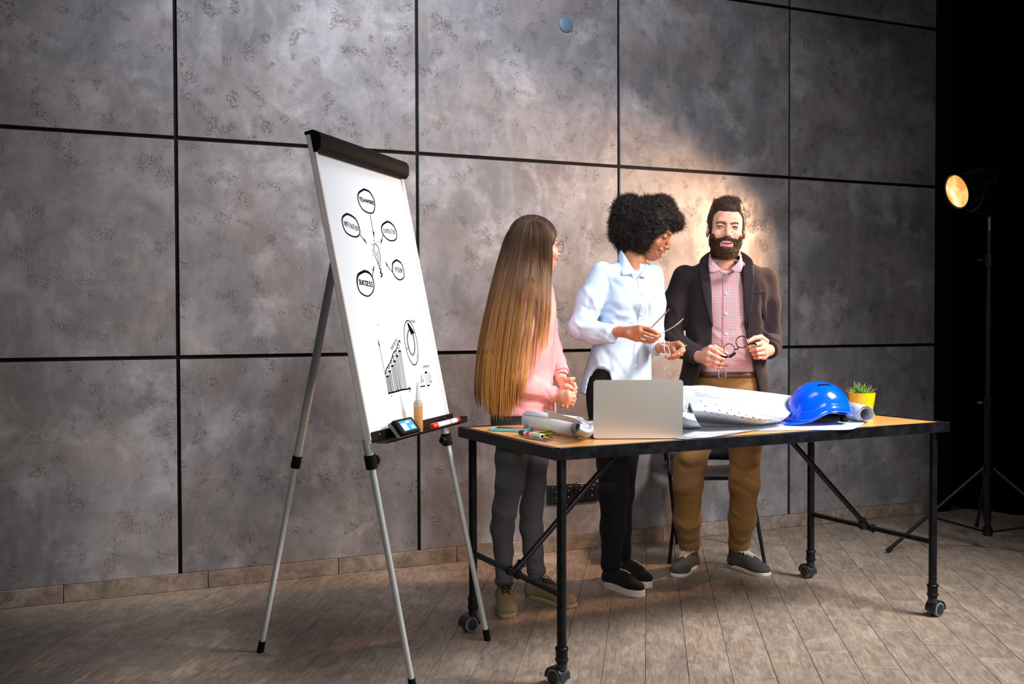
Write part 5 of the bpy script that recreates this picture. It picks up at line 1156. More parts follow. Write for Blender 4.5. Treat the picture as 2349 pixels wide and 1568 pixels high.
    q = .5+.5*vnoise(v1, 160, 7); cc = np.array(srgb('#0c0a0c'))[None]*(1-q[:, None])+np.array(srgb('#1c1718'))[None]*q[:, None]
    n = 15500; ix = rg.integers(0, len(v1), n); root = v1[ix]-n1[ix]*.004; d = n1[ix]*.9+rg.normal(size=(n, 3))*.45; d /= np.linalg.norm(d, axis=1, keepdims=True); k = 10; t = np.linspace(0, 1, k)[None, :, None]
    a1 = np.cross(d, rg.normal(size=(n, 3))); a1 /= np.linalg.norm(a1, axis=1, keepdims=True); a2 = np.cross(d, a1); Lc = (.010+.016*rg.random((n, 1, 1))); ph = rg.random((n, 1, 1))*6.28; w = 10+8*rg.random((n, 1, 1)); rad = .0016+.0022*rg.random((n, 1, 1))
    P = root[:, None]+d[:, None]*t*Lc+(a1[:, None]*np.cos(ph+w*t)+a2[:, None]*np.sin(ph+w*t))*rad
    qq = rg.random((n, 1, 1)); c2 = np.broadcast_to(np.array(srgb('#0a0809'))*(1-qq)+np.array(srgb('#3a2d29'))*qq, P.shape)
    add_hair('hair', body, [(v1, f1, cc), ribbons(P, .00042, c2, seed=3)], M_afro)
    # ---------------- shirt
    M_sh = mat_cloth('pale_blue_cotton', '#c3d6ea', .8, 900, .15, .04, .05, col2='#b5c9e2')
    secs = [(V(1447, 602, D0), .085, .066), (V(1447, 614, D0), .130, .082), (V(1446, 640, D0), .165, .100), (V(1446, 690, D0), .160, .114), (V(1440, 745, D0), .155, .106), (V(1426, 800, D0), .160, .108), (V(1416, 860, D0), .182, .124), (V(1412, 900, D0), .190, .128)]
    sh = Sdf(); sh.rk = 1.15; sh.loft(secs, X, Y, n=2.2, grow=.002)
    sh.chain([V(1380, 626, 4.72), V(1353, 690, 4.70), V(1333, 750, 4.68)], [.053, .057, .055], k=.035).chain([V(1333, 750, 4.68), V(1362, 762, 4.64), V(1410, 766, 4.575)], [.055, .050, .040], k=.02)
    sh.chain([V(1498, 630, 4.85), V(1500, 700, 4.85), V(1500, 765, 4.82)], [.050, .050, .045], k=.035).chain([V(1500, 765, 4.82), V(1504, 788, 4.72), V(1516, 797, 4.63)], [.045, .040, .036], k=.02)
    sh.ell(V(1470, 690, 4.72), (.055, .05, .05), k=.05); sh.ell(V(1425, 690, 4.70), (.055, .05, .05), k=.05)
    sh.loft([(p_, a_-.010, b_-.010) for p_, a_, b_ in secs[6:]]+[(V(1410, 960, D0), .19, .13)], X, Y, n=2.2, op='s', k=.003)
    sh.cuff(V(1411, 767, 4.575), V(1440, 768, 4.49)-V(1410, 767, 4.575)); sh.cuff(V(1514, 797, 4.635), V(1532, 798, 4.56)-V(1513, 797, 4.635), .05, .10)
    # open neck
    nc = V(1451, 596, D0-.005); sh.cone(nc+UZ*.05, nc-UZ*.030, .066, .058, k=.004, op='s'); sh.chain([V(1456, 606, 4.70), V(1466, 634, 4.665)], [.045, .010], k=.006, op='s')
    # curved hem: higher at the hip seam
    sh.ell(V(1375, 908, 4.62), (.066, .12, .142), ax=(RH, FH, UZ), k=.006, op='s')
    for pts, w, am, d_ in (([(1385, 705), (1400, 698), (1420, 712)], .012, -.007, 4.66), ([(1378, 735), (1400, 725), (1430, 722), (1450, 728)], .011, .007, 4.66), ([(1372, 712), (1395, 716), (1425, 733)], .010, -.006, 4.66), ([(1400, 742), (1430, 740), (1460, 752)], .009, -.006, 4.66), ([(1450, 700), (1462, 725), (1475, 742)], .011, -.006, 4.67),
                           ([(1340, 660), (1362, 690), (1370, 720)], .010, .006, 4.64), ([(1325, 735), (1345, 738), (1366, 730)], .010, -.008, 4.62), ([(1322, 748), (1345, 752), (1370, 750)], .009, .006, 4.60), ([(1310, 740), (1328, 758), (1330, 778)], .009, -.006, 4.62), ([(1360, 650), (1350, 700), (1340, 735)], .010, -.005, 4.64),
                           ([(1375, 758), (1395, 772), (1408, 778)], .008, -.005, 4.58), ([(1355, 775), (1385, 782), (1405, 785)], .007, .004, 4.58), ([(1385, 800), (1400, 830), (1395, 865)], .016, -.007, 4.67), ([(1365, 810), (1380, 850)], .014, .006, 4.67), ([(1430, 800), (1440, 840), (1438, 870)], .014, .005, 4.68),
                           ([(1385, 612), (1394, 640), (1399, 672), (1396, 700)], .006, -.005, 4.64), ([(1400, 640), (1425, 660), (1440, 690)], .012, -.004, 4.68), ([(1478, 755), (1490, 790), (1494, 850)], .012, -.005, 4.72), ([(1490, 650), (1486, 690), (1492, 740)], .008, -.005, 4.74), ([(1405, 815), (1425, 850), (1440, 862)], .012, -.005, 0), ([(1470, 690), (1450, 705), (1440, 730)], .010, .005, 0), ([(1395, 730), (1420, 745), (1445, 740)], .008, .006, 0), ([(1372, 700), (1385, 690), (1400, 672)], .009, -.006, 0), ([(1335, 700), (1352, 712), (1366, 708)], .009, -.005, 0), ([(1330, 722), (1350, 730), (1362, 722)], .007, .005, 0)):
        sh.fold(pts, w, am, 4.3)
    so = clothmesh('shirt', sh, M_sh, par, .0045, 1, folds=lambda v: .0022*vnoise(v, 34, 22)+.0010*vnoise(v, 90, 23))
    def put(px, py, d=4.35, off=.002, sdf=sh):
        o = V(px, py, d); k = nrm(o-CO); h_ = hit(sdf, np.array([o]), np.array([k]), it=60)[0]; return h_-k*off
    xs = [(1467, 640), (1473, 673), (1474, 700), (1470, 725), (1464, 770), (1459, 810), (1457, 850), (1456, 872)]
    cur = catmull(np.array(xs, float), 26); pk = np.array([[put(q[0]+dx, q[1]) for dx in (-5.5, -3, 0, 3, 5.5)] for q in cur])
    for _ in range(2): pk[1:-1] = (pk[:-2]+2*pk[1:-1]+pk[2:])/4
    MB().grid(pk, .0025).build('placket', M_sh, so, smooth=True)
    for q in ((1473, 674), (1471, 721), (1458, 838)): MB().lathe(put(q[0], q[1], off=.004), -CF, [(.0050, 0), (.0050, .002), (.004, .0028), (0, .002)], 14).build('button', plain('pale_button', '#dfe6ee', .3), so)
    def sheet(T_, B_, nm, n=10, m=5, th_=.0025): T_ = catmull(np.array(T_), n); B_ = catmull(np.array(B_), n); return MB().grid(np.array([[T_[i]*(1-u)+B_[i]*u for u in np.linspace(0, 1, m)] for i in range(n)]), th_).build(nm, M_sh, so, smooth=True)
    sheet([V(1421, 570, 4.80), V(1427, 575, 4.76), V(1436, 590, 4.71), V(1448, 610, 4.685), V(1464, 633, 4.665)], [V(1418, 592, 4.79), V(1420, 604, 4.73), V(1423, 626, 4.675), V(1429, 632, 4.665), V(1450, 627, 4.662)], 'collar')
    sheet([V(1482, 596, 4.79), V(1483, 604, 4.76), V(1480, 612, 4.735), V(1473, 624, 4.70), V(1465, 636, 4.668)], [V(1484, 612, 4.77), V(1485, 620, 4.745), V(1482, 634, 4.715), V(1478, 637, 4.70), V(1469, 631, 4.675)], 'collar')
    sheet([V(1484, 672, 4.70), V(1494, 668, 4.735)], [V(1485, 704, 4.70), V(1494, 700, 4.735)], 'chest_pocket', 4, 4, .002) if False else None
    for c_, dr, r_ in ((V(1406, 766, 4.582), nrm(V(1440, 768, 4.49)-V(1410, 767, 4.575)), .0440), (V(1512, 797, 4.642), nrm(V(1532, 798, 4.56)-V(1513, 797, 4.635)), .0395)):
        MB().lathe(c_, dr, [(r_-.004, -.030), (r_-.0008, -.028), (r_, -.026), (r_+.0005, .002), (r_-.0005, .004), (r_-.003, .004), (r_-.0035, -.028)], 30).build('cuff', M_sh, so, smooth=True)
    # ---------------- trousers
    M_bk = mat_cloth('black_denim', '#0a0b10', .85, 900, .2, .1, .02)
    tr = Sdf(); tr.rk = 1.0; tr.loft([(V(1418, 960, D0), .150, .105), (V(1414, 890, D0), .165, .112), (V(1410, 838, D0), .150, .105)], X, Y, n=2.3)
    tr.chain([V(1396, 930, 4.74), V(1402, 1010, 4.72), V(1408, 1130, 4.70), V(1406, 1210, 4.76), V(1401, 1296, 4.80)], [.088, .078, .066, .056, .043], k=.03)
    tr.chain([V(1436, 930, 4.86), V(1436, 1010, 4.84), V(1424, 1130, 4.84), V(1424, 1210, 4.93), V(1430, 1272, 4.98)], [.080, .070, .060, .048, .038], k=.03)
    tr.chain([V(1400, 1285, 4.80), V(1401, 1294, 4.80)], [.044, .044])
    for pts, w, am in (([(1370, 1110), (1400, 1105), (1440, 1120)], .010, -.006), ([(1372, 1125), (1410, 1130), (1455, 1118)], .010, .006), ([(1380, 1060), (1420, 1066), (1460, 1052)], .010, -.005)): tr.fold(pts, w, am, 4.3)
    tro = clothmesh('trousers', tr, M_bk, par, .006, 1, folds=lambda v: .0014*vnoise(v*np.array([1, 1, 2]), 30, 31))
    shoe(par, onz(1386, 1342), onz(1474, 1369), 'platform', .043, .052, .030); shoe(par, onz(1424, 1318), onz(1489, 1349), 'platform', .043, .052, .030)
    # ---------------- held things
    pc = thing('pencil', V(1500, 748, 4.44), 'silver grey pencil with a purple end held in the curly-haired person\'s hand', 'pencil'); a = V(1493.5, 752, 4.430); b = V(1535, 709, 4.40); d = b-a; M_sil = plain('silver_paint', '#a9a9b2', .3, .4)
    MB().tube([a-d*.25, a+d*.86], .0036, 6).build('barrel', M_sil, pc, smooth=False); MB().tube([a+d*.86, b-d*.01, b], [.0038, .0038, .0026], 8).build('dipped_end', plain('purple_paint', '#6d1f86', .3), pc)
    gl = thing('glasses', V(1525, 790, 4.45), 'clear-framed glasses held in the curly-haired person\'s hands', 'glasses'); M_cf = NT('clear_acetate').set(col=srgb('#dcecec'), rough=.08, trans=.45, ior=1.45); M_gl = NT('lens_clear').set(col=(.95, .97, .97), rough=.02, trans=1.0, ior=1.05, alpha=.2)
    c1, c2_ = V(1517, 779, 4.425), V(1530, 803, 4.44); ax = nrm(c2_-c1); up_ = nrm(RH*.55+CF*.8+UZ*.25); up_ = nrm(up_-ax*(up_@ax)); g = MB()
    for c in (c1, c2_): g.tube([c+ax*.024*math.cos(t_)+up_*.021*math.sin(t_) for t_ in np.linspace(0, 6.28, 25)[:-1]], .0019, 8, closed=True)
    g.tube([c1+ax*.022, (c1+c2_)/2+up_*.006, c2_-ax*.022], .0022, 8); g.build('frame', M_cf, gl)
    for c in (c1, c2_): MB().lathe(c, np.cross(ax, up_), [(.0205, 0), (.0205, .001)], 24).build('lens', M_gl, gl, smooth=False)
    MB().tube([c1-ax*.022, V(1512, 767, 4.402), V(1543, 750.5, 4.37), V(1556, 741, 4.36), V(1568, 730, 4.35)], [.0016, .0022, .0018, .0028, .0018], 8).build('temple_arm', M_cf, gl)
    MB().tube([c2_+ax*.022, V(1543, 813, 4.425), V(1567, 795, 4.41), V(1575, 791, 4.405)], [.0016, .002, .0024, .0020], 8).build('temple_arm', M_cf, gl)
afro_woman()
# ------------------------------------------------------------------ the long-haired person in pink
def hair_woman():
    D0 = 4.50; foot = onz(1195, 1380); par = thing('person', (foot[0], foot[1], 0), 'person with very long brown hair and a pink shirt, hands clasped, seen from the side', 'person')
    X, Y = Xd(76), Fd(76)
    hy = nrm(RH*.88+FH*.47-UZ*.05); hX, hY, hZ = frame3(hy, UZ+RH*.03); s_ = 1.0
    hO = V(1271, 563, 4.50)-hY*.090; HF = (hO, hX, hY, hZ, s_)
    hs = head_sdf('w1'); v, f = hs.mesh(.0022); v = lap(v, f, 1, .3); C = paint_face(v, 'w1'); parts = [(xf(v, *HF), f, C)]
    s = Sdf().chain([hO-hY*.02-hZ*.06, V(1222, 640, D0), V(1215, 680, D0)], [.048, .050, .07], k=.03); a, b = s.mesh(.006); parts.append((a, b, np.tile(np.array(SK_L), (len(a), 1))))
    # near hand lies over the far one
    wn = V(1281, 908, 4.39); kn = [V(1303, 900, 4.335), V(1305, 908, 4.33), V(1304, 916, 4.335), V(1300, 923, 4.345)]
    fn = [[V(1316, 902, 4.345), V(1318, 906, 4.375), V(1309, 906, 4.39)], [V(1317, 910, 4.34), V(1318.5, 915, 4.37), V(1309, 914, 4.39)], [V(1315, 918, 4.345), V(1316, 922, 4.375), V(1307, 921, 4.39)], [V(1311, 925, 4.355), V(1313, 928, 4.38), V(1304, 927, 4.39)]]
    tn = [V(1290, 893, 4.375), V(1298, 885, 4.36), V(1306, 887, 4.355), V(1312, 890, 4.36)]
    parts.append(handmesh(wn, kn, fn, tn, None, .0078, SK_L, V(1248, 905, 4.42), palm_r=.0165, palm_push=(V(1295, 908, 4.352), (.026, .020, .024))))
    wf = V(1286, 866, 4.50); kf = [V(1304, 878, 4.43), V(1300, 884, 4.44), V(1297, 890, 4.44), V(1292, 896, 4.44)]
    ff = [[V(1317, 880, 4.40), V(1321, 889, 4.39), V(1316, 895, 4.385)], [V(1312, 893, 4.42), V(1320, 898, 4.40), V(1319, 902, 4.40)], [V(1302, 915, 4.44), V(1302, 928, 4.42), V(1299, 934, 4.40)], [V(1290, 915, 4.44), V(1290, 930, 4.42), V(1287, 936, 4.40)]]
    tf = [V(1293, 868, 4.46), V(1302, 871, 4.425), V(1309, 870, 4.41), V(1316, 868, 4.41)]
    parts.append(handmesh(wf, kf, ff, tf, None, .0078, SK_L, V(1278, 830, 4.56), palm_r=.0165))
    an = Sdf().cone(V(1157, 1325, 4.53), V(1158, 1345, 4.54), .034, .033).cone(V(1230, 1300, 4.61), V(1226, 1335, 4.63), .033, .033); a, b = an.mesh(.005); parts.append((a, b, np.tile(np.array(SK_L), (len(a), 1))))
    s = Sdf().loft([(V(1205, 640, D0), .12, .07), (V(1205, 700, D0), .13, .085), (V(1200, 850, D0), .12, .08), (V(1198, 960, D0), .14, .09)], X, Y)
    s.chain([V(1195, 660, 4.36), V(1190, 860, 4.36), V(1248, 905, 4.42)], [.03, .026, .022]); s.chain([V(1235, 660, 4.64), V(1262, 795, 4.66), V(1278, 830, 4.56)], [.03, .026, .022])
    s.chain([V(1180, 985, 4.44), V(1160, 1165, 4.44), V(1157, 1338, 4.53)], [.05, .02, .018]); s.chain([V(1215, 985, 4.58), V(1219, 1165, 4.55), V(1228, 1318, 4.61)], [.05, .02, .018])
    a, b = s.mesh(.013); parts.append((a, b, np.tile(np.array(SK_L), (len(a), 1)))); body = bodymesh(par, parts)
    # ---------------- shirt
    M_pk = mat_cloth('pink_cotton', '#e0a0a0', .85, 900, .15, .05, .05, col2='#d58f92')
    secs = [(V(1218, 628, D0), .08, .06), (V(1217, 640, D0), .13, .075), (V(1216, 660, D0), .170, .095), (V(1212, 710, D0), .172, .118), (V(1205, 770, D0), .155, .122), (V(1202, 850, D0), .150, .122), (V(1200, 900, D0), .165, .132), (V(1199, 947, D0), .178, .140)]
    sh = Sdf(); sh.rk = 1.15; sh.loft(secs, X, Y, n=2.2, grow=.003)
    sh.chain([V(1203, 655, 4.36), V(1196, 760, 4.34), V(1190, 860, 4.34)], [.050, .048, .046], k=.035).chain([V(1190, 860, 4.34), V(1208, 888, 4.345), V(1270, 905, 4.395)], [.046, .045, .034], k=.02)
    sh.chain([V(1232, 655, 4.64), V(1252, 740, 4.68), V(1266, 800, 4.66)], [.050, .046, .042], k=.035).chain([V(1266, 800, 4.66), V(1278, 830, 4.58), V(1287, 852, 4.525)], [.042, .037, .033], k=.02)
    sh.loft([(p_, a_-.010, b_-.010) for p_, a_, b_ in secs[7:]]+[(V(1199, 990, D0), .17, .132)], X, Y, n=2.2, op='s', k=.003)
    for pts, w, am, d_ in (([(1175, 845), (1195, 850), (1215, 872)], .009, -.007, 4.30), ([(1180, 905), (1205, 900), (1240, 906)], .009, .005, 4.31), ([(1200, 915), (1230, 925), (1262, 922)], .010, -.006, 4.36), ([(1245, 890), (1255, 900), (1262, 915)], .006, -.004, 4.36), ([(1225, 870), (1240, 880), (1262, 878)], .010, .005, 4.38),
                           ([(1250, 700), (1262, 760), (1264, 850)], .012, -.006, 4.42), ([(1215, 700), (1230, 780), (1228, 850)], .014, .006, 4.38), ([(1272, 800), (1280, 812), (1290, 815)], .007, -.005, 4.60), ([(1276, 830), (1284, 838), (1295, 838)], .006, -.004, 4.54), ([(1140, 900), (1160, 925), (1200, 935)], .012, -.006, 4.37), ([(1215, 932), (1245, 938), (1268, 930)], .010, -.005, 4.40)):
        sh.fold(pts, w, am, 4.0)
    so = clothmesh('shirt', sh, M_pk, par, .0045, 1, folds=lambda v: .0015*vnoise(v, 36, 42)+.0006*vnoise(v, 95, 43))
    for c_, dr, r_ in ((V(1270, 905.5, 4.396), nrm(V(1280, 908, 4.39)-V(1262, 903, 4.39)), .0385), (V(1288, 855, 4.52), nrm(V(1290, 862, 4.505)-V(1283, 840, 4.55)), .0355)):
        MB().lathe(c_, dr, [(r_-.004, -.034), (r_-.0008, -.032), (r_, -.030), (r_+.0003, .002), (r_-.0008, .004), (r_-.004, .004), (r_-.0045, -.032)], 30).build('cuff', M_pk, so, smooth=True)
    def put(px, py, d=4.1, off=.003): o = V(px, py, d); k = nrm(o-CO); return hit(sh, np.array([o]), np.array([k]), it=60)[0]-k*off
    for q in ((1259, 790), (1260, 813), (1263, 850)): MB().lathe(put(*q), nrm(Fd(76)*.6-CF), [(.0048, 0), (.0048, .002), (.004, .0028), (0, .002)], 14).build('button', plain('pink_button', '#c9a39b', .3), so)
    wc = V(1288, 862, 4.505); wd_ = nrm(V(1290, 866, 4.50)-V(1283, 845, 4.54)); xa = nrm(np.cross(wd_, UZ)); ya = np.cross(wd_, xa)
    MB().tube([wc+wd_*.006+(xa*math.cos(t_)+ya*math.sin(t_))*.0268+wd_*.003*math.sin(t_*2) for t_ in np.linspace(0, 6.28, 28)[:-1]], .0021, 8, closed=True).build('bracelet', plain('dark_cord', '#1e1416', .6), body)
    # ---------------- trousers
    M_gr = mat_cloth('grey_stretch_cotton', '#5d5c60', .85, 900, .15, .06, .05, col2='#515056')
    tr = Sdf(); tr.rk = 1.0; tr.loft([(V(1196, 1010, D0), .165, .118), (V(1192, 970, D0), .165, .120), (V(1186, 940, D0), .148, .108), (V(1184, 930, D0), .140, .10)], X, Y, n=2.3)
    tr.chain([V(1182, 985, 4.44), V(1174, 1050, 4.43), V(1169, 1110, 4.41), V(1158, 1165, 4.43), V(1152, 1210, 4.48), V(1155, 1262, 4.51), V(1157, 1334, 4.53)], [.082, .070, .060, .052, .050, .041, .0370], k=.02)
    tr.chain([V(1217, 985, 4.58), V(1224, 1050, 4.58), V(1226, 1110, 4.55), V(1219, 1165, 4.54), V(1219, 1210, 4.56), V(1223, 1262, 4.59), V(1230, 1310, 4.61)], [.080, .066, .050, .049, .050, .043, .040], k=.02)
    for px0, px1, ys, d_ in ((1138, 1200, (1120, 1134, 1150, 1166, 1181), 4.36), (1200, 1250, (1115, 1128, 1145, 1168), 4.50), (1135, 1178, (1285, 1300, 1318), 4.37), (1208, 1252, (1275, 1290, 1300), 4.50)):
        for i, y_ in enumerate(ys): tr.fold([(px0+5, y_-4+5*(i % 2)), ((px0+px1)/2, y_+6), (px1-6, y_-6+4*(i % 3))], .0065, -.0042 if i % 2 else .0040, d_-.4)
    for a_, b_ in ((V(1137, 1332, 4.37), V(1178, 1332, 4.37)), (V(1210, 1308, 4.50), V(1252, 1308, 4.50))): pass
    tro = clothmesh('trousers', tr, M_gr, par, .005, 1, folds=lambda v: .0012*vnoise(v*np.array([1, 1, 2.5]), 30, 51))
    for c_, r_ in ((V(1157, 1331, 4.53), .0410), (V(1230, 1306, 4.61), .0430)): MB().lathe(c_, UZ, [(r_-.004, -.014), (r_, -.013), (r_+.0006, .010), (r_-.002, .012)], 28).build('turned_hem', M_gr, tro, smooth=True)
    shoe(par, onz(1157, 1376), onz(1163, 1418), 'beige', .049, .066); shoe(par, onz(1208, 1366), onz(1319, 1394), 'beige', .045, .066)
    # ---------------- long hair: locks falling from the parting over head, back and shoulder
    # under-layer: closed head cap so no scalp shows
    cap = Sdf(); hc = hO-hY*.014+hZ*.030
    cap.ell(hc, (.086, .107, .094), ax=(hX, hY, hZ)); cap.cone(hc-hY*.03, hc-hY*.05-hZ*.16, .078, .072, k=.03); cap.ell(hO+hY*.10-hZ*.03, (.11, .052, .085), ax=(hX, hY, hZ), k=.01, op='s')
    CAPS = Sdf(); CAPS.ops = list(cap.ops)[:2]; CAPS.ell(hO-hZ*.02, (.082, .094, .125), ax=(hX, hY, hZ))
    rg = np.random.default_rng(11)
    ys = np.array([506, 520, 540, 570, 610, 660, 720, 790, 850, 890, 935]); Lx = np.array([1196, 1172, 1158, 1149, 1137, 1124, 1110, 1096, 1089, 1086, 1090]); Rx = np.array([1236, 1252, 1262, 1266, 1267, 1265, 1263, 1256, 1250, 1246, 1238])
    th = np.array([.05, .088, .104, .112, .118, .170, .205, .205, .200, .19, .18])
    n = 8000; k = 26; nl = 70
    u = np.sort(rg.uniform(-1, 1, n)); front = rg.random(n) < .78
    lock = ((u+1)/2*nl).astype(int).clip(0, nl-1); lc = (np.linspace(-1, 1, nl)+rg.normal(size=nl)*.012)[lock]; lamp = rg.normal(size=nl); lamp2 = rg.normal(size=nl)
    end = np.interp(u, [-1, -.6, -.2, .2, .45, .7, .85, 1], [905, 928, 938, 932, 905, 850, 800, 790])+rg.normal(size=n)*12-18*rg.random(n)**3
    end = np.where((u > .12) & (rg.random(n) < np.interp(u, [.12, .3, .5, 1], [.2, .78, .88, .90])), rg.uniform(600, 790, n), end)        # thinner veil over the shoulder
    gap = ((u > .20) & (u < .27)) | ((u > .50) & (u < .57)) | ((u > .70) & (u < .745)); end = np.where(gap, rg.uniform(640, 690, n), end); front = front | (u > .5)
    t = np.linspace(0, 1, k)[None]; y0 = 509+5*rg.random(n)+6*np.abs(u)**3; y = y0[:, None]+(end-y0)[:, None]*(t**1.25)
    conv = sst(y, 560, 860)*.62; uu = u[:, None]*(1-conv)+lc[:, None]*conv+.012*np.sin(y/33+lock[:, None]*2.1)*sst(y, 640, 900)+rg.normal(size=(n, 1))*.006*sst(y, 600, 900)
    top = 1-sst(y, 506, 560); lx = np.interp(y, ys, Lx); rx = np.interp(y, ys, Rx); px = lx+(rx-lx)*(uu+1)/2+ .0*top
    fr = np.where(front, 1.0, -1.0)[:, None]; thv = np.interp(y, ys, th)*(1+.035*lamp[lock][:, None]*sst(y, 600, 800)); dd = 4.50-fr*thv*np.sqrt(np.maximum(1-np.abs(uu)**5, 0.02))*(1-.06*rg.random((n, 1)))+.02*sst(y, 620, 760)*(uu > .2)
    dd = dd-.012*sst(y, 640, 700)*sst(uu, .1, .5)*fr
    K = CF[None, None]+CR[None, None]*((px-IMW/2)/FPX)[..., None]-CU[None, None]*((y-IMH/2)/FPX)[..., None]; P = CO+K*dd[..., None]
    # push strands out of the shirt so they lie on it
    kk = nrm(CF)
    for _ in range(3):
        sd = np.minimum(sh.ev(P.reshape(-1, 3)), CAPS.ev(P.reshape(-1, 3))).reshape(n, k); P = P-kk[None, None]*(np.maximum(.007-sd, 0)*np.where(front, 1, -1)[:, None]*1.1)[..., None]
    for _ in range(2): P[:, 1:-1] = (P[:, :-2]+2*P[:, 1:-1]+P[:, 2:])/4
    h_ = sst(y, 640, 900)[..., None]; m_ = sst(y, 540, 720)[..., None]; q = rg.random((n, 1, 1))*.55+.45*(.5+.5*np.tanh(lamp2[lock]))[:, None, None]
    c_root = np.array(srgb('#261812'))*(1-q)+np.array(srgb('#5d4331'))*q; c_mid = np.array(srgb('#3a2317'))*(1-q)+np.array(srgb('#98693f'))*q; c_end = np.array(srgb('#965619'))*(1-q)+np.array(srgb('#e6a85a'))*q
    Cc = (c_root*(1-m_)+c_mid*m_)*(1-h_)+c_end*h_
    W = (.00115*np.interp(t[0], [0, .05, .7, 1], [.8, 1, .9, .25]))
    Nn = np.broadcast_to((-kk[None, None]*fr[..., None]+CR[None, None]*u[:, None, None]*.9), (n, 1, 3))+rg.normal(size=(n, 1, 3))*.35
    cv, cf_ = cap.mesh(.004); qv = .5+.5*vnoise(cv*np.array([1, 1, .15]), 260, 3)
    cc = np.array(srgb('#20150f'))[None]*(1-qv[:, None])+np.array(srgb('#4a3222'))[None]*qv[:, None]
    add_hair('hair', body, [(cv, cf_, cc), ribbons(P, W, Cc, N=Nn)], mat_hair('straight_hair', .52, .28))
    # ---------------- her glasses
    gl = MB(); e0 = hO+hY*.108+hX*.030*-1; e1 = hO+hY*.108+hX*.030
    # lens nearest the camera is on her right (-X points to the camera side)
    for c in (e0, e1): gl.tube([c+hX*.0265*math.cos(a_)*1.0-hY*.010*abs(math.cos(a_))*(0.4)+hZ*(.0235*math.sin(a_)-.006) for a_ in np.linspace(0, 6.28, 27)[:-1]], .0014, 7, closed=True)
    gl.tube([hO+hY*.109-hX*.006, hO+hY*.112, hO+hY*.109+hX*.006], .0014, 6)
    for sg in (-1, 1): gl.tube([hO+hY*.103+hX*sg*.056-hZ*.001, hO+hY*.09+hX*sg*.072, hO+hY*.0+hX*sg*.083, hO-hY*.02+hX*sg*.082-hZ*.02], .0012, 6)
    gl.build('glasses', plain('dark_metal_frame', '#17100f', .3), body)
hair_woman()
# ------------------------------------------------------------------ things on the table
def rotax(a): return (TX*math.cos(a)+TY*math.sin(a), -TX*math.sin(a)+TY*math.cos(a), UZ)
M_paper = NT('drafting_paper').set(col=srgb('#afb4be'), rough=.8, spec=.2); M_paper2 = NT('tracing_paper').set(col=srgb('#abb2bd'), rough=.8, spec=.2); M_paper3 = NT('roll_paper').set(col=srgb('#e6e7ee'), rough=.75, spec=.2); M_line = NT('printed_ink').set(col=srgb('#3d4048'), rough=.8)
# laptop
lp = thing('laptop', onz(1462, 1004, TZ), 'open silver laptop seen from behind its plain lid', 'laptop')
l0 = onz(1361, 1005.5, TZ+.002); l1 = onz(1565.5, 1004.5, TZ+.002); lx = nrm(l1-l0); ly = np.cross(UZ, lx); LW = np.linalg.norm(l1-l0)
if ly[1] < 0: ly = -ly
t = NT('bead_blasted_aluminium'); M_lap = t.set(col=srgb('#b5b1ab'), rough=.42, metal=.55, nrm=t.bump(t.noise(t.pos(), 2500, 2), .03, .0005))
def rrect(w, h, r, n=6):
    out = []
    for cx, cy, a0 in ((w-r, h-r, 0), (r, h-r, 90), (r, r, 180), (w-r, r, 270)):
        for i in range(n+1): a = math.radians(a0+90*i/n); out.append((cx+r*math.cos(a), cy+r*math.sin(a)))
    return out
lean = 0.08; lz = nrm(UZ*math.cos(lean)-ly*math.sin(lean)*1.0); LH = .2125
ln = nrm(np.cross(lx, lz)); 
if ln@ly < 0: ln = -ln
mb = MB().prism(rrect(LW, LH, .011), .006, l0, lx, lz, ln); mb.build('lid', M_lap, lp)
MB().prism(rrect(LW-.012, LH-.012, .008), .001, l0+lx*.006+lz*.006+ln*.0062, lx, lz, ln).build('screen', NT('screen_glass').set(col=(.01, .01, .012), rough=.1), lp)
base0 = l0+ly*.010+UZ*.001; bo = MB().prism(rrect(LW, .222, .011), .0135, base0, lx, ly, UZ).build('base', M_lap, lp)
MB().prism(rrect(LW-.05, .095, .003), .0012, base0+lx*.025+ly*.022+UZ*.0132, lx, ly, UZ).build('keyboard', M_bp, bo); MB().prism(rrect(.105, .075, .003), .0006, base0+lx*(LW/2-.052)+ly*.130+UZ*.0134, lx, ly, UZ).build('trackpad', M_lap, bo)
MB().tube([l0+lx*.04+ly*.008+UZ*.006, l0+lx*(LW-.04)+ly*.008+UZ*.006], .0058, 14).build('hinge', M_bp, lp)
# phone in a teal case
ph = thing('phone', onz(1165, 985, TZ), 'phone lying face up in a teal case at the left table end', 'phone'); p0 = onz(1120, 988, TZ); p1 = onz(1205, 991, TZ); px = nrm(p1-p0); py = np.cross(UZ, px); Lp = .158; Wp = .080
q = p0; MB().prism(rrect(Lp, Wp, .011), .0085, q+UZ*.0008, px, py, UZ).build('case', plain('teal_silicone', '#5fc4c2', .5), ph)
MB().prism(rrect(Lp-.008, Wp-.008, .009), .001, q+px*.004+py*.004+UZ*.0092, px, py, UZ).build('front_panel', plain('phone_white', '#d9dfe4', .15), ph)
MB().prism([(0, 0), (Lp-.036, 0), (Lp-.036, Wp-.016), (0, Wp-.016)], .0005, q+px*.018+py*.008+UZ*.0101, px, py, UZ).build('screen', NT('phone_screen').set(col=(.012, .014, .03), rough=.08), ph)
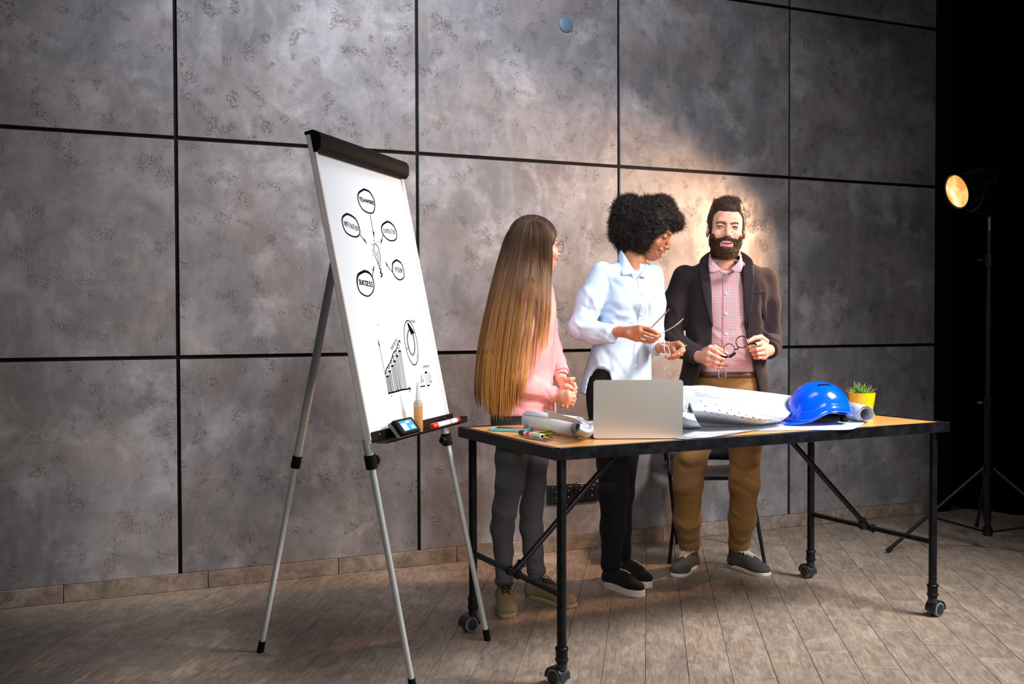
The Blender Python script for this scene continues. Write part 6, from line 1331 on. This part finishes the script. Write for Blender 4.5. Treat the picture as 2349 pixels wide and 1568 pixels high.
# sticky notes
st_ = thing('sticky_notes', onz(1228, 993, TZ), 'pad of bright yellow-green sticky notes under the paper roll', 'sticky notes'); a0 = onz(1206, 996.5, TZ); sx = nrm(onz(1244, 1000, TZ)-a0); sy = np.cross(UZ, sx)
MB().box(a0+sx*.036+sy*.036+UZ*.004, (.076, .076, .007), (sx, sy, UZ), .0004).build('pad', plain('note_yellow', '#cfd43a', .7), st_)
c_ = a0+sx*.036+sy*.036+UZ*.0082; G = np.array([[c_+sx*(u-.5)*.076+sy*(v_-.5)*.076+UZ*(.010*max(0, u-.55)**1.5*3) for v_ in np.linspace(0, 1, 4)] for u in np.linspace(0, 1, 8)]); MB().grid(G, .0003).build('top_note', plain('note_yellow_top', '#d9cf3a', .7), st_, smooth=True)
# marker + pencils beside the notes
mk = thing('marker', onz(1218, 1000, TZ), 'white-barrelled marker with a black cap lying on the table corner', 'marker pen'); m0 = onz(1193, 999, TZ)+UZ*.012; m1 = onz(1244, 1008, TZ)+UZ*.012
penparts(mk, m0, m1, .0098, plain('cap_black', '#101012', .35), plain('marker_white', '#d6d3d6', .35), .24, .06, end=plain('end_white', '#e9e9ea', .3))
dm = nrm(m1-m0); MB().lathe(m1, dm, [(.0062, .0), (.0062, .0006)], 18).build('end_hole', M_bp, mk); mm = m0+(m1-m0)*.42; MB().tube([mm-dm*.010, mm+dm*.010], .00945, 18).build('red_print', M_redp, mk)
M_pc = plain('grey_pencil_paint', '#6d6c72', .35, .2); M_wd = plain('sharpened_wood', '#c68b58', .7)
def pencil(a, b, lab, r=.0036):
    o = thing('pencil', (a+b)/2-UZ*r, lab, 'pencil', 'grey pencils beside the marker'); d = b-a
    MB().tube([a, a+d*.90], r, 6).build('barrel', M_pc, o, smooth=False); MB().tube([a+d*.90, a+d*.975], [r*.92, r*.35], 6).build('sharpened_end', M_wd, o); MB().tube([a+d*.975, b], [r*.35, .0004], 6).build('lead_tip', M_bp, o)
pencil(onz(1205, 1004.5, TZ)+UZ*.0037, onz(1262, 1014, TZ)+UZ*.0037, 'grey pencil lying closest to the table edge, in front of the marker'); pencil(onz(1222, 1004, TZ)+UZ*.0037, onz(1268, 1010.5, TZ)+UZ*.0037, 'grey pencil lying just behind the marker, wooden point to the right'); pencil(onz(1246, 993, TZ)+UZ*.0037, onz(1272, 1006, TZ)+UZ*.0037, 'grey pencil on its own between the yellow notes and paper roll')
# rolled drawing on the left
rl = thing('paper_roll', onz(1265, 995, TZ), 'thick roll of white drawing sheets, left of the laptop', 'paper roll')
ra = onz(1213, 984, TZ); rb = onz(1326, 1003, TZ); R0 = .0365; rd = nrm(rb-ra); rs = np.cross(UZ, rd)
def spiral(a, b, r0, r1, turns, a0, n=64, m=2, flare=0.0, tail=None):
    th_ = np.linspace(a0, a0+turns*2*math.pi, n); rr = np.linspace(r1, r0, n); D_ = nrm(b-a); S_ = np.cross(UZ, D_); G = []
    for i in range(n):
        row = []
        for u in np.linspace(0, 1, m): c = a+(b-a)*u; row.append(c+(S_*math.cos(th_[i])+UZ*math.sin(th_[i]))*rr[i]*(1+flare*u))
        G.append(row)
    if tail is not None:
        for s_ in tail: G.append([a+(b-a)*u+S_*s_[0]+UZ*s_[1] for u in np.linspace(0, 1, m)])
    return np.array(G)
up = UZ*(R0+.001); MB().grid(spiral(ra+up, rb+up, R0, R0-.009, 3.2, 1.2, 110, 3, .08), .0005).build('outer_sheet', M_paper3, rl, smooth=True)
MB().grid(spiral(ra+up+rd*.004, rb+up+rd*.018-UZ*.0, R0-.011, R0-.014, 2.2, 0.2, 70, 3, .04), .0005).build('inner_sheet', M_paper2, rl, smooth=True)
ins = MB()   # printing on the inner face, seen at the open end
for i in range(16):
    for j in range(5):
        a_ = -2.6+i*.21; u0 = 1.0-.05-.05*j; w_ = .004 if (i*j) % 3 else .008; c = (ra+(rb-ra)*u0)+up; rr = R0-.0148; e = rs*math.cos(a_)+UZ*math.sin(a_); tt = -rs*math.sin(a_)+UZ*math.cos(a_); q0 = c+e*rr
        ins.add([q0, q0+rd*.0014, q0+rd*.0014+tt*w_, q0+tt*w_], [[0, 1, 2, 3]])
ins.build('printed_lines', M_line, rl, smooth=False, kind='stuff')
C_ = [[V(1249, 939, 3.86), V(1268, 944, 3.80), V(1290, 951, 3.74), V(1326, 960, 3.66)], [V(1256, 948, 3.86), V(1274, 951, 3.80), V(1298, 957, 3.73), V(1334, 966, 3.64)], [V(1256, 958, 3.88), V(1276, 961, 3.82), V(1300, 966, 3.75), V(1338, 974, 3.66)]]
MB().grid(spatch(C_, 10, 14), .0005).build('loose_flap', M_paper3, rl, smooth=True)
ls = thing('drawing_sheet', onz(1345, 995, TZ), 'curled loose sheet between the paper roll and the laptop', 'paper sheet')
e_ = lambda x, y, h=.0015: onz(x, y, TZ+h)
C_ = [[e_(1312, 1000), e_(1330, 1003), e_(1348, 1004), e_(1363, 998)], [V(1328, 985, 3.56), V(1338, 990, 3.58), V(1350, 992, 3.60), V(1362, 985, 3.66)], [V(1330, 968, 3.66), V(1340, 972, 3.68), V(1350, 976, 3.70), V(1360, 972, 3.72)], [V(1325, 958, 3.76), V(1338, 962, 3.76), V(1350, 966, 3.78), V(1360, 969, 3.80)]]
def sheetobj(C_, name, mat, parent, m=22, n=22, crumple=0.0, seed=1, thick=.0005, **k):
    P = spatch(C_, m, n)
    if crumple: P = P+UZ*(crumple*vnoise(P.reshape(-1, 3), 28, seed).reshape(m, n, 1))
    mb = MB().grid(P, thick); return mb.build(name, mat, parent, smooth=True, **k), P
o_, P_ = sheetobj(C_, 'drawing_sheet_surface', M_paper2, ls, crumple=.002)
def onpatch(P, u, v, lift=.0009):
    m, n = P.shape[:2]; a = np.clip(u, 0, 1)*(m-1); b = np.clip(v, 0, 1)*(n-1); i = min(int(a), m-2); j = min(int(b), n-2); fa, fb = a-i, b-j
    p = (P[i, j]*(1-fa)+P[i+1, j]*fa)*(1-fb)+(P[i, j+1]*(1-fa)+P[i+1, j+1]*fa)*fb; N_ = nrm(np.cross(P[i+1, j]-P[i, j], P[i, j+1]-P[i, j]))
    if N_@(CO-p) < 0: N_ = -N_
    return p+N_*lift, N_
def pline(mb, P, uv, w=.0008, seg=6, lift=.0009):
    pts = []
    for (a, b) in zip(uv[:-1], uv[1:]):
        for t_ in np.linspace(0, 1, seg, endpoint=False): pts.append((a[0]+(b[0]-a[0])*t_, a[1]+(b[1]-a[1])*t_))
    pts.append(uv[-1]); Q = [onpatch(P, *q, lift) for q in pts]; L_, R_ = [], []
    for i, (p, N_) in enumerate(Q):
        t_ = nrm(Q[min(i+1, len(Q)-1)][0]-Q[max(i-1, 0)][0]); s_ = np.cross(N_, t_)*w/2; L_.append(p+s_); R_.append(p-s_)
    n_ = len(Q); mb.add(L_+R_, [[i, i+1, n_+i+1, n_+i] for i in range(n_-1)])
mb = MB()
for k_ in range(5): pline(mb, P_, [(.15, .3+.12*k_), (.8, .32+.12*k_)], .0006)
mb.build('printed_lines', M_line, o_, smooth=False, kind='stuff')
# the big drawings
bp_ = thing('site_plan', onz(1700, 990, TZ), 'large curling printed plan sheet spread behind the laptop to the helmet', 'drawing')
C_ = [[V(1560, 887, 4.14), V(1605, 883, 4.15), V(1660, 889, 4.20), V(1740, 899, 4.25), V(1826, 908, 4.34)],
      [V(1575, 912, 4.02), V(1625, 908, 4.02), V(1690, 918, 4.06), V(1760, 930, 4.12), V(1818, 940, 4.24)],
      [V(1588, 945, 3.88), V(1640, 948, 3.88), V(1700, 955, 3.90), V(1755, 961, 3.95), V(1802, 958, 4.08)],
      [e_(1590, 972, .010), e_(1650, 976, .008), e_(1710, 978, .006), e_(1745, 976, .006), e_(1782, 970, .008)],
      [e_(1570, 1003, .004), e_(1620, 1003, .004), e_(1680, 994, .005), e_(1730, 984, .005), e_(1772, 975, .007)]]
o_, P_ = sheetobj(C_, 'plan_sheet', M_paper, bp_, 34, 40, .0018, 3)
mb = MB()
pline(mb, P_, [(.22, .10), (.50, .97)], .0016, 20); pline(mb, P_, [(.155, .10), (.215, .36), (.275, .35)], .0008); pline(mb, P_, [(.22, .10), (.155, .10)], .0008)
rg = np.random.default_rng(2)
for k_ in range(12): a_ = .16+.055*k_/3; b_ = .11+.02*k_; pline(mb, P_, [(a_*.3+.125+.004*k_, b_), (a_*.3+.125+.004*k_+.003, b_+.012)], .0030, 2)
for r_ in range(5):
    for k_ in range(12):
        u_ = .33+.07*r_+.022*k_; v_ = .14+.068*k_+.02*(r_ % 2)
        if rg.random() < .72 and u_ < .95: pline(mb, P_, [(u_, v_), (u_+.004, v_+.012+.010*rg.random())], .0042 if r_ < 2 else .0026, 2)
for r_ in range(7): u_ = .60+.045*r_; pline(mb, P_, [(u_, .05+.03*r_), (u_+.10, .5), (u_+.16, .80)], .0010, 12)
mb.build('printed_lines', M_line, o_, smooth=False, kind='stuff')
p2 = thing('plan_sheet_behind', V(1740, 905, 4.3), 'second curling plan sheet rising behind the big plan, near the helmet', 'drawing')
C_ = [[V(1612, 884, 4.24), V(1690, 892, 4.26), V(1770, 901, 4.28), V(1832, 909, 4.28)], [V(1650, 893, 4.24), V(1720, 905, 4.26), V(1780, 920, 4.26), V(1830, 930, 4.26)], [V(1660, 925, 4.22), V(1730, 935, 4.22), V(1790, 945, 4.22), V(1824, 952, 4.20)]]
o_, P_ = sheetobj(C_, 'plan_sheet', M_paper2, p2, 14, 26, .001, 5); mb = MB(); pline(mb, P_, [(.35, .30), (.62, .95)], .0008, 12); pline(mb, P_, [(.5, .52), (.6, .54)], .002, 3); mb.build('printed_lines', M_line, o_, smooth=False, kind='stuff')
p3 = thing('plan_sheet_rolled', onz(1600, 975, TZ), 'plan sheet curling up beside the laptop\'s right edge', 'drawing')
C_ = [[V(1545, 884, 4.04), V(1575, 884, 4.06), V(1603, 886, 4.12)], [V(1545, 910, 3.96), V(1575, 910, 3.98), V(1602, 914, 4.04)], [V(1560, 935, 3.93), V(1572, 940, 3.90), V(1592, 940, 3.94)], [V(1560, 958, 3.88), V(1570, 958, 3.87), V(1582, 946, 3.88)]]
o_, P_ = sheetobj(C_, 'plan_sheet', M_paper2, p3, 18, 12, .0, 6); mb = MB()
for (a_, b_) in (((.12, .3), (.12, .95)), ((.30, .2), (.36, .95)), ((.36, .2), (.42, .95)), ((.52, .4), (.66, .95)), ((.56, .4), (.72, .92)), ((.62, .5), (.62, .9)), ((.4, .55), (.75, .5))): pline(mb, P_, [a_, b_], .0012, 6)
mb.build('printed_lines', M_line, o_, smooth=False, kind='stuff')
C_ = [[V(1560, 945, 3.85), V(1575, 946, 3.82), V(1591, 948, 3.82)], [V(1562, 962, 3.78), V(1576, 963, 3.76), V(1600, 968, 3.77)], [e_(1566, 983, .008), e_(1586, 984, .005), e_(1612, 983, .003)]]
sheetobj(C_, 'folded_corner', plain('paper_fold', '#c9cdd4', .75), p3, 12, 12)  # folded corner in a paler paper than the sheet
p4 = thing('plan_stack', onz(1640, 1000, TZ), 'crumpled lower drawings stacked on the table front by the laptop', 'drawing', kind=None)
for i in range(4):
    dz = .001+.0017*i; C_ = [[e_(1548+6*i, 1006-2*i, dz), e_(1600+9*i, 1006-2*i, dz), e_(1660+8*i, 998-2*i, dz+.001), e_(1740+6*i, 986-2*i, dz), e_(1812-3*i, 975-i, dz)], [e_(1560, 985, dz+.004), e_(1620, 985, dz), e_(1690, 982, dz+.002), e_(1760, 974, dz), e_(1830-6*i, 966, dz)], [e_(1590, 965, dz), e_(1660, 962, dz), e_(1730, 958, dz), e_(1790, 952, dz), e_(1840, 950, dz)]]
    sheetobj(C_, 'plan_sheet', M_paper if i % 2 else M_paper2, p4, 14, 40, .0014, 20+i, .0006)
p5 = thing('blue_tinted_sheet', onz(1880, 978, TZ), 'flat pale sheet under the blue helmet, its end rolled up', 'paper sheet')
C_ = [[e_(1722, 987, .0012), e_(1790, 986.5, .0012), e_(1860, 985.5, .0012), e_(1945, 985, .0012), e_(1968, 979, .002)], [e_(1745, 978, .0012), e_(1800, 977, .0012), e_(1860, 975, .0012), e_(1950, 973, .0012), e_(1984, 968, .003)], [e_(1790, 962, .0012), e_(1840, 960, .0012), e_(1900, 957, .0012), e_(1960, 955, .0012), e_(1998, 955, .004)]]
sheetobj(C_, 'sheet', NT('cool_paper').set(col=srgb('#d5e3ee'), rough=.6), p5, 14, 26, 0, 1, .0005)
# right roll: sheet end curled into a tube standing behind the helmet
r2 = thing('paper_roll', onz(1980, 965, TZ), 'short white paper roll between the blue helmet and yellow pot', 'paper roll')
a_ = onz(1940, 960, TZ); b_ = onz(1985, 970, TZ); R2 = .037
MB().grid(spiral(a_+UZ*R2, b_+UZ*R2, R2, R2-.004, 1.75, -1.45, 70, 4, 0), .0006).build('outer_sheet', M_paper, r2, smooth=True)
D_ = nrm(b_-a_); MB().grid(spiral(a_+D_*.05+UZ*(R2+.003), b_+D_*.012+UZ*(R2+.001), R2+.002, R2-.010, 1.4, 1.2, 60, 3, -.06), .0006).build('inner_sheet', M_paper2, r2, smooth=True)
# ------------------------------------------------------------------ helmet
hm = thing('safety_helmet', onz(1885, 975, TZ), 'glossy blue safety helmet with a short brim, resting on papers', 'helmet')
t = NT('blue_abs'); M_blue = t.set(col=srgb('#0050f0'), rough=.16, coat=.5, coatr=.05, spec=.5)
hb = onz(1808, 974, TZ); he = onz(1955, 958, TZ); HX = nrm((he-hb)*np.array([1, 1, 0])); HX = nrm(RH*.985+FH*.17); HY = np.cross(UZ, HX)    # HX: towards the back of the helmet; brim at -HX
HXf = -HX; dist = 3.78
hc = onz(1890, 977, TZ)+FH*.085; hc = np.array([hc[0], hc[1], TZ+.004])
Hp = lambda x, y, z: hc+(HX*x+HY*y+UZ*z)*np.array([1.1, 1.1, 1.04])
def helm_surface(off=0.0):
    """rows from crown to rim; rim height varies around the head"""
    nth, nph = 72, 26; G = []
    for i in range(nth+1):
        a = 2*math.pi*i/nth; ca, sa = math.cos(a), math.sin(a)       # a=0 back, pi = brim side
        front = max(0, -ca); back = max(0, ca)
        rx = (.122 if ca > 0 else .118)+off; ry = .098+off
        rimz = .018+.036*math.exp(-((abs(sa)-1)/.35)**2)*(1)*sst(np.array([ca]), -.75, .1)[0]+.014*back**3-.012*front**2
        row = []
        for j in range(nph+1):
            t_ = j/nph*math.pi/2; top = .158+off; z = rimz+(top-rimz)*math.cos(t_)**.92; r = math.sin(t_)**.88; e = .006*sst(np.array([t_]), 1.35, 1.52)[0]
            ridge = .0035*math.exp(-((abs(r*ry*sa))/.016)**4)*(1-sst(np.array([t_]), .95, 1.3)[0]); row.append(Hp(ca*(rx*r+e)-.012*math.cos(t_)*0, sa*(ry*r+e), z+ridge))
        G.append(row)
    return np.array(G)
G = helm_surface(); MB().grid(G, .003).build('shell', M_blue, hm, smooth=True)
br = []      # brim: widens at the front
for a in np.linspace(math.radians(100), math.radians(260), 40):
    ca, sa = math.cos(a), math.sin(a); f_ = max(0, -ca)**1.0; rimz = .018-.012*f_**2+.036*math.exp(-((abs(sa)-1)/.35)**2)*sst(np.array([ca]), -.75, .1)[0]; row = []
    for u in np.linspace(0, 1, 7): w_ = .048*f_**1.2; row.append(Hp(ca*(.120+.0*u)+ca*w_*u*1.05, sa*(.100+w_*u*.25), rimz+.001-.012*u*u*f_))
    br.append(row)
MB().grid(np.array(br), .003).build('brim', M_blue, hm, smooth=True)
rp = [G[i, -1]+nrm(G[i, -1]-hc-UZ*.05)*.0015 for i in range(72)]; MB().tube(rp, .0032, 8, closed=True).build('rim_bead', M_blue, hm, smooth=True)
rb_ = MB(); row_ = [G[i, 22]+nrm(G[i, 22]-hc-UZ*.04)*.001 for i in range(72)]; rb_.tube(row_, .0028, 8, closed=True).build('raised_band', M_blue, hm, smooth=True)
vt = MB()
for k_ in range(11):
    i_ = 50+k_; p_ = (G[i_ % 72, 6]+G[i_ % 72, 7])/2; n_ = nrm(p_-hc-UZ*.04); d_ = nrm(G[i_ % 72, 8]-G[i_ % 72, 5]); vt.box(p_+n_*.0032, (.0034, .011, .004), (np.cross(n_, d_), d_, n_))
vt.build('vent_slots', plain('vent_dark', '#04143a', .4), hm, smooth=False, kind='stuff')
pl = np.array([[G[i, j]+nrm(G[i, j]-hc-UZ*.06)*.0012 for j in range(12, 26)] for i in range(35, 42)]); MB().grid(pl, .0015).build('front_panel', plain('pale_blue_panel', '#3d7fd8', .25), hm, smooth=True)
MB().grid(np.array([[Hp(math.cos(a)*.085, math.sin(a)*.070, z) for z in (.010, .034)] for a in np.linspace(0, 2*math.pi, 40)]), .002).build('inner_harness', M_bp, hm, smooth=True)
MB().box(Hp(.086, -.030, .020), (.022, .030, .030), (HX, HY, UZ), .005).lathe(Hp(.075, -.066, .020), -HY, [(.012, 0), (.012, .008), (.009, .010)], 14).build('adjuster_knob', M_bp, hm)
# ------------------------------------------------------------------ potted plant
pt = thing('potted_plant', onz(1975, 962, TZ), 'spiky green succulent in a bright yellow pot on the table', 'plant'); pc = onz(1977, 957.5, TZ); pc = np.array([pc[0], pc[1], TZ]); M_yel = NT('yellow_glaze').set(col=srgb('#f7b500'), rough=.28, coat=.3)
MB().lathe(pc+UZ*.001, UZ, [(.045, 0), (.052, .002), (.0545, .014), (.0515, .016), (.047, .006), (.02, .005)], 40).build('saucer', M_yel, pt)
MB().lathe(pc+UZ*.007, UZ, [(.036, 0), (.040, .002), (.046, .03), (.0535, .075), (.0565, .100), (.0565, .103), (.0535, .103), (.050, .088), (.0, .086)], 44).build('pot', M_yel, pt)
MB().lathe(pc+UZ*.096, UZ, [(.051, 0), (.030, .006), (0, .009)], 20).build('soil', plain('dark_soil', '#2a1d14', .95, bump=.5), pt)
t = NT('succulent_leaf'); oi = t.n('ShaderNodeObjectInfo'); M_leaf = t.set(col=t.mix(oi.outputs['Random'], srgb('#2f6b22'), srgb('#8fb84a')), rough=.45); M_tip = plain('dry_thread', '#a9a88c', .8)
rg = np.random.default_rng(8)
for k_ in range(46):
    a = rg.random()*6.28; el = rg.uniform(.35, 1.45); Lf = rg.uniform(.040, .062); d = np.array([math.cos(a)*math.cos(el), math.sin(a)*math.cos(el), math.sin(el)]); c0 = pc+UZ*.098+np.array([math.cos(a), math.sin(a), 0])*.012; sd_ = nrm(np.cross(d, UZ+np.array([.01, 0, 0]))); nn_ = np.cross(sd_, d)
    rows = []
    for u in np.linspace(0, 1, 7): w_ = .0050*(math.sin(math.pi*min(1, u*.8+.22)))*(1-u)**.45+.0003; cpt = c0+d*Lf*u-UZ*.006*u*u; rows.append([cpt-sd_*w_+nn_*w_*.25, cpt, cpt+sd_*w_+nn_*w_*.25])
    lf = MB().grid(np.array(rows), .0016).build('leaf', M_leaf, pt, smooth=True)
    if k_ % 2 == 0:
        e0 = np.array(rows[-1][1]); cs_ = [e0+d*.012*u+nn_*.006*math.sin(u*3)+sd_*.004*math.sin(u*4+k_) for u in np.linspace(0, 1, 6)]; MB().tube(cs_, .0005, 4).build('leaf_thread', M_tip, lf)
# ------------------------------------------------------------------ chair behind the man
ch = thing('chair', (3.07, 4.44, 0), 'black chair standing behind the bearded person, seen between the legs', 'chair'); M_ch = plain('black_chair_shell', '#0c0e12', .35)
c0 = onz(1535, 1292); c1 = onz(1754, 1291); cx = nrm(c1-c0); cy = np.cross(UZ, cx); sc_ = (c0+c1)/2
s0 = sc_+cy*.05; seat = np.array([[s0+cx*a*(1-.06*abs(a))*.215+cy*b+UZ*(.445-.018*(1-a*a)*math.sin(min(1, b/.4)*2.6)) for b in np.linspace(.0, .41, 10)] for a in np.linspace(-1, 1, 12)]); MB().grid(seat, .014).build('seat', M_ch, ch, smooth=True)
back = np.array([[s0+cx*a*.20+cy*(.41+.10*z-.03*(1-a*a)*0+.03*a*a*-1)+UZ*(.47+z*.36) for z in np.linspace(0, 1, 10)] for a in np.linspace(-1, 1, 12)]); MB().grid(back, .010).build('backrest', M_ch, ch, smooth=True)
MB().tube([s0+cx*-.19+cy*.01+UZ*.428, s0+cx*.19+cy*.01+UZ*.428], .011, 12).build('front_rail', M_steel, ch)
for sg, f_ in ((-1, c0), (1, c1)):
    MB().tube([f_+UZ*.0, s0+cx*sg*.185+cy*.02+UZ*.43], [.009, .0105], 12).build('leg', M_steel, ch)
    MB().tube([s0+cx*(-.13 if sg < 0 else .19)+cy*.40, s0+cx*sg*.18+cy*.36+UZ*.43], [.009, .0105], 12).build('leg', M_steel, ch)
    MB().tube([s0+cx*sg*.18+cy*.36+UZ*.43, s0+cx*sg*.185+cy*.47+UZ*.78], .0105, 12).build('back_upright', M_steel, ch)
# ------------------------------------------------------------------ studio lamp on its stand
M_st = plain('stand_black', '#0b0c0e', .3, .5); ls_ = thing('lamp_stand', (4.60, 4.08, 0), 'black telescopic tripod light stand in front of the black cloth', 'light stand')
cb = np.array([4.60, 4.075, 0]); cb = V(2265, 1228, 5.60)*np.array([1, 1, 0])
MB().tube([cb+UZ*.075, cb+UZ*.78], .0175, 18).build('lower_column', M_st, ls_); MB().tube([cb+UZ*.76, cb+UZ*1.32], .0140, 18).build('middle_column', M_st, ls_); MB().tube([cb+UZ*1.30, cb+UZ*1.72], .0110, 16).build('upper_column', M_st, ls_); MB().tube([cb+UZ*1.58, cb+UZ*1.80], .0085, 14).build('spigot', plain('stand_steel', '#6b6d70', .3, .9), ls_)
for z_ in (.79, 1.56):
    MB().tube([cb+UZ*(z_-.03), cb+UZ*(z_+.03)], .021, 16).tube([cb+UZ*z_, cb+UZ*z_-RH*.045], .006, 10).tube([cb+UZ*z_-RH*.040, cb+UZ*z_-RH*.058], .012, 8).build('clamp_collar', M_st, ls_)
MB().tube([cb+UZ*.40, cb+UZ*.45], .026, 16).build('leg_hub', M_st, ls_); MB().tube([cb+UZ*.07, cb+UZ*.115], .026, 16).build('brace_hub', M_st, ls_)
fl_ = onz(2035, 1268); dl = nrm((fl_-cb)*np.array([1, 1, 0]))
for k_, ang in enumerate((0, 2*math.pi/3, 4*math.pi/3)):
    d_ = np.array([dl[0]*math.cos(ang)-dl[1]*math.sin(ang), dl[0]*math.sin(ang)+dl[1]*math.cos(ang), 0]); Lr = np.linalg.norm(fl_-cb); ft = cb+d_*Lr; ft[2] = .011
    lg_ = MB().tube([cb+d_*.03+UZ*.435, ft], .0095, 12).build('leg', M_st, ls_); mid = (cb+d_*.03+UZ*.435)*.42+ft*.58; MB().tube([mid, cb+d_*.03+UZ*.095], .0065, 10).build('brace', M_st, lg_)
    MB().tube([ft+(cb-ft)*.04*0, ft+nrm(cb+UZ*.435-ft)*.03], .0115, 12).build('rubber_foot', M_bp, lg_)
sp = thing('studio_lamp', V(2230, 430, 5.55), 'glowing round-lensed studio spotlight on top of the tripod stand', 'lamp')
lc_ = V(2195, 439, 5.52); ld = nrm(np.array([-.98, .17, 0])+UZ*-.30); lx_ = nrm(np.cross(ld, UZ)); lu = np.cross(lx_, ld); top_ = cb+UZ*1.80
MB().lathe(lc_, ld, [(.060, -.215), (.074, -.20), (.080, -.05), (.096, -.012), (.097, .004), (.091, .004), (.088, -.006), (.0, -.008)], 40).build('housing', M_st, sp)
fins = MB()
for k_ in range(6): fins.lathe(lc_-ld*(.08+.018*k_), ld, [(.080, 0), (.085, .002), (.085, .005), (.080, .007)], 32)
fins.build('cooling_fins', M_st, sp)
yk = MB(); hc_ = lc_-ld*.10; pts = [hc_+lx_*.10*math.cos(a)-UZ*(.13*math.sin(a)) for a in np.linspace(0, math.pi, 18)]; yk.tube(pts, .006, 8); yk.tube([hc_-UZ*.13, top_], .010, 10).build('yoke', M_st, sp)
MB().tube([hc_+lx_*.085, hc_+lx_*.115], .020, 16).tube([hc_-lx_*.085, hc_-lx_*.115], .020, 16).build('tilt_knob', M_st, sp)
t = NT('glowing_lens'); tc = t.n('ShaderNodeTexCoord'); sp_ = t.noise(t.pos((9, 9, 9)), 1.2, 2)
t.set(col=(.8, .5, .25), rough=.2, emit=t.ramp(sp_, [(.40, (0.9, .26, .04)), (.52, (1.0, .58, .16)), (.66, (1.0, .90, .60))]), emits=1.0)
nn_ = 9; MB().lathe(lc_-ld*.004, ld, [(.0875*math.sin(math.pi/2*(1-i/nn_)), .016*math.sin(math.pi/2*i/nn_)) for i in range(nn_+1)], 44).build('lens', t.m, sp, smooth=True)
l = bpy.data.lights.new('lamp_beam', 'SPOT'); l.energy = 350; l.color = (1.0, .60, .36); l.spot_size = math.radians(82); l.spot_blend = .8; l.shadow_soft_size = .06
lo_ = bpy.data.objects.new('lamp_beam', l); COL.objects.link(lo_); lo_.location = tuple(lc_+ld*.05); lo_.rotation_euler = Vector((-.91, .34, -.32)).normalized().to_track_quat('-Z', 'Y').to_euler()
